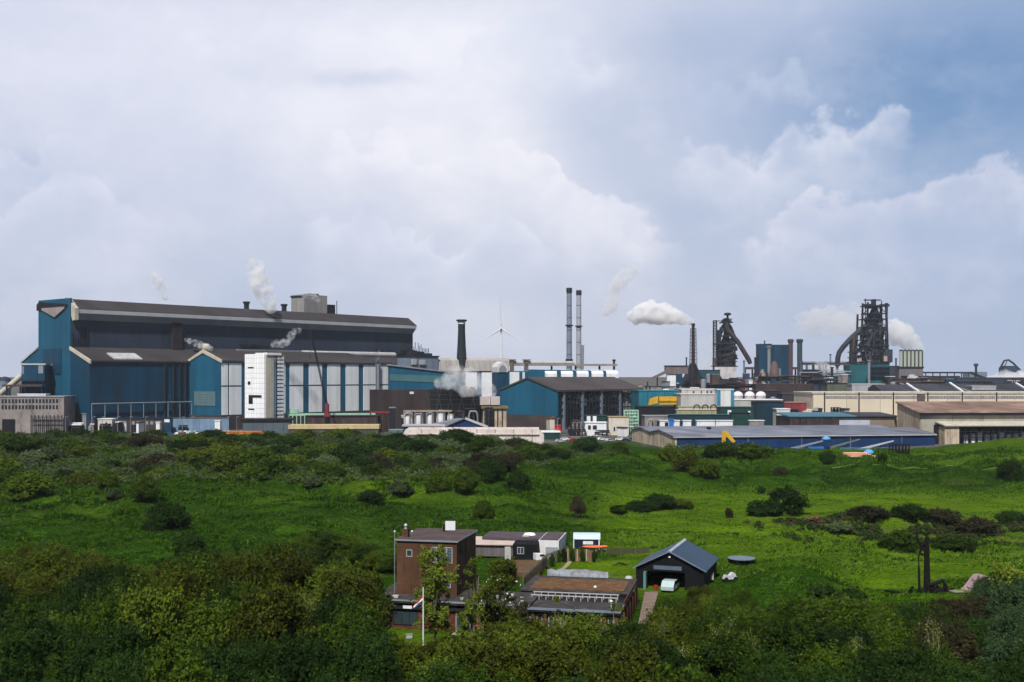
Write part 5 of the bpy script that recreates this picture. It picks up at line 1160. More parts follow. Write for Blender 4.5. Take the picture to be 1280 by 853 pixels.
for k in range(150):
    py = rnd.uniform(405, 470); half = 8+14*(py-400)/70; px = 1094+rnd.uniform(-half*1.1, half*.75); w_ = rnd.uniform(1, 5); h_ = rnd.uniform(1, 5)
    (m1 if k % 5 else (m2 if k % 2 else m3)).box(x_(px), x_(px)+w_, rnd.uniform(-2, 4), rnd.uniform(6, 16), z_(py), z_(py)+h_)
m1.build('machinery', M('machinery_dark', (.022, .026, .036), .7, .5, .1, .4), b); m2.build('pale_machinery', M('machinery_grey', (.13, .14, .16), .7, .4, .1, .4), b); m3.build('rusty_machinery', RUST, b)
m = MB()
for k in range(26):
    px = rnd.uniform(1068, 1108); py = rnd.uniform(415, 465); m.tube([(x_(px), -3, z_(py)), (x_(px), -3, z_(py-rnd.uniform(3, 10))), (x_(px+rnd.uniform(-6, 6)), -3, z_(py-10))], .5, 6)
m.build('pipework', M('dark_pipe', (.06, .065, .08), .6), b)
MB().box(x_(1066), x_(1070.5), 0, 8, 0, z_(421)).build('lift_shaft', RUST, b); MB().box(x_(1105), x_(1114.5), -3, 6, z_(453), z_(437)).build('control_cabin', SLATE, b)
MB().box(x_(1072), x_(1075), -5, -3, z_(452), z_(448)).box(x_(1103), x_(1107), -5, -2, z_(452), z_(445.5)).build('tan_panel', M('tan_panel2', (.42, .30, .24), .8), b)
b = simple('teal_casting_house', 'teal casting house under the big blast furnace', 'building', 1062, 1112, 454.5, 1075, 20, M('casting_teal', (.012, .10, .12), .7, .4, .08, .5), STEEL)
m = MB()
for py in (459, 464, 470): m.box(X(1086, 1075)-X(1062, 1075), X(1112, 1075)-X(1062, 1075), -3, -.5, Zp(py, 1075)-.6, Zp(py, 1075)+.4)
m.build('gallery', STEEL, b)
K = Fr(1086.3, 1060, 0); b = K.root('slender_vent_stack', 'slender pale vent stack in front of the teal casting house', 'chimney')
MB().lathe((0, 0, 0), [(1.3, 0), (1.2, K.z(451))], 10).build('shaft', GREY, b); MB().lathe((0, 0, 0), [(2.0, K.z(451.5)), (2.0, K.z(450))], 10).build('cap', GREY, b)
# dark bunker hall right of it
simple('dark_bunker_hall', 'dark slate bunker hall right of the casting house', 'building', 1112, 1134, 457.5, 1080, 20, M('bunker', (.045, .05, .065), .8, .3, .05, .5, seam=4), STEEL)
simple('dark_bunker_step', 'lower dark bunker step beside the six silos', 'building', 1134, 1153, 470, 1060, 16, M('bunker', (.045, .05, .065)), STEEL)
# six silos
for i in range(6):
    px = 1126.3+i*4.85; K = Fr(px, 1080, 0); kk = 1080/F
    b = K.root('silo', f'pale green silo, {["first", "second", "third", "fourth", "fifth", "sixth"][i]} from the left in the row of six', 'silo', 'row of six silos')
    MB().lathe((0, 0, 0), [(2.0*kk, K.z(459)), (2.0*kk, K.z(438.5))], 12).build('shell', M('silo_green', (.36, .40, .34), .7, .15, .1, .3), b)
    MB().lathe((0, 0, 0), [(2.2*kk, K.z(439)), (1.9*kk, K.z(437.4))], 12).build('lid', STEEL, b); MB().box(1.9*kk, 2.9*kk, -1, 0, K.z(459), K.z(438.5)).build('ladder', STEEL, b)
B = Fr(1123, 1078, 0); b = B.root('brick_block', 'grey brick base block carrying the six silos', 'building'); q = B.u(1153)
MB().box(0, q, -2, 10, 0, B.z(460.5)).build('wall', M('silo_base_wall', (.17, .15, .16), .8, .2, .1, .4), b); MB().box(-.6, q+.6, -2.6, 10, B.z(460.5), B.z(458.5)).build('deck', STEEL, b)

# the other furnace
Y = 1040; x_, z_, kk = local(905, Y); b = thing('blast_furnace', 'smaller dark blast furnace with lattice lift tower and slanting skip bridge', 'blast furnace', (X(905, Y), Y, 0))
m = MB()
for px, pt in ((900.5, 412), (918.5, 418), (906, 425), (913, 425)):
    for dy in (0, 12): m.bar((x_(px), dy, 0), (x_(px), dy, z_(pt)), 1.2)
m.build('leg', STEEL, b)
m = MB(); lattice(m, (x_(895.2), 6, 0), (x_(895.2), 6, z_(400.5)), 1.5, 30, .35); m.bar((x_(895), 6, z_(401)), (x_(904), 6, z_(401)), .5); m.build('lift_tower', STEEL, b)
for py, a, c_ in ((403, 902, 916), (420, 899, 915), (430, 894, 919), (437, 899, 920), (445, 899, 920), (452, 894, 921), (458, 892, 922)): MB().box(x_(a), x_(c_), -2, 14, z_(py)-.5, z_(py)+.4).build('platform', STEEL, b)
MB().lathe((x_(909), 6, 0), [(7.5, z_(470)), (7.5, z_(450)), (5.5, z_(438)), (4.6, z_(428)), (2.4, z_(418)), (1.6, z_(408))], 16).build('furnace_shell', MATS['furnace_black'], b)
for pts in ([(900, 452), (900, 418), (902, 411), (907, 405), (909, 402)], [(917, 430), (917, 416), (914, 409), (910, 404)]): MB().tube([(x_(p[0]), 3, z_(p[1])) for p in pts], 1.5, 10).build('uptake', STEEL, b)
MB().tube([(x_(px), 0, z_(py)) for px, py in ((908, 404), (909, 412), (914, 418), (922, 427), (930, 440), (936, 450), (938, 455))], [2.0, 2.1, 2.2, 2.2, 2.2, 2.3, 1.8], 10).build('downcomer', M('downcomer_dark', (.05, .04, .045), .7), b)
MB().lathe((x_(910.5), 4, 0), [(1, z_(400)), (1, z_(394.5)), (3.4, z_(393.5)), (3.6, z_(392.3)), (2, z_(390.8))], 12).build('bleeder_hood', STEEL, b)
m1, m2 = MB(), MB(); rnd = random.Random(8)
for k in range(16): m1.box(x_(rnd.uniform(903, 913)), x_(rnd.uniform(905, 916)), rnd.uniform(0, 4), rnd.uniform(5, 10), z_(rnd.uniform(399, 404)), z_(rnd.uniform(397, 403)))
for k in range(80):
    py = rnd.uniform(427, 458); px = 909+rnd.uniform(-9, 9); (m1 if k % 4 else m2).box(x_(px), x_(px)+rnd.uniform(1, 4), rnd.uniform(-2, 4), rnd.uniform(6, 12), z_(py), z_(py)+rnd.uniform(1, 4))
m1.build('machinery', MATS['machinery_dark'], b); m2.build('rusty_machinery', RUST, b)
for sx in (-1, 1): MB().bar((x_(909), 2, z_(404)), (x_(909+sx*8), 2, z_(420)), 1.1).build('bracket', STEEL, b)
MB().box(x_(892), x_(896), -1, 6, z_(458), z_(448)).build('lift_cabin', RUST, b)
m = MB(); m.prism([(x_(892), z_(468)), (x_(899), z_(470)), (x_(903), z_(476)), (x_(919), z_(476)), (x_(919), z_(459)), (x_(892), z_(459))], -6, -5, 'v'); m.build('white_cladding', M('torn_white', (.55, .53, .55), .7, .15, .1, .4, dirt=(.05, .05, .06), dirtamt=.5), b)
simple('teal_black_stockhouse', 'dark teal stock house left of the smaller furnace', 'building', 872, 900, 462.5, 1010, 20, M('stock_teal', (.02, .08, .11), .7, .3, .05, .4), STEEL)
simple('dark_furnace_base', 'dark sooty base building under the smaller furnace', 'building', 884, 930, 474, 1000, 16, M('sooty_base', (.03, .03, .04), .8, .5, .1, .5), STEEL)
# red-brown stack with its lattice guard
K = Fr(866.5, 960, 0); kk = 960/F; b = K.root('brown_stack', 'dark red brown stack in a thin lattice frame giving off white steam', 'chimney')
MB().lathe((0, 0, 0), [(3.2*kk, 0), (2.3*kk, K.z(455)), (1.9*kk, K.z(406))], 14).build('shaft', M('oxblood', (.035, .020, .026), .7, .3, .1, .4), b)
MB().lathe((0, 0, 0), [(2.4*kk, K.z(407)), (2.4*kk, K.z(404.6))], 14).build('cap', BLACK, b)
m = MB(); lattice(m, (0, 0, 0), (0, 0, K.z(411)), 8*kk*.7, 24, .16, 4.6*kk*.7); m.build('lattice_frame', STEEL, b)
K = Fr(866, 975, 0); b = K.root('sinter_base', 'cone shaped dark machinery block at the foot of the brown stack', 'plant block'); kk = 975/F
MB().lathe((0, 0, 0), [(17*kk, 0), (15*kk, K.z(478)), (7*kk, K.z(462)), (4*kk, K.z(455))], 10).build('casing', MATS['machinery_dark'], b)
m = MB(); rnd = random.Random(6)
for k in range(40): a = rnd.uniform(-16, 16)*kk; m.box(a, a+2, -14, -8, K.z(490), K.z(482-10*rnd.random()*(1-abs(a)/(18*kk))))
m.build('pipework', RUST, b)
B = Fr(832, 950, 0); b = B.root('transfer_house', 'brown and white transfer house at the head of a conveyor', 'building')
MB().box(0, B.u(860), 0, 8, B.z(467.5), B.z(458)).build('wall', M('mauve_brown', (.17, .13, .13), .8), b); MB().box(B.u(834), B.u(845), 1, 7, 0, B.z(467.5)).build('white_leg', WHITE, b); MB().box(B.u(845), B.u(853), 0, 8, 0, B.z(467.6)).build('teal_leg', TEALD, b)
MB().box(-.5, B.u(860)+.5, -.5, 8.5, B.z(458), B.z(457)).build('roof', STEEL, b)
B = Fr(797, 930, 0); b = B.root('sloping_conveyor', 'brown covered conveyor sloping up to the transfer house', 'conveyor')
q = B.u(833); MB().prism([(0, B.z(483)), (q, B.z(467)), (q, B.z(463)), (0, B.z(480.5))], 0, 4, 'v').build('gallery', M('mauve_brown', (.17, .13, .13)), b)
for px in (810, 822): MB().bar((B.u(px), 2, 0), (B.u(px), 2, B.z(478-(px-800)*.4)), .8).build('leg', STEEL, b)
# teal coal towers, stoves, dust catchers
B = Fr(948.5, 1020, 0)
b = simple('teal_coal_tower', 'teal octagonal coal tower with a small mast', 'tower', 948.5, 964.5, 430, 1020, 12, TEALD, TEALD); MB().bar((X(957, 1020)-X(948.5, 1020), 4, Zp(431, 1020)), (X(957, 1020)-X(948.5, 1020), 4, Zp(425.5, 1020)), .8).build('mast', STEEL, b)
simple('teal_coal_tower', 'wide teal coal bunker tower beside the two stove stacks', 'tower', 967, 987, 431, 1025, 14, TEALD, M('teal_top', (.03, .13, .16), .7))
K = Fr(961.3, 1005, 0); b = K.root('pale_vent_pipe', 'pale grey vent pipe in front of the octagonal teal tower', 'chimney'); MB().lathe((0, 0, 0), [(1.6, 0), (1.5, K.z(434))], 10).build('shaft', GREY, b); MB().lathe((0, 0, 0), [(2.4, K.z(434.5)), (2.4, K.z(432.5))], 10).build('cap', GREY, b)
for px, w_, lb, mt in ((988.3, 5.6, 'red brown stove stack with flared cap, left of the two', M('stove_brown', (.085, .055, .065), .8, .3, .1, .4)), (999.6, 6.4, 'dark slate stove stack with flared cap, right of the two', M('stove_slate', (.045, .06, .075), .7, .3, .1, .4))):
    K = Fr(px, 1000, 0); kk = 1000/F; b = K.root('stove_stack', lb, 'chimney', 'pair of stove stacks'); r_ = w_/2*kk
    MB().lathe((0, 0, 0), [(r_, 0), (r_, K.z(428))], 14).build('shaft', mt, b); MB().lathe((0, 0, 0), [(r_, K.z(429)), (r_*1.35, K.z(427)), (r_*1.35, K.z(424.8)), (r_*.9, K.z(424))], 14).build('cap', mt, b)
K = Fr(1001.3, 985, 0); b = K.root('grey_bleed_stack', 'grey cylinder stack right below the slate stove stack', 'chimney'); MB().lathe((0, 0, 0), [(1.7, 0), (1.6, K.z(453)), (2.0, K.z(452.5)), (2.0, K.z(451.5))], 12).build('shaft', GREYB, b); MB().lathe((0, 0, 0), [(2.2, K.z(487.5)), (2.2, K.z(486))], 12).build('platform', GREY, b)
for px, r_, pt, lb in ((968, 8, 452, 'tapered rusty brown dust catcher vessel left of the stove stacks'), (953, 5, 462, 'stout tan dust catcher vessel next to the rusty one')):
    K = Fr(px, 985, 0); kk = 985/F; b = K.root('dust_catcher', lb, 'vessel', 'dust catchers'); rr = r_*kk*.8
    MB().lathe((0, 0, 0), [(rr*.5, 4), (rr, K.z(487)), (rr, K.z(468)), (rr*.75, K.z(458 if px > 960 else 466)), (rr*.35, K.z(pt))], 16).build('shell', M('rusty_vessel', (.13, .085, .08), .8, .3, .1, .5) if px > 960 else M('tan_vessel', (.25, .19, .15), .8, .4, .15, .5), b)
    m = MB()
    for a in range(6): m.bar((rr*math.cos(a*1.05), rr*math.sin(a*1.05), 0), (rr*math.cos(a*1.05), rr*math.sin(a*1.05), K.z(480)), .6)
    m.build('leg', STEEL, b)
# high pipe rack from the stoves to the big furnace
B = Fr(1000, 1040, 0); b = B.root('high_pipe_rack', 'high brown pipe rack running from the stove stacks to the big furnace', 'pipe rack')
q = B.u(1062); MB().box(0, q, 0, 4, B.z(456.6), B.z(453.4)).build('deck', M('rack_brown', (.11, .08, .08), .8, .3, .1, .3), b)
MB().box(0, q, -1, -.2, B.z(452.9), B.z(452.3)).build('hand_rail', RUST, b)
for px in (1008, 1016, 1024, 1032, 1046): MB().box(B.u(px), B.u(px+2.2), 0, 3, 0, B.z(456.6)).build('leg', GREYB if px == 1008 else STEEL, b)
B = Fr(930, 1030, 0); b = B.root('low_pipe_rack', 'low rusty pipe rack behind the dust catchers', 'pipe rack'); q = B.u(1000)
MB().box(0, q, 0, 4, B.z(462), B.z(459)).build('deck', RUST, b)
for px in range(932, 1000, 9): MB().bar((B.u(px), 2, 0), (B.u(px), 2, B.z(460)), 1.2).build('leg', STEEL, b)
# far conveyor gallery on the right, gantries
B = Fr(1153, 1150, 0); b = B.root('overland_conveyor', 'long dark overland conveyor gallery on legs at the right', 'conveyor'); q = B.u(1214); q2 = B.u(1246)
MB().box(0, q, 0, 4, B.z(467), B.z(465)).prism([(q, B.z(467)), (q2, B.z(480)), (q2, B.z(477)), (q, B.z(464.8))], 0, 4, 'v').build('gallery', STEEL, b)
m = MB()
for px in range(1158, 1214, 9): m.bar((B.u(px), 2, 0), (B.u(px), 2, B.z(466)), .8)
m.build('leg', STEEL, b)
B = Fr(1220, 1500, 0); b = B.root('harbour_beacon_tower', 'small dark harbour tower with a flared head on the horizon', 'tower'); kk = 1500/F
MB().lathe((0, 0, 0), [(2.6, 0), (1.5, B.z(459)), (3.0, B.z(457)), (3.0, B.z(455)), (1.5, B.z(454.5))], 10).build('shaft', SLATE, b); MB().box(-9*kk, 15*kk, 3, 20, 0, B.z(465)).build('base_building', GREYB, b)
B = Fr(1265, 1500, 0); b = B.root('ship_unloader', 'dark blue ship unloader crane with arched frame at the far right', 'crane'); kk = 1500/F
MB().box(-11*kk, 8*kk, 0, 14, B.z(470), B.z(459.5)).box(-8*kk, 5*kk, 0, 14, B.z(459.5), B.z(457.5)).build('machine_house', M('unloader_blue', (.03, .05, .09), .7, .3, .05, .3), b)
MB().tube([(-14*kk, 4, 0), (-13*kk, 4, B.z(460)), (-8*kk, 4, B.z(451)), (-3*kk, 4, B.z(450)), (3*kk, 4, B.z(454)), (12*kk, 4, B.z(463))], 1.3, 6).build('arch', STEEL, b)
m = MB(); m.bar((-16*kk, 4, B.z(470)), (-8*kk, 4, B.z(451)), 1).bar((-12*kk, 4, 0), (-12*kk, 4, B.z(465)), 1.3).bar((7*kk, 4, 0), (7*kk, 4, B.z(465)), 1.3).bar((-4*kk, 4, B.z(450)), (-9*kk, 4, B.z(462)), .9).build('strut', STEEL, b)
# dark sheds, heaps and low buildings fillings of the works
rnd = random.Random(21)
FILL = [ # px0, px1, top, Y, material, roof, label
 (800, 850, 483, 900, CONC, DROOF, 'low grey shed beyond the bright teal shed'),
 (846, 874, 484.5, 860, CREAM, WHITE, 'low white shed at the foot of the brown stack'),
 (896, 925, 479, 930, STEEL, STEEL, 'dark pump building under the smaller furnace'),
 (924, 952, 476, 950, MAROON, RUST, 'rust red bin house right of the smaller furnace'),
 (936, 944, 475, 900, WHITE, WHITE, 'small white hut in front of the tan vessel'),
 (945, 1016, 480, 880, DBROWN, RUST, 'long rusty gallery building below the stove stacks'),
 (1005, 1030, 462, 1000, STEEL, STEEL, 'dark gas holder house behind the pale stack'),
 (1015, 1042, 470, 960, SLATE, STEEL, 'slate blue electrical house left of the big furnace'),
 (1036, 1041, 472, 905, WHITE, WHITE, 'narrow white cabin left of the big furnace'),
 (1040, 1066, 466, 1010, MATS['casting_teal'], STEEL, 'low teal building left of the casting house'),
 (1110, 1150, 473, 900, DBROWN, DROOF, 'brown shed right of the casting house'),
 (1152, 1200, 470, 1180, DBROWN, DROOF, 'long brown shed under the overland conveyor'),
 (1196, 1282, 472, 1120, SLATE, DROOF, 'long slate shed at the far right'),
 (1160, 1240, 476.5, 900, STEEL, DROOF, 'flat dark roofed works building beyond the cream hall'),
 (1240, 1300, 479, 860, STEEL, DROOF, 'flat dark works building at the right edge beyond the cream hall'),
 (978, 1018, 492, 700, M('dark_shed', (.05, .045, .05), .8, .3, .1, .4), RUST, 'dark shed behind the maroon workshop'),  # plain dark wall colour
 (905, 975, 488, 720, STEEL, RUST, 'sooty roofed shed behind the domed tanks'),
 (633, 700, 540, 530, DGRN, WHITE, 'low dark store with white roof edge below the blue gable'),
 (806, 840, 520, 575, CONC, GREY, 'small grey pump room left of the white container'),
]
for f in FILL: simple('works_building', f[6], 'building', f[0], f[1], f[2], f[3], 14, f[4], f[5])
# steel pipe posts and small stacks
for i, (px, pt, Y, r_, lb) in enumerate(((944, 448, 1000, .9, 'thin dark vent pipe left of the octagonal teal tower'), (1029, 457, 1000, .8, 'thin dark vent pipe on the high pipe rack'), (1040, 460, 930, 1.1, 'short pale vent pipe left of the big furnace'), (975, 460, 950, .9, 'thin vent pipe before the wide teal tower'), (1120, 449, 1100, .8, 'thin vent pipe right of the big furnace'), (930, 452, 1000, .8, 'thin vent pipe right of the smaller furnace'), (858, 448, 990, .6, 'thin mast left of the brown stack'), (1038, 444, 1200, .9, 'faint far stack left of the big furnace'))):
    K = Fr(px, Y, 0); b = K.root('vent_pipe', lb, 'vent pipe', 'thin vent pipes of the works'); MB().cyl((0, 0, 0), (0, 0, K.z(pt)), r_, n=8).build('pipe', GREYB if i % 2 else STEEL, b); MB().cyl((0, 0, K.z(pt)), (0, 0, K.z(pt-1)), r_*1.5, n=8).build('cap', STEEL, b)
# pipe clutter in front of the furnaces: individual pipe bundles
for i, (a, c_, py, Y) in enumerate(((948, 1012, 471, 930), (1000, 1064, 466, 960), (1010, 1060, 475, 900), (880, 945, 481, 890), (1120, 1180, 478, 880))):
    B = Fr(a, Y, 0); q = B.u(c_); b = B.root('pipe_run', ['rusty pipe run below the dust catchers', 'grey pipe run between stove stacks and big furnace', 'dark pipe run above the cream hall end', 'dark pipe run below the smaller furnace', 'rusty pipe run above the dark pitched roofs'][i], 'pipe run')
    m = MB()
    for k in range(4): z = B.z(py+k*1.6); m.tube([(0, k, z-2), (0, k, z), (q*rnd.uniform(.3, .5), k, z), (q*rnd.uniform(.5, .6), k, z+rnd.uniform(-2, 2.5)), (q, k, z+rnd.uniform(-1, 1))], .7, 6)
    m.build('pipe', [RUST, GREY, STEEL, STEEL, RUST][i], b)
    m = MB()
    for k in range(8): m.bar((q*k/7, 1, 0), (q*k/7, 1, B.z(py)), .7)
    m.build('support', STEEL, b)
# far tree line beyond the works at the left and centre

# ------------------------------------------------------------------ small plant among the big
rnd = random.Random(91)
def clutter(n, a, c_, p0, p1, Y0_, Y1_, wmin, wmax, where, mats):
    for k in range(n):
        px = rnd.uniform(a, c_); Y = rnd.uniform(Y0_, Y1_); kk = Y/F; pt = rnd.uniform(p0, p1); w_ = rnd.uniform(wmin, wmax)*kk; h = Zp(pt, Y)
        if h < 2: h = rnd.uniform(3, 6)
        mt = rnd.choice(mats); kind = rnd.choice('bbbcpgtt'); R_ = (X(px, Y), Y, 0)
        if kind == 'b':
            t = thing('plant_cabin', f'small flat roofed plant cabin among the pipework {where}', 'cabin', R_, rnd.uniform(-.3, .5), f'small plant cabins {where}')
            MB().box(-w_/2, w_/2, 0, 6, 0, h-.5).build('wall', mt, t); MB().box(-w_/2-.3, w_/2+.3, -.3, 6.3, h-.5, h).build('roof', rnd.choice([STEEL, GREY, RUST, WHITE]), t)
            if w_ > 4: MB().box(-w_*.3, -w_*.1, -.15, 0, h*.45, h*.7).build('window', GLASS, t); MB().box(w_*.1, w_*.3, -.15, 0, 0, h*.55).build('door', BLACK, t)
        elif kind == 'c':
            t = thing('upright_tank', f'small upright tank among the pipework {where}', 'tank', R_, 0, f'small tanks {where}'); r_ = min(w_/2, 4)
            MB().lathe((0, 0, 0), [(r_, 0), (r_, h-1)], 12).build('shell', mt, t); MB().dome((0, 0, h-1), r_, 1, 12, 3).build('lid', GREY, t)
        elif kind == 'p':
            t = thing('pipe_loop', f'bent pipe loop among the plant {where}', 'pipe', R_, 0, f'bent pipe loops {where}'); m = MB(); r_ = rnd.uniform(.4, .9)
            m.tube([(-w_, 0, 0), (-w_, 0, h*.8), (-w_*.7, 0, h), (w_*.6, 0, h), (w_, 0, h*.85), (w_, 0, 0)], r_, 7); m.build('pipe', mt, t); MB().box(-w_*.9, w_*.9, 1, 1.8, h*.45, h*.52).build('bracket', STEEL, t)
        elif kind == 'g':
            t = thing('steel_gantry', f'small steel gantry among the plant {where}', 'gantry', R_, 0, f'small gantries {where}'); m = MB()
            for q in (-w_, 0, w_):
                for v_ in (0, 4): m.bar((q, v_, 0), (q, v_, h), .5)
            m.build('leg', STEEL, t); m = MB()
            for zz_ in (h, h*.66, h*.33): m.box(-w_, w_, 0, 4, zz_-.25, zz_)
            m.build('platform', RUST, t)
        else:
            t = thing('pipe_rack', f'low rack of parallel pipes {where}', 'pipe rack', R_, rnd.uniform(-.2, .3), f'low pipe racks {where}'); m = MB()
            for j in range(4): m.cyl((-w_*1.6, j*.9, h*.6+(j % 2)*.8), (w_*1.6, j*.9, h*.6+(j % 2)*.8), .35, n=7)
            m.build('pipe', mt, t); m = MB()
            for q in range(5): x0_ = -w_*1.6+q*w_*.8; m.box(x0_, x0_+.4, 0, 3, 0, h*.6-.3)
            m.build('post', STEEL, t)
DK_ = [STEEL, RUST, DBROWN, SLATE, STEEL, GREY, CONC, TEALD]; LT_ = [WHITE, CONC, GREY, PIPEW, CREAM, RUST, STEEL, TEALD, GREYB]
clutter(46, 872, 1060, 466, 486, 880, 1010, 4, 9, 'below the blast furnaces', DK_)
clutter(20, 1108, 1290, 470, 482, 880, 1080, 5, 12, 'beyond the dark pitched roofs', DK_)
clutter(16, 800, 870, 474, 490, 760, 900, 4, 9, 'around the brown stack', DK_+[WHITE, CREAM])
clutter(26, 800, 985, 492, 518, 640, 720, 4, 9, 'behind the pale process hall', LT_)
clutter(22, 690, 860, 522, 538, 545, 610, 3, 7, 'on the yard before the open shed', LT_)
clutter(14, 470, 640, 505, 522, 565, 600, 3, 7, 'around the storage tanks', DK_+[CREAM])
clutter(10, 90, 230, 524, 532, 570, 590, 3, 6, 'at the foot of the steel hall', [CONC, GREY, STEEL, WHITE])
clutter(12, 985, 1060, 508, 524, 560, 590, 3, 7, 'behind the teal roofed store', LT_)
# ------------------------------------------------------------------ the brick house and its yard
def Gz(px, py, z): Y = (CH-z)*F/(py-HZ); return (X(px, Y), Y)
BRICK = M('brown_brick', (.090, .045, .025), .85, .3, .5, 0, rows=.3, seam=.9, seamw=.05, seamd=.25, bump=.02, dirt=(.03, .02, .015), dirtamt=.6)
BRICKR = M('red_brick', (.11, .036, .024), .85, .3, .5, 0, rows=.3, seam=.8, seamw=.05, seamd=.25, bump=.02)
ROOFG = M('gravel_roof', (.085, .062, .060), .95, .35, .5, 0, bump=.03, dirt=(.05, .045, .04), dirtamt=.8)
FELT = M('roofing_felt', (.045, .040, .040), .9, .35, .4, 0, bump=.01, dirt=(.13, .12, .11), dirtamt=.7)
MOSS = M('mossy_roof', (.12, .062, .030), .95, .5, 1.2, 0, bump=.06, dirt=(.22, .13, .055), dirtamt=.9)
TRIMW = M('trim_white', (.42, .42, .41), .6, .1, .5, .2)
TRIMB = M('trim_black', (.018, .018, .020), .6, .3, .5, .2)
WGL = M('window_glass', (.03, .045, .06), .08, .2, .5, 0, spec=.8)
GLB = M('glass_block', (.10, .14, .17), .25, .3, 3, 0, seam=.35, seamw=.15, rows=.35)
WOOD = M('grey_wood', (.17, .145, .105), .9, .3, 1, .4, seam=.22, seamw=.12)
WOODB = M('brown_wood', (.17, .10, .05), .9, .3, 1, .3, seam=.2, seamw=.1)
BLKW = M('black_boards', (.007, .008, .010), .9, .3, .6, .2, seam=.25, seamw=.1)
H = HF; zg = H.zg; ZR = 5.0-zg                      # lower roof level
house = H.root('brick_house', 'brown brick tower house with flat roof and low wings among the trees', 'house')
ut = H.u(496); vt = 9.0; zt = H.z(676)
MB().box(ut, 0, 0, vt, ZR-.2, zt-.2).build('tower_wall', BRICK, house)
MB().box(ut-.22, .22, -.22, vt+.22, zt-.2, zt-.02).build('roof_edge', GREY, house)
MB().box(ut-.1, .1, -.1, vt+.1, zt-.02, zt+.03).build('tower_roof', ROOFG, house)
def win(u0, u1, z0, z1, v=0., side=None, fm=TRIMW, gm=WGL, par=house, nb=1):
    m = MB(); g = MB(); f = .07
    if side is None:
        m.box(u0, u1, v-.06, v+.02, z0, z0+f).box(u0, u1, v-.06, v+.02, z1-f, z1)
        for k in range(nb+1): c_ = u0+(u1-u0-f)*k/nb; m.box(c_, c_+f, v-.055, v+.02, z0, z1)
        g.box(u0+.02, u1-.02, v-.02, v+.01, z0+.02, z1-.02)
    else:
        m.box(side-.02, side+.06, u0, u1, z0, z0+f).box(side-.02, side+.06, u0, u1, z1-f, z1)
        for k in range(nb+1): c_ = u0+(u1-u0-f)*k/nb; m.box(side-.02, side+.055, c_, c_+f, z0, z1)
        g.box(side-.01, side+.02, u0+.02, u1-.02, z0+.02, z1-.02)
    w = m.build('window', fm, par); g.build('pane', gm, w)
win(ut+1.15, ut+1.85, zt-2.0, zt-1.2)
win(ut+4.1, ut+6.6, zt-2.6, zt-.8, gm=GLB, nb=4)
win(ut+3.9, ut+6.4, ZR+.9, ZR+2.4, gm=GLB, nb=3)
for v_ in (1.5, 2.7, 4.9): win(v_, v_+.75, zt-1.9, zt-.8, side=0, fm=TRIMB); win(v_, v_+.75, ZR+.9, ZR+2.0, side=0, fm=TRIMB)
# low wing round the tower
ul = H.u(464, -3.2); ur = 9.2
MB().box(ul+.5, -.8+4.2, -2.6, 9, -.6, ZR-.35).build('wing_wall', BRICKR, house)
MB().box(ul, 9.0, -3.2, -.02, ZR-.35, ZR).box(ul, ut-.02, -.02, 9.6, ZR-.35, ZR).box(.02, 9.0, -.02, 4, ZR-.35, ZR).build('wing_roof', FELT, house)
MB().box(ul-.05, 9.05, -3.3, -3.2, ZR-.14, ZR+.03).box(ul-.05, ul, -3.2, 9.65, ZR-.14, ZR+.03).build('roof_edge', GREY, house)
MB().box(ul+.3, 3.5, -2.9, -2.61, ZR-1.1, ZR-.42).build('fascia_board', TRIMB, house)
for px in (471.5, 509): q = H.u(px, -3); MB().box(q-.5, q+.55, -3.0, -2.88, ZR-1.0, ZR-.68).build('white_lamp_box', WHITE, house)
q0, q1 = H.u(468, -2.6), H.u(522, -2.6)
win(q0+.4, q0+2.0, .5, ZR-1.15, v=-2.62, fm=TRIMB, nb=2); win(q0+2.3, q1, .5, ZR-1.15, v=-2.62, fm=TRIMB, nb=3)
qd = H.u(570, -2.6); win(qd, qd+.9, 0.02, ZR-1.1, v=-2.66); win(qd+1.15, qd+1.65, 0.02, ZR-1.1, v=-2.66)
MB().box(qd-.1, qd+1.8, -4.2, -2.7, -.3, .02).build('door_step', CONC, house)
for px in (604, 616, 632): q = H.u(px, -2.6); 
MB().box(ut+.3, ut+1.0, 1.0, 1.7, zt, zt+1.0).build('chimney', BRICK, house); MB().lathe((ut+.65, 1.35, zt+1.0), [(.14, 0), (.14, .3), (.24, .34), (.1, .55)], 10).build('chimney_cowl', WHITE, house)
MB().box(ut+.2, ut+.9, -2.4, -1.8, ZR, ZR+.25).box(-2.2, -1.6, -2.6, -2.0, ZR, ZR+.2).build('roof_light', TRIMW, house)
x, y = H.w(-2.6, vt-2.2); b = thing('rooftop_sign_board', 'white square board on legs standing on the tower roof', 'board', (x, y, zg+zt+.03), R(-5))
MB().box(-.6, .6, -.05, .05, .15, 1.25).build('board', WHITE, b); MB().box(-.55, -.47, -.04, .04, 0, .15).box(.47, .55, -.04, .04, 0, .15).box(-.9, -.62, -.1, .3, 0, .9).build('leg', TRIMB, b)
x, y = H.w(ut+.9, 3); b = thing('rooftop_lamp', 'small white lamp standing on the tower roof beside the chimney', 'lamp', (x, y, zg+zt+.03)); MB().cyl((0, 0, 0), (0, 0, .45), .03).build('stem', GREY, b); MB().dome((0, 0, .4), .14, .16, 10, 4).build('lamp_head', WHITE, b)
x, y = H.w(ut-.35, .3); b = thing('roof_pole', 'tall thin pole beside the left corner of the brick tower', 'pole', (x, y, 5.0)); MB().cyl((0, 0, 0), (0, 0, 7.0), .05, n=8).build('pole', GREY, b); MB().lathe((0, 0, 7.0), [(.05, 0), (.13, .08), (.05, .22)], 8).build('finial', WHITE, b)
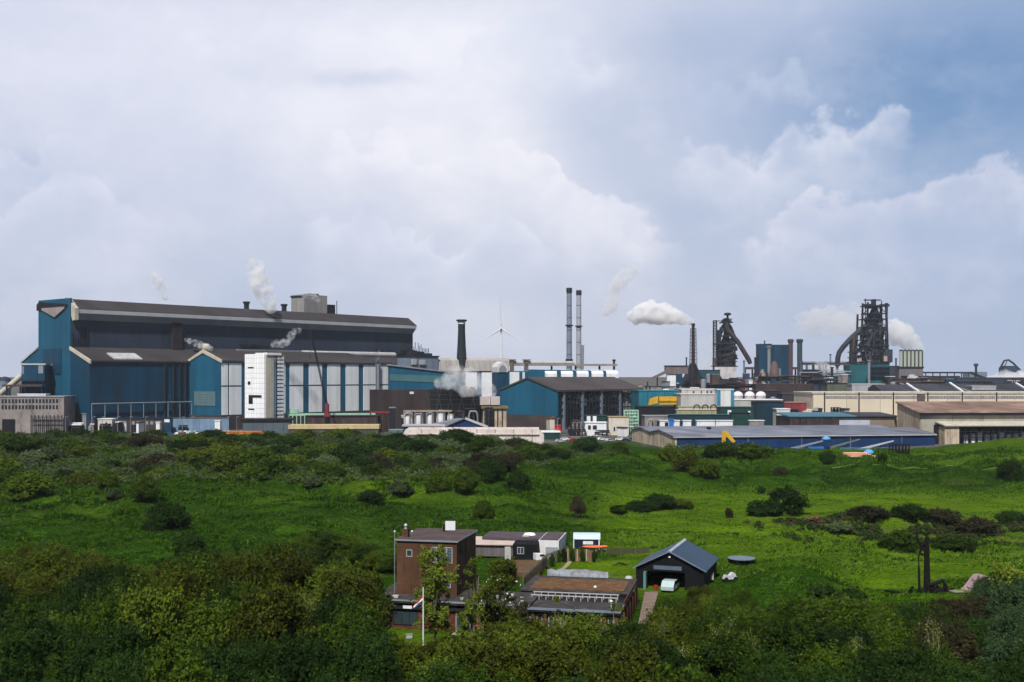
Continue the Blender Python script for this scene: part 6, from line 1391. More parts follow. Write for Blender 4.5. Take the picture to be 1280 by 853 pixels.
b = thing('roof_ladder_rail', 'short grey hand rail at the back of the left roof', 'railing', (*H.w(ut-1.2, 7), 5.0), H.a)
m = MB()
for k in range(4): m.bar((k*.35, 0, 0), (k*.35, 0, 1), .04)
m.bar((0, 0, 1), (1.1, 0, 1), .04).bar((0, 0, .5), (1.1, 0, .5), .04); m.build('rail', GREY, b)

# right block: mossy roof, pergola frames over the terrace, brick piers
blk = H.root('extension', 'low red brick extension with mossy flat roof and white beam frames', 'house extension')
e0 = H.u(640, -3.2); e1 = H.u(775, -3.2); zf = H.z(763, e1, -3.2); zE = ZR-.25
vm = H.v(743, 0) if False else 3.6
MB().box(e0+.2, e1-.3, -2.6, 13.5, -.6, zE-.4).build('wall', BRICKR, blk)
vB = 13.8
for q in np.linspace(e0+.8, e1-.6, 9): MB().box(q, q+.38, -2.95, -2.61, -.6, zE-.4).build('pier', BRICK, blk)
qs = np.linspace(e0+.8, e1-.6, 9)
for k in range(8): win(qs[k]+.55, qs[k+1]-.15, .4, zE-.75, v=-2.64, fm=TRIMW, par=blk)
MB().box(e0, e1, -3.2, 1.2, zE-.4, zE).build('terrace_roof', FELT, blk)
MB().box(e0-.02, e1+.1, -3.32, -3.2, zE-.2, zE+.05).box(e1, e1+.1, -3.2, 14, zE-.2, zE+.05).build('roof_edge', GREYB, blk)
MB().box(e0+.3, e1, 1.22, 4.2, zE-.4, zE-.02).build('terrace_floor', TRIMB, blk)
# the higher mossy roof
m0 = H.u(655, 6); m1_ = e1+.0
MB().box(m0, m1_, 4.21, 13.4, zE-.4, zE+.38).build('upper_wall', TRIMB, blk)
MB().box(m0-.1, m1_+.15, 4.1, 13.5, zE+.38, zE+.52).build('upper_roof', FELT, blk)
MB().box(m0+.9, m1_-.5, 5.1, 11.6, zE+.52, zE+.60).build('moss_bed', MOSS, blk)
MB().box(m1_+.1, m1_+.22, -.5, 13.4, zE+.2, zE+.55).build('side_fascia', BRICKR, blk)
for k in range(6): v_ = -1.5+k*2.9; MB().box(m1_+.0, m1_+.35, v_, v_+.35, -.8, zE-.45).build('post', BRICK, blk)
for vv_, zz_ in ((1.4, .55), (2.9, .62)):
    m = MB(); m.box(e0+1.2, e1-.8, vv_, vv_+.12, zE+zz_-.10, zE+zz_)
    for q in np.linspace(e0+1.3, e1-1.0, 13): m.box(q, q+.08, vv_+.01, vv_+.11, zE-.02, zE+zz_-.1)
    m.build('beam_frame', TRIMW, blk)
for px, v_ in ((764, -1.8), (744, 6)): q = H.u(px, v_); MB().cyl((q, v_, zE), (q, v_, zE+.75), .09, n=8).lathe((q, v_, zE+.75), [(.2, 0), (.2, .06), (.05, .2)], 8).build('flue', WHITE, blk)
# clutter on the roofs
rnd = random.Random(31)
for i in range(7):
    q, v_ = rnd.uniform(1, 8), rnd.uniform(-2.6, 3.4); x, y = H.w(q, v_)
    b = thing('planter', f'small pale planter on the flat roof among the blossom', 'planter', (x, y, 5.0), rnd.random(), 'pale planters on the flat roof')
    MB().lathe((0, 0, 0), [(.14, 0), (.22, .3), (.2, .3)], 10).build('pot', TRIMW, b); quads('plant', RNG.normal(size=(60, 3))*[.14, .14, .1]+[0, 0, .42], RNG.normal(size=(60, 3))+[0, 0, .5], .07, RNG.random(60), TREE_MATS['green'], b)
b = thing('tarped_boat', 'long boat under a silver grey tarp on a trailer behind the mossy roof', 'covered boat', (*Gz(722, 728, 2.3), 2.3), R(-4))
L_ = (762-682)/F*143/2
m = MB(); n = 14; vs = []; 
for k in range(n+1):
    t = -1+2*k/n; w_ = 1.0*(1-max(0, -t-.55)**2*4) if t < -.55 else 1.0; hh = 1.35+(.35 if t < .2 else .35-.4*(t-.2))+.07*math.sin(k*2.3)
    for a in range(9): th = math.pi*a/8; vs.append((t*L_, -math.cos(th)*w_*1.05, .5+(hh-.5)*math.sin(th)**.6+.03*math.sin(k*3+a)))
m.add(vs, [(k*9+j, k*9+j+1, (k+1)*9+j+1, (k+1)*9+j) for k in range(n) for j in range(8)], True); m.add(vs, [tuple(range(9)), tuple(range(n*9, n*9+9))[::-1]])
m.build('tarp', M('silver_tarp', (.24, .26, .29), .5, .4, .8, .2, dirt=(.10, .10, .11), dirtamt=.9), b)
MB().box(-L_*.9, L_*.95, -.7, .7, .25, .5).build('trailer', STEEL, b)
for s_ in (-.95, .8): MB().cyl((.8, s_, .32), (.8, s_+.15, .32), .32, n=12).build('wheel', TRIMB, b)

# fences
def fence(name, label, pts, h, mt, post=TRIMW, gap=0, zo=0, cat='fence', ph=.15, pw=.1, np_=None, zabs=None):
    (xa, ya), (xb, yb) = pts; Lf = math.hypot(xb-xa, yb-ya); a = math.atan2(yb-ya, xb-xa); z0 = hz(xa, ya) if zabs is None else zabs; z1 = hz(xb, yb) if zabs is None else zabs
    b = thing(name, label, cat, (xa, ya, z0+zo), a); sl = (z1-z0)/Lf; n = np_ or max(1, int(Lf/1.9))
    for k in range(n):
        q0, q1 = Lf*k/n, Lf*(k+1)/n; zz = sl*(q0+q1)/2; m = MB()
        if gap:
            nb = int((q1-q0)/gap)
            for j in range(nb): c_ = q0+(q1-q0)*j/nb; m.box(c_+.04, c_+gap*.55, -.02, .02, zz-.1, zz+h)
            m.box(q0, q1, .021, .05, zz+h*.75, zz+h*.82)
        else: m.box(q0+pw*.5, q1-pw*.5, -.03, .03, zz-.3, zz+h)
        m.build('panel', mt, b)
    for k in range(n+1): q = Lf*k/n; MB().box(q-pw/2, q+pw/2, -pw/2, pw/2, sl*q-.3, sl*q+h+ph).build('post', post, b)
    return b
def G(px, py): x, y, z = hit(px, py); return (x, y)
fence('picket_fence', 'weathered picket fence climbing from the roof corner toward the garage', (Gz(654, 734, 3.0), Gz(684, 706, 3.0)), 1.5, WOOD, WOOD, gap=.4, zabs=3.0)
fence('board_fence', 'weathered board fence with dark conifers beside the lawn path', (Gz(684, 706, 2.6), Gz(709, 697, 2.6)), 1.6, WOOD, WOOD, gap=.3, zabs=2.6)
fence('brown_panel_fence', 'orange brown panel fence in front of the trailer shed', (G(710, 702), G(745, 703)), 1.7, WOODB, TRIMW, np_=3)
fence('rail_fence', 'low grey rail fence crossing behind the lawn to the black barn', (G(758, 692), G(812, 692)), .75, M('mossy_wood', (.07, .075, .035), .9), WOOD)
# dark conifers along the fence
for i, (px, py, h) in enumerate(((681, 712, 2.0), (690, 709, 1.9), (698, 704, 1.8), (705, 703, 2.1), (715.5, 703, 1.9), (728, 703, 1.8), (743, 703, 1.8))):
    x, y, z = hit(px, py); put('dbush', x, y, .26, h/1.9, 'narrow dark conifer growing against the garden fence', 'narrow conifers along the fence')
# sheds in the yard
SG = M('mauve_shed_wall', (.13, .115, .12), .85, .2, .5, .3, seam=.5)
Y0 = 172; b_ = Fr(597, Y0, -6, 2.6); b = b_.root('long_grey_shed', 'long mauve grey shed with pale pink roof behind the brick tower', 'shed')
q1 = b_.u(641); z1 = b_.z(681)
MB().box(-3, q1, 0, 4, -.3, z1).build('wall', SG, b); MB().prism([(-.35, z1), (4.2, z1+.55), (4.2, z1+.67), (-.35, z1+.12)], -3.2, b_.u(671)).build('roof', M('pale_pink_roof', (.48, .38, .35), .8, .2, .6, 0), b)
k0 = Fr(641, 168, -6, 2.6); b = k0.root('black_cabin', 'black boarded cabin with a white framed window and open white door', 'cabin')
q1 = k0.u(671.5); z1 = k0.z(680.5)
MB().box(.01, q1, 0, 4.4, -.3, z1).build('wall', BLKW, b)
win(k0.u(646.5), k0.u(655), k0.z(692.5), k0.z(684), v=-.01, par=b, nb=2)
MB().box(-1.1, -.2, -1.0, -.9, 0, 1.9).box(-.95, -.35, -1.03, -.99, .9, 1.7).build('door', TRIMW, b)
k1 = Fr(673, 171, -10, 2.7); b = k1.root('white_garage', 'white garage with grey roller door and long dark flat roof', 'garage')
q1 = k1.u(698.5); z1 = k1.z(675.5); vg = k1.v(708, q1)
MB().box(0, q1, 0, vg, -.3, z1).build('wall', M('garage_white', (.66, .66, .66), .7, .1, .4, .3), b)
MB().box(.15, q1-.15, .15, vg, z1, z1+.06).box(k1.u(600), -.01, 1.6, vg-1, z1-.3, z1+.06).build('roof', M('mauve_roof', (.085, .065, .075), .85, .3, .5, 0), b)
MB().box(k1.u(600), -.01, 1.8, vg-1.2, -.3, z1-.3).build('back_wing', SG, b)
MB().box(k1.u(682), k1.u(697.5), -.05, 0, 0, z1-1.0).build('roller_door', M('roller', (.28, .31, .36), .6, .1, .3, .1, rows=.25), b)
q = k1.u(662, 5); MB().lathe((q, 5, z1+.06), [(1.0, 0), (.8, .28), (.3, .36)], 10).build('roof_light', WHITE, b)
MB().box(k1.u(653, 3), k1.u(661, 3), 3, 3.8, z1+.06, z1+.2).build('roof_hatch', TRIMW, b)
b = thing('white_van_bonnet', 'white parked van nose before the garage', 'van', (*Gz(676, 701, 2.7), 2.7), R(20)); b.scale = (.7, .7, .7)
MB().prism([(-1.4, .3), (1.3, .3), (1.35, .8), (.6, .95), (.2, 1.5), (-1.4, 1.6)], -.85, .85, 'v').build('body', MATS['car_white'], b); MB().prism([(.63, .97), (.24, 1.45), (-.5, 1.48), (-.5, .97)], -.87, .87, 'v').build('windows', GLASS, b)
for sx in (-.8, .8):
    for sy in (-.8, .7): MB().cyl((sx, sy, .32), (sx, sy+.12, .32), .32, n=12).build('wheel', TRIMB, b)
o = sheet('yard_deck', 0, 0, 0, 0, M('brown_deck', (.11, .065, .035), .9, .25, .6, 0, seam=.3, seamw=.1), 0)
o.data.clear_geometry(); p = [Gz(640, 716, 2.9), Gz(675, 716, 2.9), Gz(683, 700.5, 2.9), Gz(638, 700.5, 2.9)]
o.data.from_pydata([(a, c_, 2.9) for a, c_ in p]+[(a, c_, 2.2) for a, c_ in p], [], [(0, 1, 2, 3), (1, 0, 4, 5), (2, 1, 5, 6), (3, 2, 6, 7), (0, 3, 7, 4)]); o.data.materials.clear(); o.data.materials.append(MATS['brown_deck']); 
def patch(name, pxs, m_, lift=.04):
    """a surface draped on the ground"""
    P = [hit(*p) for p in pxs]; n = 12; vs = []; fs = []
    a, b_, c_, d = [Vector(p[:2]) for p in P]
    for i in range(n+1):
        for j in range(n+1):
            s, t = i/n, j/n; q = a.lerp(b_, s).lerp(d.lerp(c_, s), t); vs.append((q.x, q.y, hz(q.x, q.y)+lift))
    for i in range(n):
        for j in range(n): fs.append((i*(n+1)+j, (i+1)*(n+1)+j, (i+1)*(n+1)+j+1, i*(n+1)+j+1))
    o = MB().add(vs, fs, True).build(name, m_); o['kind'] = 'structure'
patch('garden_path', ((700, 712), (706, 712), (717, 701.5), (711, 701.5)), M('stone_path', (.30, .24, .17), .9, .3, 1, 0))
patch('gravel_drive', ((797, 785), (811, 785), (823, 741), (806, 741)), M('pink_gravel', (.19, .14, .115), .95, .35, 1.2, 0, bump=.05), .06)
SANDY = M('sandy_track', (.10, .16, .02), .95, .3, .3, 0)
def track(pxs, w):
    pts = [hit(*p) for p in pxs]; vs = []; n = 0
    for (a, b_) in zip(pts[:-1], pts[1:]):
        k = max(2, int(math.hypot(b_[0]-a[0], b_[1]-a[1])/1.2)); d = Vector((b_[0]-a[0], b_[1]-a[1], 0)).normalized(); nn = Vector((-d.y, d.x, 0))
        for j in range(k):
            q = Vector(a[:2]+(0,)).lerp(Vector(b_[:2]+(0,)), j/k); ww = w*(.8+.4*random.random())
            for s_ in (-1, 0, 1): r_ = q+nn*s_*ww; vs.append((r_.x, r_.y, hz(r_.x, r_.y)+.07+(.05 if s_ == 0 else 0)))
            n += 1
    o = MB().add(vs, [(i*3+j, i*3+j+1, i*3+j+4, i*3+j+3) for i in range(n-1) for j in range(2)], True).build('path', SANDY); o['kind'] = 'structure'
track([(1040, 585), (1110, 582), (1180, 584), (1240, 586), (1300, 586)], .5)
track([(1195, 741), (1210, 740), (1235, 743)], .5)
# trailer shed with blue-white curved roof, kayak
x, y, z = hit(734, 689); b = thing('trailer_booth', 'small dark booth with curved pale blue roof behind the panel fence', 'booth', (x, y+1, z), R(-4)); kk = y/F
w_ = 17*kk
MB().box(-w_+.1, w_-.1, 0, 3, 0, 1.75).build('body', M('booth_navy', (.012, .02, .045), .7), b)
MB().prism([(-.15, 1.7), (.1, 2.2), (.7, 2.45), (2.4, 2.45), (3.1, 2.1), (3.1, 1.95), (2.4, 2.3), (.75, 2.3), (.25, 2.1), (0, 1.7)], -w_, w_).build('roof', M('pale_blue_roof2', (.50, .60, .70), .5, .1, .5, .1), b)
MB().box(-w_, -w_+.15, -.05, .1, 0, 2.1).box(w_-.3, w_-.1, -.05, .1, 0, 2.1).build('corner_post', WHITE, b); MB().box(-.6, 1.0, -.12, -.01, .9, 1.4).build('sign_board', WHITE, b)
x, y, z = hit(744, 692); b = thing('orange_kayak', 'orange red kayak lying upside down on a trailer frame', 'kayak', (x, y, z+.55), R(3)); kk = y/F
m = MB(); vs = []; n = 12
for k in range(n+1):
    t = -1+2*k/n; r_ = .42*(1-t*t)**.5+.02
    for a in range(10): th = 2*math.pi*a/10; vs.append((t*2.1, r_*math.cos(th), .35+r_*.6*math.sin(th)+.12*t*t))
m.add(vs, [(k*10+j, k*10+(j+1) % 10, (k+1)*10+(j+1) % 10, (k+1)*10+j) for k in range(n) for j in range(10)], True).build('hull', M('kayak_orange', (.72, .14, .05), .5, .1, .5, .1), b)
MB().bar((-1.6, 0, -.1), (2.4, 0, -.1), .08).bar((-1, -.4, 0), (-1, .4, 0), .08).bar((1, -.4, 0), (1, .4, 0), .08).bar((-1, 0, -.5), (-1, 0, .1), .08).bar((1, 0, -.5), (1, 0, .1), .08).build('trailer_frame', GREY, b)
x, y, z = hit(776, 708); b = thing('fallen_branch', 'dark crooked branch lying on the bright lawn', 'branch', (x, y, z)); kk = y/F
MB().tube([(-10*kk, 0, .1), (-6*kk, .1, .12), (-3*kk, .3, .35), (0, .2, .3), (4*kk, 0, .3), (7*kk, -.2, .15), (11*kk, 0, .12)], [.06, .1, .13, .14, .15, .13, .06], 7).build('branch', TRIMB, b)

# black barn
Bn = Fr(880, 143, -19, hz(X(850, 146), 146)-.1); b = Bn.root('black_barn', 'black boarded barn with blue grey metal roof and open front', 'barn')
uL = Bn.u(795); ze = Bn.z(713.5, -.3); ua = Bn.u(834.6); zr = Bn.z(690, ua); dv = 10.5
ua = uL/2
MB().prism([(uL, -.3), (0, -.3), (0, ze), (ua, zr), (uL, ze)], .3, .301+.1, 'v')
wl = MB(); wl.box(uL, uL+.15, 0, dv, -.3, ze).box(-.15, 0, 0, dv, -.3, ze).box(uL+.151, -.151, dv-.15, dv, -.3, ze)
wl.prism([(uL, ze), (0, ze), (ua, zr)], dv-.15, dv, 'v'); d0, d1 = Bn.u(808), Bn.u(856); zd = 2.35
wl.prism([(uL, ze-.001), (uL, zd), (0, zd), (0, ze-.001), (ua, zr)], 0, .15, 'v').box(uL+.151, d0, 0, .15, -.3, zd).box(d1, -.151, 0, .15, -.3, zd)
wl.build('wall', BLKW, b)
sl_ = (zr-ze)/abs(ua); RB = M('blue_grey_sheet_roof', (.035, .060, .098), .5, .12, .3, .15, seam=.5, seamw=.1, seamd=.15)
for s_, u0_, u1_ in ((0, ua, .35), (1, uL-.35, ua)):
    if s_ == 0: pts = [(ua, zr+.05), (.35, ze-sl_*.35+.05), (.35, ze-sl_*.35+.15), (ua, zr+.15)]
    else: pts = [(uL-.35, ze-sl_*.35+.05), (ua, zr+.05), (ua, zr+.15), (uL-.35, ze-sl_*.35+.15)]
    MB().prism(pts, -.35, dv+.3, 'v').build('roof_slope', RB, b)
MB().prism([(ua-.25, zr+.02), (ua, zr+.22), (ua+.25, zr+.02), (ua+.25, zr+.1), (ua, zr+.28), (ua-.25, zr+.1)], -.37, dv+.32, 'v').build('ridge_cap', M('ridge_pale', (.40, .44, .50), .5), b)
MB().prism([(.38, ze-sl_*.35+.0), (ua, zr), (uL-.38, ze-sl_*.35), (uL-.38, ze-sl_*.35+.16), (ua, zr+.16), (.38, ze-sl_*.35+.16)], -.42, -.36, 'v').build('bargeboard', GREYB, b)
MB().box(Bn.u(817), Bn.u(852), -.06, -.005, zd+.25, zd+.75).build('window_strip', M('strip_glass', (.10, .13, .17), .3, .2, .5, 0), b)
MB().lathe((ua, -.12, zr-.75), [(.12, 0), (.16, .08), (.12, .2)], 8).build('lamp', WHITE, b)
MB().box(Bn.u(806), Bn.u(809), -.9, -.05, 0, 2.3).build('open_door', M('sea_green_door', (.10, .22, .20), .7, .2, .5, .2), b)
MB().box(uL+.2, -.2, .2, dv-.2, -.05, .02).build('floor_slab', CONC, b)
x, y = Bn.w(Bn.u(839.5), -1.0); o = make_car('jeep', M('car_pale_teal', (.40, .50, .50), .3, .05, .5, 0, spec=.6)); o.location = (x, y, Bn.zg+.1); o.rotation_euler = (0, 0, R(70)); o.scale = (.85, .95, 1); tag(o, 'pale teal car parked nose out in the black barn doorway', 'car'); del o['group']
x, y = Bn.w(Bn.u(821), -.6); b = thing('red_fuel_drum', 'small red drum in the barn doorway beside the pale car', 'drum', (x, y, Bn.zg+.1)); MB().lathe((0, 0, 0), [(.26, 0), (.28, .04), (.26, .25), (.28, .28), (.26, .5), (.28, .54)], 14).build('drum', REDP, b); MB().cyl((.1, 0, .54), (.1, 0, .58), .05).build('cap', TRIMB, b)
for px, py, s_, lb in ((889, 727, 1.0, 'grey covered motorbike standing against the right barn wall'), (912, 728, 1.1, 'white boxy quad bike on the grass right of the barn')):
    x, y, z = hit(px, py); b = thing('covered_bike' if px < 900 else 'quad_bike', lb, 'motorbike', (x, y, z), R(20 if px > 900 else 80))
    MB().prism([(-.95, .35), (-.7, .9), (-.1, .75), (.35, 1.15), (.6, 1.1), (.95, .5), (.8, .3), (-.8, .25)], -.32, .32, 'v').build('body', M('bike_cover', (.52, .52, .55), .6, .3, 1, .2) if px > 900 else M('bike_cover2', (.30, .28, .27), .8, .3, 1, .2), b)
    for sx in (-.7, .7):
        for sy in ((-.42, .3) if px > 900 else (-.06,)): MB().cyl((sx, sy, .3), (sx, sy+.12, .3), .3, n=12).build('wheel', TRIMB, b)
    MB().bar((.4, -.35, 1.2), (.4, .35, 1.2), .05).build('handlebar', STEEL, b)
x, y, z = hit(888, 722); b = thing('grey_water_tank', 'pale grey plastic tank stacked behind the covered motorbike', 'tank', (x+.2, y+1.6, z)); MB().lathe((0, 0, 0), [(.55, 0), (.58, .1), (.55, 1.1), (.3, 1.3), (.2, 1.45)], 12).build('shell', TRIMW, b); MB().cyl((0, 0, 1.4), (0, 0, 1.55), .16).build('lid', TRIMB, b)
x, y, z = hit(748+20, 723); b = thing('white_lawn_bundle', 'white plastic wrapped bundle at the left barn corner', 'bundle', (*G(786, 727), hz(*G(786, 727)))); MB().lathe((0, 0, 0), [(.5, 0), (.55, .35), (.4, .6), (.15, .68)], 9).build('wrap', TRIMW, b); MB().cyl((0, 0, .3), (0, 0, .36), .57, n=9).build('strap', GREY, b)
x, y, z = hit(927, 705); kk = y/F; b = thing('round_trampoline', 'round grey trampoline on short legs in the grass right of the barn', 'trampoline', (x, y, z))
MB().lathe((0, 0, .72), [(17*kk, -.06), (17.3*kk, 0), (17*kk, .07)], 28).build('mat', M('trampoline_mat', (.13, .17, .21), .6, .15, 1, 0), b)
m = MB()
for k in range(6): a = k*1.047; c_ = Vector((math.cos(a)*16.4*kk, math.sin(a)*16.4*kk, 0)); m.tube([c_+Vector((0, 0, .66)), c_+Vector((0, 0, -.1))], .06, 6)
m.build('leg', STEEL, b)

# flagpole with hanging tricolour
x, y = X(529, 110.5), 110.5; zb = hz(x, y); kk = y/F
b = thing('flagpole', 'slim white flagpole with red white and blue flag hanging before the house', 'flagpole', (x, y, zb))
ztp = Zp(735, y)-zb; MB().cyl((0, 0, -.3), (0, 0, ztp), .08, .055, 8).build('pole', WHITE, b); MB().dome((0, 0, ztp), .07, .08, 8, 3).build('finial', TRIMW, b)
def flag_strip(nm, f0, f1, mt, par):
    vs = []; n = 10; m = 4
    for k in range(n+1):
        t = k/n
        for j in range(m+1):
            f = f0+(f1-f0)*j/m     # across the hoist
            px_ = -t*.95; zz_ = ztp-.75-f*.62-t*(.72+.25*(1-f)); yy_ = .09*math.sin(t*9+f*3)*(.3+t)
            vs.append((px_, yy_, zz_))
    mm_ = MB().add(vs, [(k*(m+1)+j, k*(m+1)+j+1, (k+1)*(m+1)+j+1, (k+1)*(m+1)+j) for k in range(n) for j in range(m)], True); o = mm_.build(nm, mt, par)
    md = o.modifiers.new('thick', 'SOLIDIFY'); md.thickness = .012; return o
fl_ = flag_strip('flag', 0, .333, M('flag_red', (.5, .02, .03), .8, .1, 1, 0), b); flag_strip('stripe', .333, .666, M('flag_white', (.75, .75, .75), .8, .1, 1, 0), fl_); flag_strip('stripe', .666, 1, M('flag_blue', (.03, .06, .25), .8, .1, 1, 0), fl_)
x, y = Gz(511.5, 797, 1.7); b = thing('white_garden_box', 'small white box on the lawn left of the flagpole', 'box', (x, y, 1.65), .2); MB().box(-.32, .32, -.25, .25, 0, .38).build('body', TRIMW, b); MB().box(-.36, .36, -.29, .29, .38, .43).build('lid', GREY, b)

# rusty sculpture and the curved ramp on the right
x, y, z = hit(1158, 741); kk = y/F; b = thing('dark_post_sculpture', 'dark weathered sculpture of tall upright posts with a bent arm', 'sculpture', (x, y, z)); z_ = lambda py: Zp(py, y)-z; x_ = lambda px: (px-1158)*kk
DK = M('charred_wood', (.008, .007, .007), .9, .4, 1.5, .3)
vs = [(x_(1149.5), 0, z_(742)), (x_(1148.6), 0, z_(712)), (x_(1148.5), .1, z_(696)), (x_(1151), .1, z_(688)), (x_(1153), .1, z_(683))]; MB().tube(vs, [.16, .14, .12, .13, .16], 6).build('thin_post', DK, b)
MB().tube([(x_(1152), .1, z_(684)), (x_(1148), .1, z_(677)), (x_(1146.5), .1, z_(670)), (x_(1146), .1, z_(664.5))], [.17, .16, .13, .12], 6).build('fork_arm', DK, b)
MB().prism([(x_(1155), -.3), (x_(1162.5), -.3), (x_(1161.2), z_(700)), (x_(1161), z_(672)), (x_(1160), z_(670.5)), (x_(1157.5), z_(671)), (x_(1155.6), z_(680)), (x_(1156), z_(700))], -.25, .25, 'v').build('main_post', DK, b)
MB().tube([(x_(1153), .1, z_(684)), (x_(1157), .1, z_(679))], .17, 6).tube([(x_(1151), .1, z_(693)), (x_(1157), .1, z_(694))], .15, 6).build('cross_piece', DK, b)
MB().tube([(x_(1160), -.1, z_(732)), (x_(1168), -.1, z_(729.5)), (x_(1178), -.1, z_(725.5)), (x_(1181), -.1, z_(731)), (x_(1184.5), -.1, z_(744))], [.3, .24, .24, .26, .2], 6).build('bent_arm', DK, b)
m = MB(); rnd = random.Random(3)
for k in range(16): q = rnd.uniform(1137, 1182); m.tube([(x_(q), -.3+rnd.random()*.6, 0), (x_(q+rnd.uniform(2, 7)), -.3+rnd.random()*.8, rnd.uniform(.2, .75))], rnd.uniform(.1, .28), 6)
m.build('root_mass', DK, b)
x, y, z = hit(1118, 743); b = thing('dark_beam', 'dark fallen beam lying left of the post sculpture', 'beam', (x, y, z)); kk = y/F; MB().tube([(-12*kk, 0, .35), (2*kk, .1, .15), (13*kk, 0, .05)], [.13, .16, .14], 6).build('beam', DK, b)
x, y, z = hit(1210, 740); kk = y/F; b = thing('curved_ramp', 'pinkish curved ramp arching up to a dark round end on the grass', 'ramp', (x, y, z), R(18))
pts = [(0, .05), (6*kk, .35), (12*kk, .95), (17*kk, 1.5), (22*kk, 1.85), (27*kk, 1.85), (31*kk, 1.6), (33*kk, 1.1)]
low = [(p[0]+.12, p[1]-.14) for p in pts][::-1]
MB().prism(pts+low, -.1, 1.5, 'v').build('deck', M('pink_ramp', (.30, .20, .23), .6, .2, .8, .1), b)
MB().prism([(p[0]+.0, p[1]-.15) for p in pts]+[(p[0]+.2, p[1]-.40) for p in pts[::-1]], -.16, -.11, 'v').build('side_board', TRIMB, b)
MB().cyl((31*kk, -.2, .85), (31*kk, 1.6, .85), .85, n=18).build('round_end', TRIMB, b); MB().box(-1.9, 0, 0, 1.2, -.05, .06).build('run_up', CONC, b)
x, y, z = hit(1022, 652); b = thing('rust_scrap_heap', 'low rust red scrap heap beside the feathery bush in the valley field', 'heap', (x, y, z)); rnd = random.Random(12)
for k in range(12): MB().box(-1, 1, -.3, .3, -.05, .05).build('scrap_plate', RUST if k % 2 else M('rust_red', (.16, .05, .04), .9), b)
for o in b.children: o.location = (rnd.uniform(-1.6, 1.6), rnd.uniform(-.8, .8), rnd.uniform(.1, .55)); o.rotation_euler = (rnd.uniform(-.5, .5), rnd.uniform(-.4, .4), rnd.uniform(0, 3))

# ------------------------------------------------------------------ trees before the house
def bespoke(px, Y, top, cw, mat, label, nclump=30, nleaf=5200, leaf=.12, cat='tree', sparse=.2, bark=BARKP, low=.3, name='tree'):
    x = X(px, Y); zg_ = hz(x, Y); h = Zp(top, Y)-zg_; r = make_tree(label, h, cw/F*Y/2, nclump, nleaf, leaf, mat, bark, sparse, low, name, cat, label); r.location = (x, Y, zg_-.1); r.scale = (1, 1, 1); return r
bespoke(543, 113, 682, 60, 'fresh', 'slender fresh green tree standing right before the brick tower', 44, 10500, .11, low=.2)
bespoke(626, 114, 697, 62, 'olive', 'white flowering tree with bare pale stems right of the brick tower', 40, 8500, .11, low=.2)
t_ = [o for o in bpy.data.objects if o.get('label', '').startswith('white flowering')][0]
n = 70; a = RNG.random(n)*6.28; r_ = 2.2*np.sqrt(RNG.random(n)); Cc = np.stack([r_*np.cos(a), r_*np.sin(a), 4.2+4.4*RNG.random(n)], 1)
quads('blossom', Cc, RNG.normal(size=(n, 3))+[0, -1, .5], .10, np.full(n, .9), leafmat('blossom_white', (.6, .55, .5), (.75, .7, .68)), t_)
bespoke(592, 117, 692, 40, 'olive', 'thin brownish olive tree against the right corner of the brick tower', 22, 2200, .10, low=.3)
bespoke(588, 110, 742, 40, 'fresh', 'low light green tree between the flagpole and the flowering tree', 24, 5200, .10)
bespoke(655, 108, 752, 34, 'brown', 'thin brownish sapling before the extension windows', 20, 3200, .09)
bespoke(700, 106, 745, 26, 'fresh', 'tall pale stemmed sapling before the extension', 12, 1100, .09)
bespoke(775, 106, 752, 30, 'olive', 'pale stemmed sapling at the right end of the extension', 14, 1500, .09)
bespoke(1262, 121, 700, 66, 'fresh', 'thin light green tree rising at the right edge near the curved ramp', 26, 3600, .11)
# the hedge-like young willows behind the left wing
for i, (px, py, w_, top) in enumerate(((392, 700, 30, 664), (412, 705, 30, 668), (432, 706, 32, 672), (452, 710, 32, 682), (470, 712, 30, 690), (488, 716, 26, 694), (378, 706, 26, 670))):
    x, y, z = hit(px, py); h = max(2.2, Zp(top, y)-z); put('green', x, y, w_*y/F/2/2.4*1.25, h/5.2, 'bright green willow shrub in the clump left of the brick tower', 'willow shrubs left of the tower')

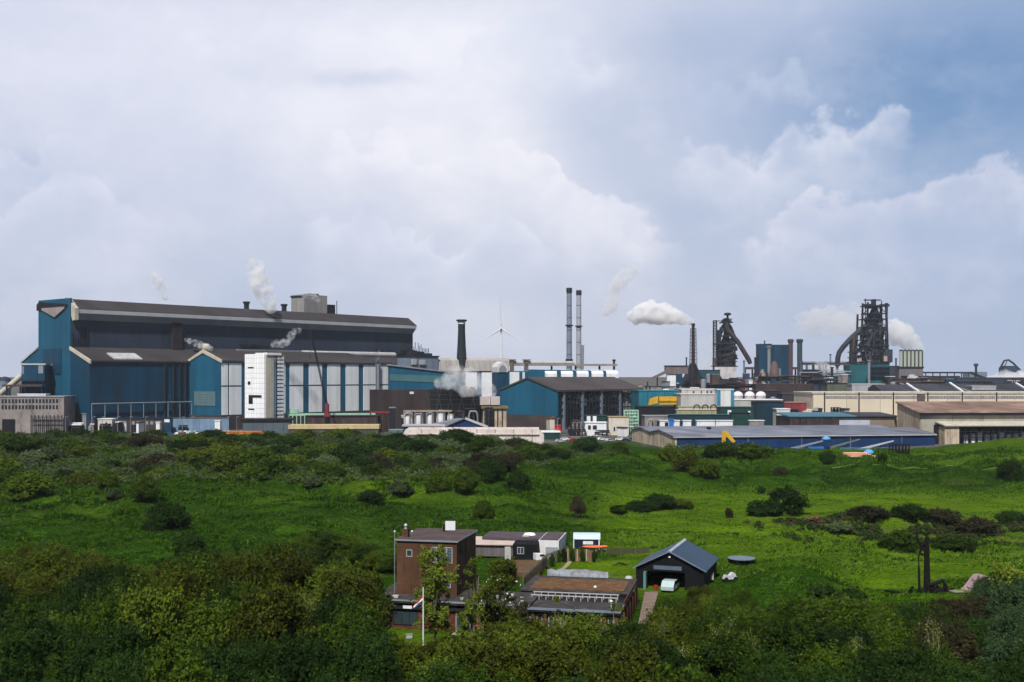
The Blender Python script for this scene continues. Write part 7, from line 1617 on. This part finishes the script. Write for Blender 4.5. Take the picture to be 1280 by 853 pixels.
# ------------------------------------------------------------------ single bushes placed where the photo has them
BUSH = [(176, 630, 44, 30, 'bush', 'round mid green bush standing apart on the left slope'), (203, 664, 62, 34, 'dbush', 'wide dark bush just below the round one on the left slope'), (234, 702, 42, 36, 'dbush', 'dark upright bush lowest on the left slope'),
 (28, 628, 56, 32, 'bush', 'broad green bush at the left edge below the scrub'), (130, 612, 34, 24, 'bush', 'small green bush between the two larger ones on the left slope'), (140, 627, 26, 14, 'gbush', 'low grey green bush at the foot of the small green one'), (58, 636, 16, 6, 'dbush', 'tiny dark bush alone on the left slope'),
 (548, 616, 34, 26, 'bush', 'round green bush, left one of the pair at the middle of the slope'), (580, 618, 38, 30, 'bush', 'tall round green bush, right one of the pair at the middle of the slope'), (612, 602, 44, 26, 'dbush', 'dark brown green bush above the pair on the slope'), (648, 614, 36, 26, 'dbush', 'dark leaning bush at the crest above the sheds'), (604, 650, 28, 24, 'bush', 'lone round bush low on the slope above the sheds'),
 (462, 632, 40, 16, 'dbush', 'flat dark bush at the lower edge of the scrub'), (500, 622, 40, 20, 'gbush', 'silvery bush at the lower edge of the scrub'), (388, 612, 30, 16, 'gbush', 'silvery grey bush left of the flat dark one'), (722, 648, 24, 28, 'bbush', 'brownish bare bush in the hollow above the sheds'),
 (700, 575, 30, 14, 'dbush', 'dark bush in the hollow below the works yard'), (735, 566, 44, 18, 'dbush', 'wide dark bush in front of the works yard'), (775, 566, 26, 12, 'bush', 'green bush left of the rust streaked gables'), (775, 644, 22, 9, 'bush', 'small green bush before the three low dark bushes'), (800, 640, 40, 13, 'dbush', 'left one of three low dark bushes run together on the valley floor'), (826, 638, 48, 18, 'dbush', 'middle and tallest of three low dark bushes on the valley floor'), (852, 637, 32, 12, 'obush', 'right one of three low bushes run together on the valley floor'),
 (862, 592, 44, 28, 'obush', 'windswept green bush, largest on the crest before the navy shed'), (884, 600, 36, 22, 'bush', 'windswept bush lower right of the largest one on the crest'), (905, 572, 40, 16, 'bush', 'low green bush under the yellow excavator arm'), (940, 572, 52, 16, 'bush', 'spreading low bush right of the excavator'), (838, 578, 30, 20, 'obush', 'green bush at the right foot of the rusty gable'),
 (1036, 581, 22, 15, 'dbush', 'round dark bush left of the orange pipes'), (1104, 578, 12, 8, 'dbush', 'little dark bush right of the orange pipes'), (1266, 603, 34, 26, 'dbush', 'dark bush at the right edge of the upper meadow'), (977, 594, 22, 12, 'bbush', 'brown withered shrub on the bank'), (952, 618, 10, 9, 'dbush', 'very small dark bush at the foot of the bank'),
 (912, 648, 12, 12, 'bbush', 'thin brown shrub left of the feathery bush'), (890, 574, 24, 14, 'dbush', 'dark bush left of the excavator arm'),
 (1032, 755, 34, 20, 'dbush', 'dark clipped looking bush, left of two below the knoll'), (1068, 765, 38, 24, 'dbush', 'dark bush, right of two below the knoll'), (1130, 690, 60, 22, 'bush', 'green bramble mound before the brown scrub band'), (1230, 668, 60, 20, 'bbush', 'brown bramble mound at the right of the scrub band'), (1090, 655, 60, 16, 'bbush', 'low brown bramble on the scrub band'), (1140, 652, 50, 18, 'dbush', 'dark bramble on top of the scrub band'), (1180, 658, 60, 18, 'bbush', 'tangled brown bramble behind the post sculpture'), (1050, 668, 40, 12, 'gbush', 'grey green creeping bush at the left end of the scrub band'), (1270, 655, 40, 16, 'dbush', 'dark bramble at the right end of the scrub band'), (1200, 690, 70, 16, 'bush', 'low green bramble right behind the sculpture')]
for px, py, w_, h_, key, lb in BUSH:
    x, y, z = hit(px, py); sx = w_*y/F/2/1.55
    if sx > 1.15: put('L'+key, x, y+w_*y/F*.25, sx*.5, h_*y/F/3.6, lb, None, sink=.25)
    else: put(key, x, y+w_*y/F*.3, sx, h_*y/F/1.75*1.05, lb, None, sink=.25)
x, y, z = hit(984, 646); r = make_tree('f', 33*y/F*1.25, 31*y/F, 40, 7000, .2, 'dark', BARK, .3, .05, 'bush', 'bush', 'big feathery dark green bush alone in the valley field'); r.location = (x, y+3, z-.2); r.scale = (1.1, .9, .88)
x, y, z = hit(950, 646); put('dbush', x+1, y+2, 2.0, 1.3, 'flat left skirt of the feathery bush in the valley field', None)
# the scrub on the left dunes
SB = [(-60, 600), (0, 606), (60, 600), (100, 610), (250, 606), (330, 600), (400, 606), (450, 612), (520, 608), (560, 592), (620, 588), (680, 582), (720, 574), (800, 566)]
rnd = random.Random(77); cnt = 0; PTS = []
for it in range(20000):
    if cnt >= 258: break
    px = rnd.uniform(-20, 705); y = 235+rnd.random()**.9*178; x = X(px, y); z = hz(x, y); py = HZ+(CH-z)*F/y
    if py > np.interp(px, [p[0] for p in SB], [p[1] for p in SB])+2 or py < 530: continue
    if 0 < px < 32 and 585 < py < 602: continue
    if any((x-a)**2+(y-c_)**2 < 13 for a, c_ in PTS): continue
    PTS.append((x, y)); q = float(vnoise(x/30, y/22, 41))+rnd.uniform(-.22, .22)
    key = 'bush' if q > .04 else ('obush' if q > -.06 else ('gbush' if q > -.15 else ('dbush' if q > -.32 else 'bbush')))
    kd = {'bush': 'leafy green bush', 'obush': 'olive green bush', 'gbush': 'silvery grey green bush', 'dbush': 'dark green bush', 'bbush': 'brownish half bare bush'}[key]
    s_ = rnd.uniform(.7, 1.4)*(.72 if y > 370 else 1); put('L'+key, x, y, s_*1.25, s_*rnd.uniform(.7, 1.0), f'{kd} in the scrub before the steel hall', f'{kd}es in the dune scrub'); cnt += 1
print('scrub bushes', cnt)
def scrub_mass():
    C = []; R_ = []; r = np.random.default_rng(5)
    n = 12500; px = r.uniform(-40, 790, n); y = r.uniform(232, 425, n); x = (px-CX)/F*y; z = height(x, y); py = HZ+(CH-z)*F/y
    lim = np.interp(px, [p[0] for p in SB], [p[1] for p in SB]); ok = (py < lim+4*vnoise(px/20, py/9, 8)+2) & ((px < 700) | (vnoise(x/9, y/9, 61) > .05)) & ~((px < 32) & (py > 586) & (py < 602))
    # ... and the brown bramble band at the right
    n2 = 1500; x2 = r.normal(72, 20, n2); y2 = 193+r.normal(0, 4.6, n2)-(x2-70)*.02; k2 = (x2 > 42) & (vnoise(x2/5, y2/3, 81) > -.12)
    n3 = 500; px3 = r.uniform(835, 960, n3); y3 = r.uniform(296, 345, n3); x3 = (px3-CX)/F*y3; k3 = vnoise(x3/8, y3/8, 71) > .08
    X_ = np.concatenate([x[ok], x2[k2], x3[k3]]); Y_ = np.concatenate([y[ok], y2[k2], y3[k3]]); kind = np.concatenate([np.zeros(ok.sum()), np.ones(k2.sum()), np.zeros(k3.sum())])
    Z_ = height(X_, Y_); rad = r.uniform(.6, 1.6, len(X_)); rad[kind == 1] *= .5
    per = 34
    for nm, sel, mt in (('scrub', (kind == 0) & (r.random(len(X_)) < .5), TREE_MATS['green']), ('scrub', None, TREE_MATS['grey']), ('bramble', (kind == 1) & (r.random(len(X_)) < .5), TREE_MATS['mauve']), ('bramble', 'rest', TREE_MATS['dark'])):
        if sel is None: sel = (kind == 0) & ~last
        elif isinstance(sel, str): sel = (kind == 1) & ~last
        last = sel
        cx = np.repeat(np.stack([X_[sel], Y_[sel], Z_[sel]+rad[sel]*.35], 1), per, 0); rr = np.repeat(rad[sel], per)
        d = RNG.normal(size=cx.shape); d /= np.linalg.norm(d, axis=1, keepdims=True); d[:, 2] = np.abs(d[:, 2])*.9
        P = cx+d*(rr*(.55+.5*RNG.random(len(rr))))[:, None]; tn = .6*np.repeat(r.random(sel.sum()), per)+.4*RNG.random(len(rr))
        o = quads(nm, P, d+RNG.normal(size=d.shape)*.4+[0, 0, .4], .2, tn, mt); o['kind'] = 'stuff'; tag(o, {'silver_leaves': 'low silvery undergrowth between the dune bushes', 'green_leaves': 'low green undergrowth between the dune bushes', 'mauve_twigs': 'low brown bramble band across the right meadow', 'dark_leaves': 'low dark bramble mixed into the brown band'}[mt.name], None)
scrub_mass()
def undergrowth():
    r = np.random.default_rng(15); n = 3600; y = r.uniform(70, 146, n); px = r.uniform(-40, 1330, n); x = (px-CX)/F*y; z = height(x, y)
    ok = ((px < 458) | ((px < 470) & (y < 112)) | ((y < 104)) | ((px > 832) & (y < 131)))
    X_, Y_, Z_ = x[ok], y[ok], z[ok]; per = 55; rad = r.uniform(.5, 1.1, len(X_)); cx = np.repeat(np.stack([X_, Y_, Z_+rad*.4], 1), per, 0); rr = np.repeat(rad, per)
    d = RNG.normal(size=cx.shape); d /= np.linalg.norm(d, axis=1, keepdims=True); d[:, 2] = np.abs(d[:, 2])
    o = quads('undergrowth', cx+d*(rr*(.5+.6*RNG.random(len(rr))))[:, None], d+RNG.normal(size=d.shape)*.5+[0, 0, .4], .12, .35*RNG.random(len(rr)), leafmat('under_leaves', (.004, .009, .002), (.022, .040, .005))); tag(o, 'dark leafy undergrowth below the foreground trees', None, None, 'stuff')  # near-black leaf colour paints in the shaded gaps between crowns
undergrowth()
# ------------------------------------------------------------------ grass tufts
def tufts():
    r = np.random.default_rng(25); n = 270000; y = 112+(345-112)*r.random(n)**.8; px = r.uniform(-10, 1300, n); x = (px-CX)/F*y; z = height(x, y)
    ng = vnoise(x/6, y/3.2, 91)+.6*vnoise(x/2.2, y/1.4, 92); u, v = (x-HF.x0)*HF.c+(y-HF.y0)*HF.s, -(x-HF.x0)*HF.s+(y-HF.y0)*HF.c
    yard = ((u > -8) & (u < 22) & (v > -3.4) & (v < 44) & (px < 900) & (px > 455)); lawnless = (px > 455) & (px < 820) & (y < 172)
    ok = (ng > -.12) & ~yard & ~lawnless & ~((px > 790) & (px < 890) & (y > 138) & (y < 162))
    x, y, z, ng = x[ok], y[ok], z[ok], ng[ok]; n = len(x); h = (.22+1.0*np.clip(ng+.1, 0, 1)*r.random(n))*np.clip((y)/190, .6, 1.5)
    flat = np.exp(-((y-225)/40)**4)*((x/y*F+CX) > 745); h *= 1-.6*flat
    nb = 3; X3 = np.repeat(x, nb)+r.normal(0, .22, n*nb); Y3 = np.repeat(y, nb)+r.normal(0, .22, n*nb); Z3 = np.repeat(z, nb)-.05; H3 = np.repeat(h, nb)*r.uniform(.6, 1.2, n*nb)
    a = r.random(n*nb)*6.28; w_ = .06+.07*r.random(n*nb)+.08*H3; lean = .45*H3
    V = np.stack([np.stack([X3-np.cos(a)*w_, Y3-np.sin(a)*w_, Z3], 1), np.stack([X3+np.cos(a)*w_, Y3+np.sin(a)*w_, Z3], 1), np.stack([X3+lean*r.uniform(.2, 1.3, n*nb), Y3+lean*r.uniform(-.6, .6, n*nb), Z3+H3], 1)], 1).reshape(-1, 3)
    me = bpy.data.meshes.new('grass'); me.vertices.add(len(V)); me.vertices.foreach_set('co', V.ravel().astype(np.float32)); me.loops.add(len(V)); me.loops.foreach_set('vertex_index', np.arange(len(V), dtype=np.int32))
    m = len(V)//3; me.polygons.add(m); me.polygons.foreach_set('loop_start', np.arange(0, len(V), 3, dtype=np.int32)); me.update(calc_edges=True)
    px3 = X3/Y3*F+CX; mead = np.clip((px3-700)/120, 0, 1)*(Y3 < 268)*(Y3 > 150)
    at = me.attributes.new('tone', 'FLOAT', 'FACE'); at.data.foreach_set('value', (1-.6*np.exp(-((Y3-279)/14)**4))*(np.repeat(r.random(n), nb) > .3)*np.clip(.75*r.random(m)**1.5+.35*mead+.5*np.repeat(vnoise(x/7, y/5, 55), nb), 0, 1).astype(np.float32))  # tufts darkened along the steep bank, its shade put into the tone
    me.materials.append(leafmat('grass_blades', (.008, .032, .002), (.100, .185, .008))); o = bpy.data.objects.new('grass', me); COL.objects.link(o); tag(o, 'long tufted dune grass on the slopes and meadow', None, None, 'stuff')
tufts()

# ------------------------------------------------------------------ steam
def steam(label, blobs, Y, dens, noise_s=.35, col=(.99, .99, .995), soft=.0, vox=1.0, name='steam', lo=.42, hi=.62, jit=1., grow=1.3):
    """puffs: (px, py, radius px); lumps fused into one closed cloud body, thin at the rim"""
    rnd = random.Random(len(label)); kk = Y/F; bm = MB(); x0, z0 = X(blobs[0][0], Y), Zp(blobs[0][1], Y)
    def ball(c_, r):
        n, m = 10, 6; vs = [(c_[0]+r*math.sin(math.pi*j/m)*math.cos(2*math.pi*k/n), c_[1]+r*math.sin(math.pi*j/m)*math.sin(2*math.pi*k/n), c_[2]+r*math.cos(math.pi*j/m)) for j in range(1, m) for k in range(n)]
        t, b_ = len(vs), len(vs)+1; vs += [(c_[0], c_[1], c_[2]+r), (c_[0], c_[1], c_[2]-r)]
        fs = [(j*n+k, (j+1)*n+k, (j+1)*n+(k+1) % n, j*n+(k+1) % n) for j in range(m-2) for k in range(n)]+[(t, k, (k+1) % n) for k in range(n)]+[(b_, (m-2)*n+(k+1) % n, (m-2)*n+k) for k in range(n)]
        bm.add(vs, fs)
    for px, py, r in blobs:
        r *= grow
        c_ = ((px-blobs[0][0])*kk, 0, -(py-blobs[0][1])*kk); r *= kk; ball(c_, r)
        for q in range(9):
            d = Vector((rnd.gauss(0, 1), rnd.gauss(0, .8), rnd.gauss(.25, 1))).normalized(); ball((c_[0]+d.x*r*.8*jit, d.y*r*.8, c_[2]+d.z*r*.8), r*rnd.uniform(.28, .5))
    m, nt, b = newmat('steam_'+str(len(bpy.data.materials))); nt.nodes.remove(b); pv = nd(nt, 'ShaderNodeVolumePrincipled'); pv.inputs['Color'].default_value = (*col, 1); pv.inputs['Anisotropy'].default_value = 0
    oc = nd(nt, 'ShaderNodeTexCoord').outputs['Object']; ns = noise(nt, oc, noise_s*1.3, 6, .62)
    nt.links.new(mapr(nt, ns, lo, hi, 0, dens), pv.inputs['Density']); nt.links.new(pv.outputs[0], nt.nodes['Material Output'].inputs['Volume'])
    o = bm.build(name, m); md = o.modifiers.new('fuse', 'REMESH'); md.mode = 'VOXEL'; md.voxel_size = max(vox, kk*.9)
    o.location = (x0, Y, z0); tag(o, label, None, None, 'stuff'); return o
steam('white steam streaming left from the brown stack', [(865, 403, 2.5), (861, 401, 4), (855, 399, 5.5), (848, 397, 7), (841, 395, 8), (833, 393, 9.5), (824, 393, 11), (814, 391, 10.5), (804, 393, 9.5), (796, 395, 8), (789, 395, 5)], 960, .4, .10, lo=.38, hi=.56)
steam('white steam rising at the right of the big blast furnace', [(1149, 436, 5), (1144, 432, 7), (1138, 427, 9), (1131, 422, 10.5), (1124, 416, 11.5), (1117, 411, 9)], 1180, .2, .06, lo=.38, hi=.58)
steam('thin steam veil drifting left of the big blast furnace', [(1076, 396, 12), (1066, 400, 15), (1054, 402, 15), (1042, 400, 15), (1030, 403, 14), (1018, 405, 13), (1004, 403, 10), (1062, 388, 9)], 1250, .05, .035, lo=.38, hi=.6)
steam('tall steam column over the long hall roof', [(339, 384, 7), (335, 376, 9), (330, 368, 9.5), (326, 360, 9.5), (323, 351, 9.5), (321, 342, 9), (319, 334, 8), (315, 328, 6)], 700, .35, .14, lo=.44, hi=.58)
steam('small steam wisp over the left end of the long roof', [(207, 371, 4), (204, 365, 5.5), (201, 359, 6), (197, 352, 6), (193, 346, 5)], 700, .4, .16, lo=.42, hi=.6)
steam('steam puff trailing along the slate wall at the left', [(262, 436, 3.4), (256, 434, 4), (250, 431, 4), (244, 429, 3.6), (238, 427, 3), (232, 425, 2)], 628, .5, .35, vox=.5, lo=.46, hi=.66)
steam('steam puff rising along the slate wall behind the crane', [(342, 430, 3.6), (347, 430, 4), (352, 430, 4.4), (357, 428, 4.6), (361, 424, 4), (364, 419, 3.8), (368, 415, 3.4), (374, 414, 3)], 640, .35, .3, vox=.5, lo=.46, hi=.68)
steam('steam billowing up from the black cooling house', [(592, 485, 9), (580, 480, 11), (570, 472, 10), (588, 474, 11), (602, 482, 9), (560, 477, 8), (572, 464, 6), (613, 489, 7), (550, 480, 6)], 604, .22, .14, lo=.40, hi=.68, grow=1.35)
steam('steam wisp on the penthouse roof', [(382, 370, 3.4), (387, 370, 4), (392, 371, 3.8), (397, 375, 3), (378, 368, 2.6)], 655, .2, .2, vox=.6)
steam('tall faint steam column right of the twin chimneys', [(758, 388, 6), (764, 380, 7.5), (768, 371, 8), (771, 362, 8), (775, 353, 8), (781, 345, 7.5), (788, 340, 6.5), (794, 340, 4)], 1300, .12, .06, lo=.4, hi=.58)
steam('low white steam lying along the right edge', [(1238, 477, 6), (1247, 476, 7), (1256, 474, 8), (1265, 475, 8), (1274, 475, 8), (1283, 475, 8), (1295, 475, 7)], 1400, .12, .06, lo=.3, hi=.55)
steam('little steam cloud right of the bunker hall', [(1139, 473, 4), (1144, 476, 4.8), (1149, 479, 4), (1153, 481, 3)], 940, .3, .15, lo=.3, hi=.52)
steam('faint steam low between the stove stacks and furnace', [(1024, 457, 5), (1031, 460, 5.5), (1039, 463, 5), (1047, 465, 4), (1054, 467, 3)], 950, .12, .12, lo=.34, hi=.58)
steam('faint steam behind the brown stack and smaller furnace', [(880, 458, 9), (884, 449, 9), (886, 440, 9), (882, 432, 8), (890, 425, 7)], 1150, .04, .06, lo=.34, hi=.6)

# ------------------------------------------------------------------ distance: low dark horizon strip of trees and sheds, and the air
def far_band():
    for i, (a, c_, Y, h, lb) in enumerate(((-40, 30, 900, 6, 'far dark belt of trees beyond the left edge of the works'), (776, 840, 1700, 9, 'far hazy belt of trees beyond the conveyor'), (1190, 1300, 1700, 12, 'far hazy belt of trees at the right horizon'))):
        n = 2600; px = RNG.uniform(a, c_, n); x = (px-CX)/F*Y; hh = h*(.6+.4*vnoise(px/3, px*0, 5+i)*2); P = np.stack([x, Y+RNG.normal(size=n)*10, hh*RNG.random(n)**.7], 1)
        o = quads('far_trees', P, RNG.normal(size=(n, 3)), 1.6, RNG.random(n), TREE_MATS['dark']); tag(o, lb, None, None, 'stuff')
far_band()
HAZE = True
if HAZE:
    m, nt, b = newmat('haze_air'); nt.nodes.remove(b); pv = nd(nt, 'ShaderNodeVolumePrincipled'); pv.inputs['Color'].default_value = (.80, .87, .97, 1); pv.inputs['Density'].default_value = .00007; pv.inputs['Anisotropy'].default_value = .2
    nt.links.new(pv.outputs[0], nt.nodes['Material Output'].inputs['Volume'])
    o = MB().box(-2600, 2600, -60, 2600, -1, 180).build('haze', m); tag(o, 'thin pale haze over the works', None, None, 'stuff')

# ------------------------------------------------------------------ tidy: drop prototypes that were never placed
for L_ in PROTO.values():
    for p in L_:
        if p.name not in USED:
            for ch in list(p.children): bpy.data.objects.remove(ch)
            bpy.data.objects.remove(p)
print('objects', len(bpy.data.objects))
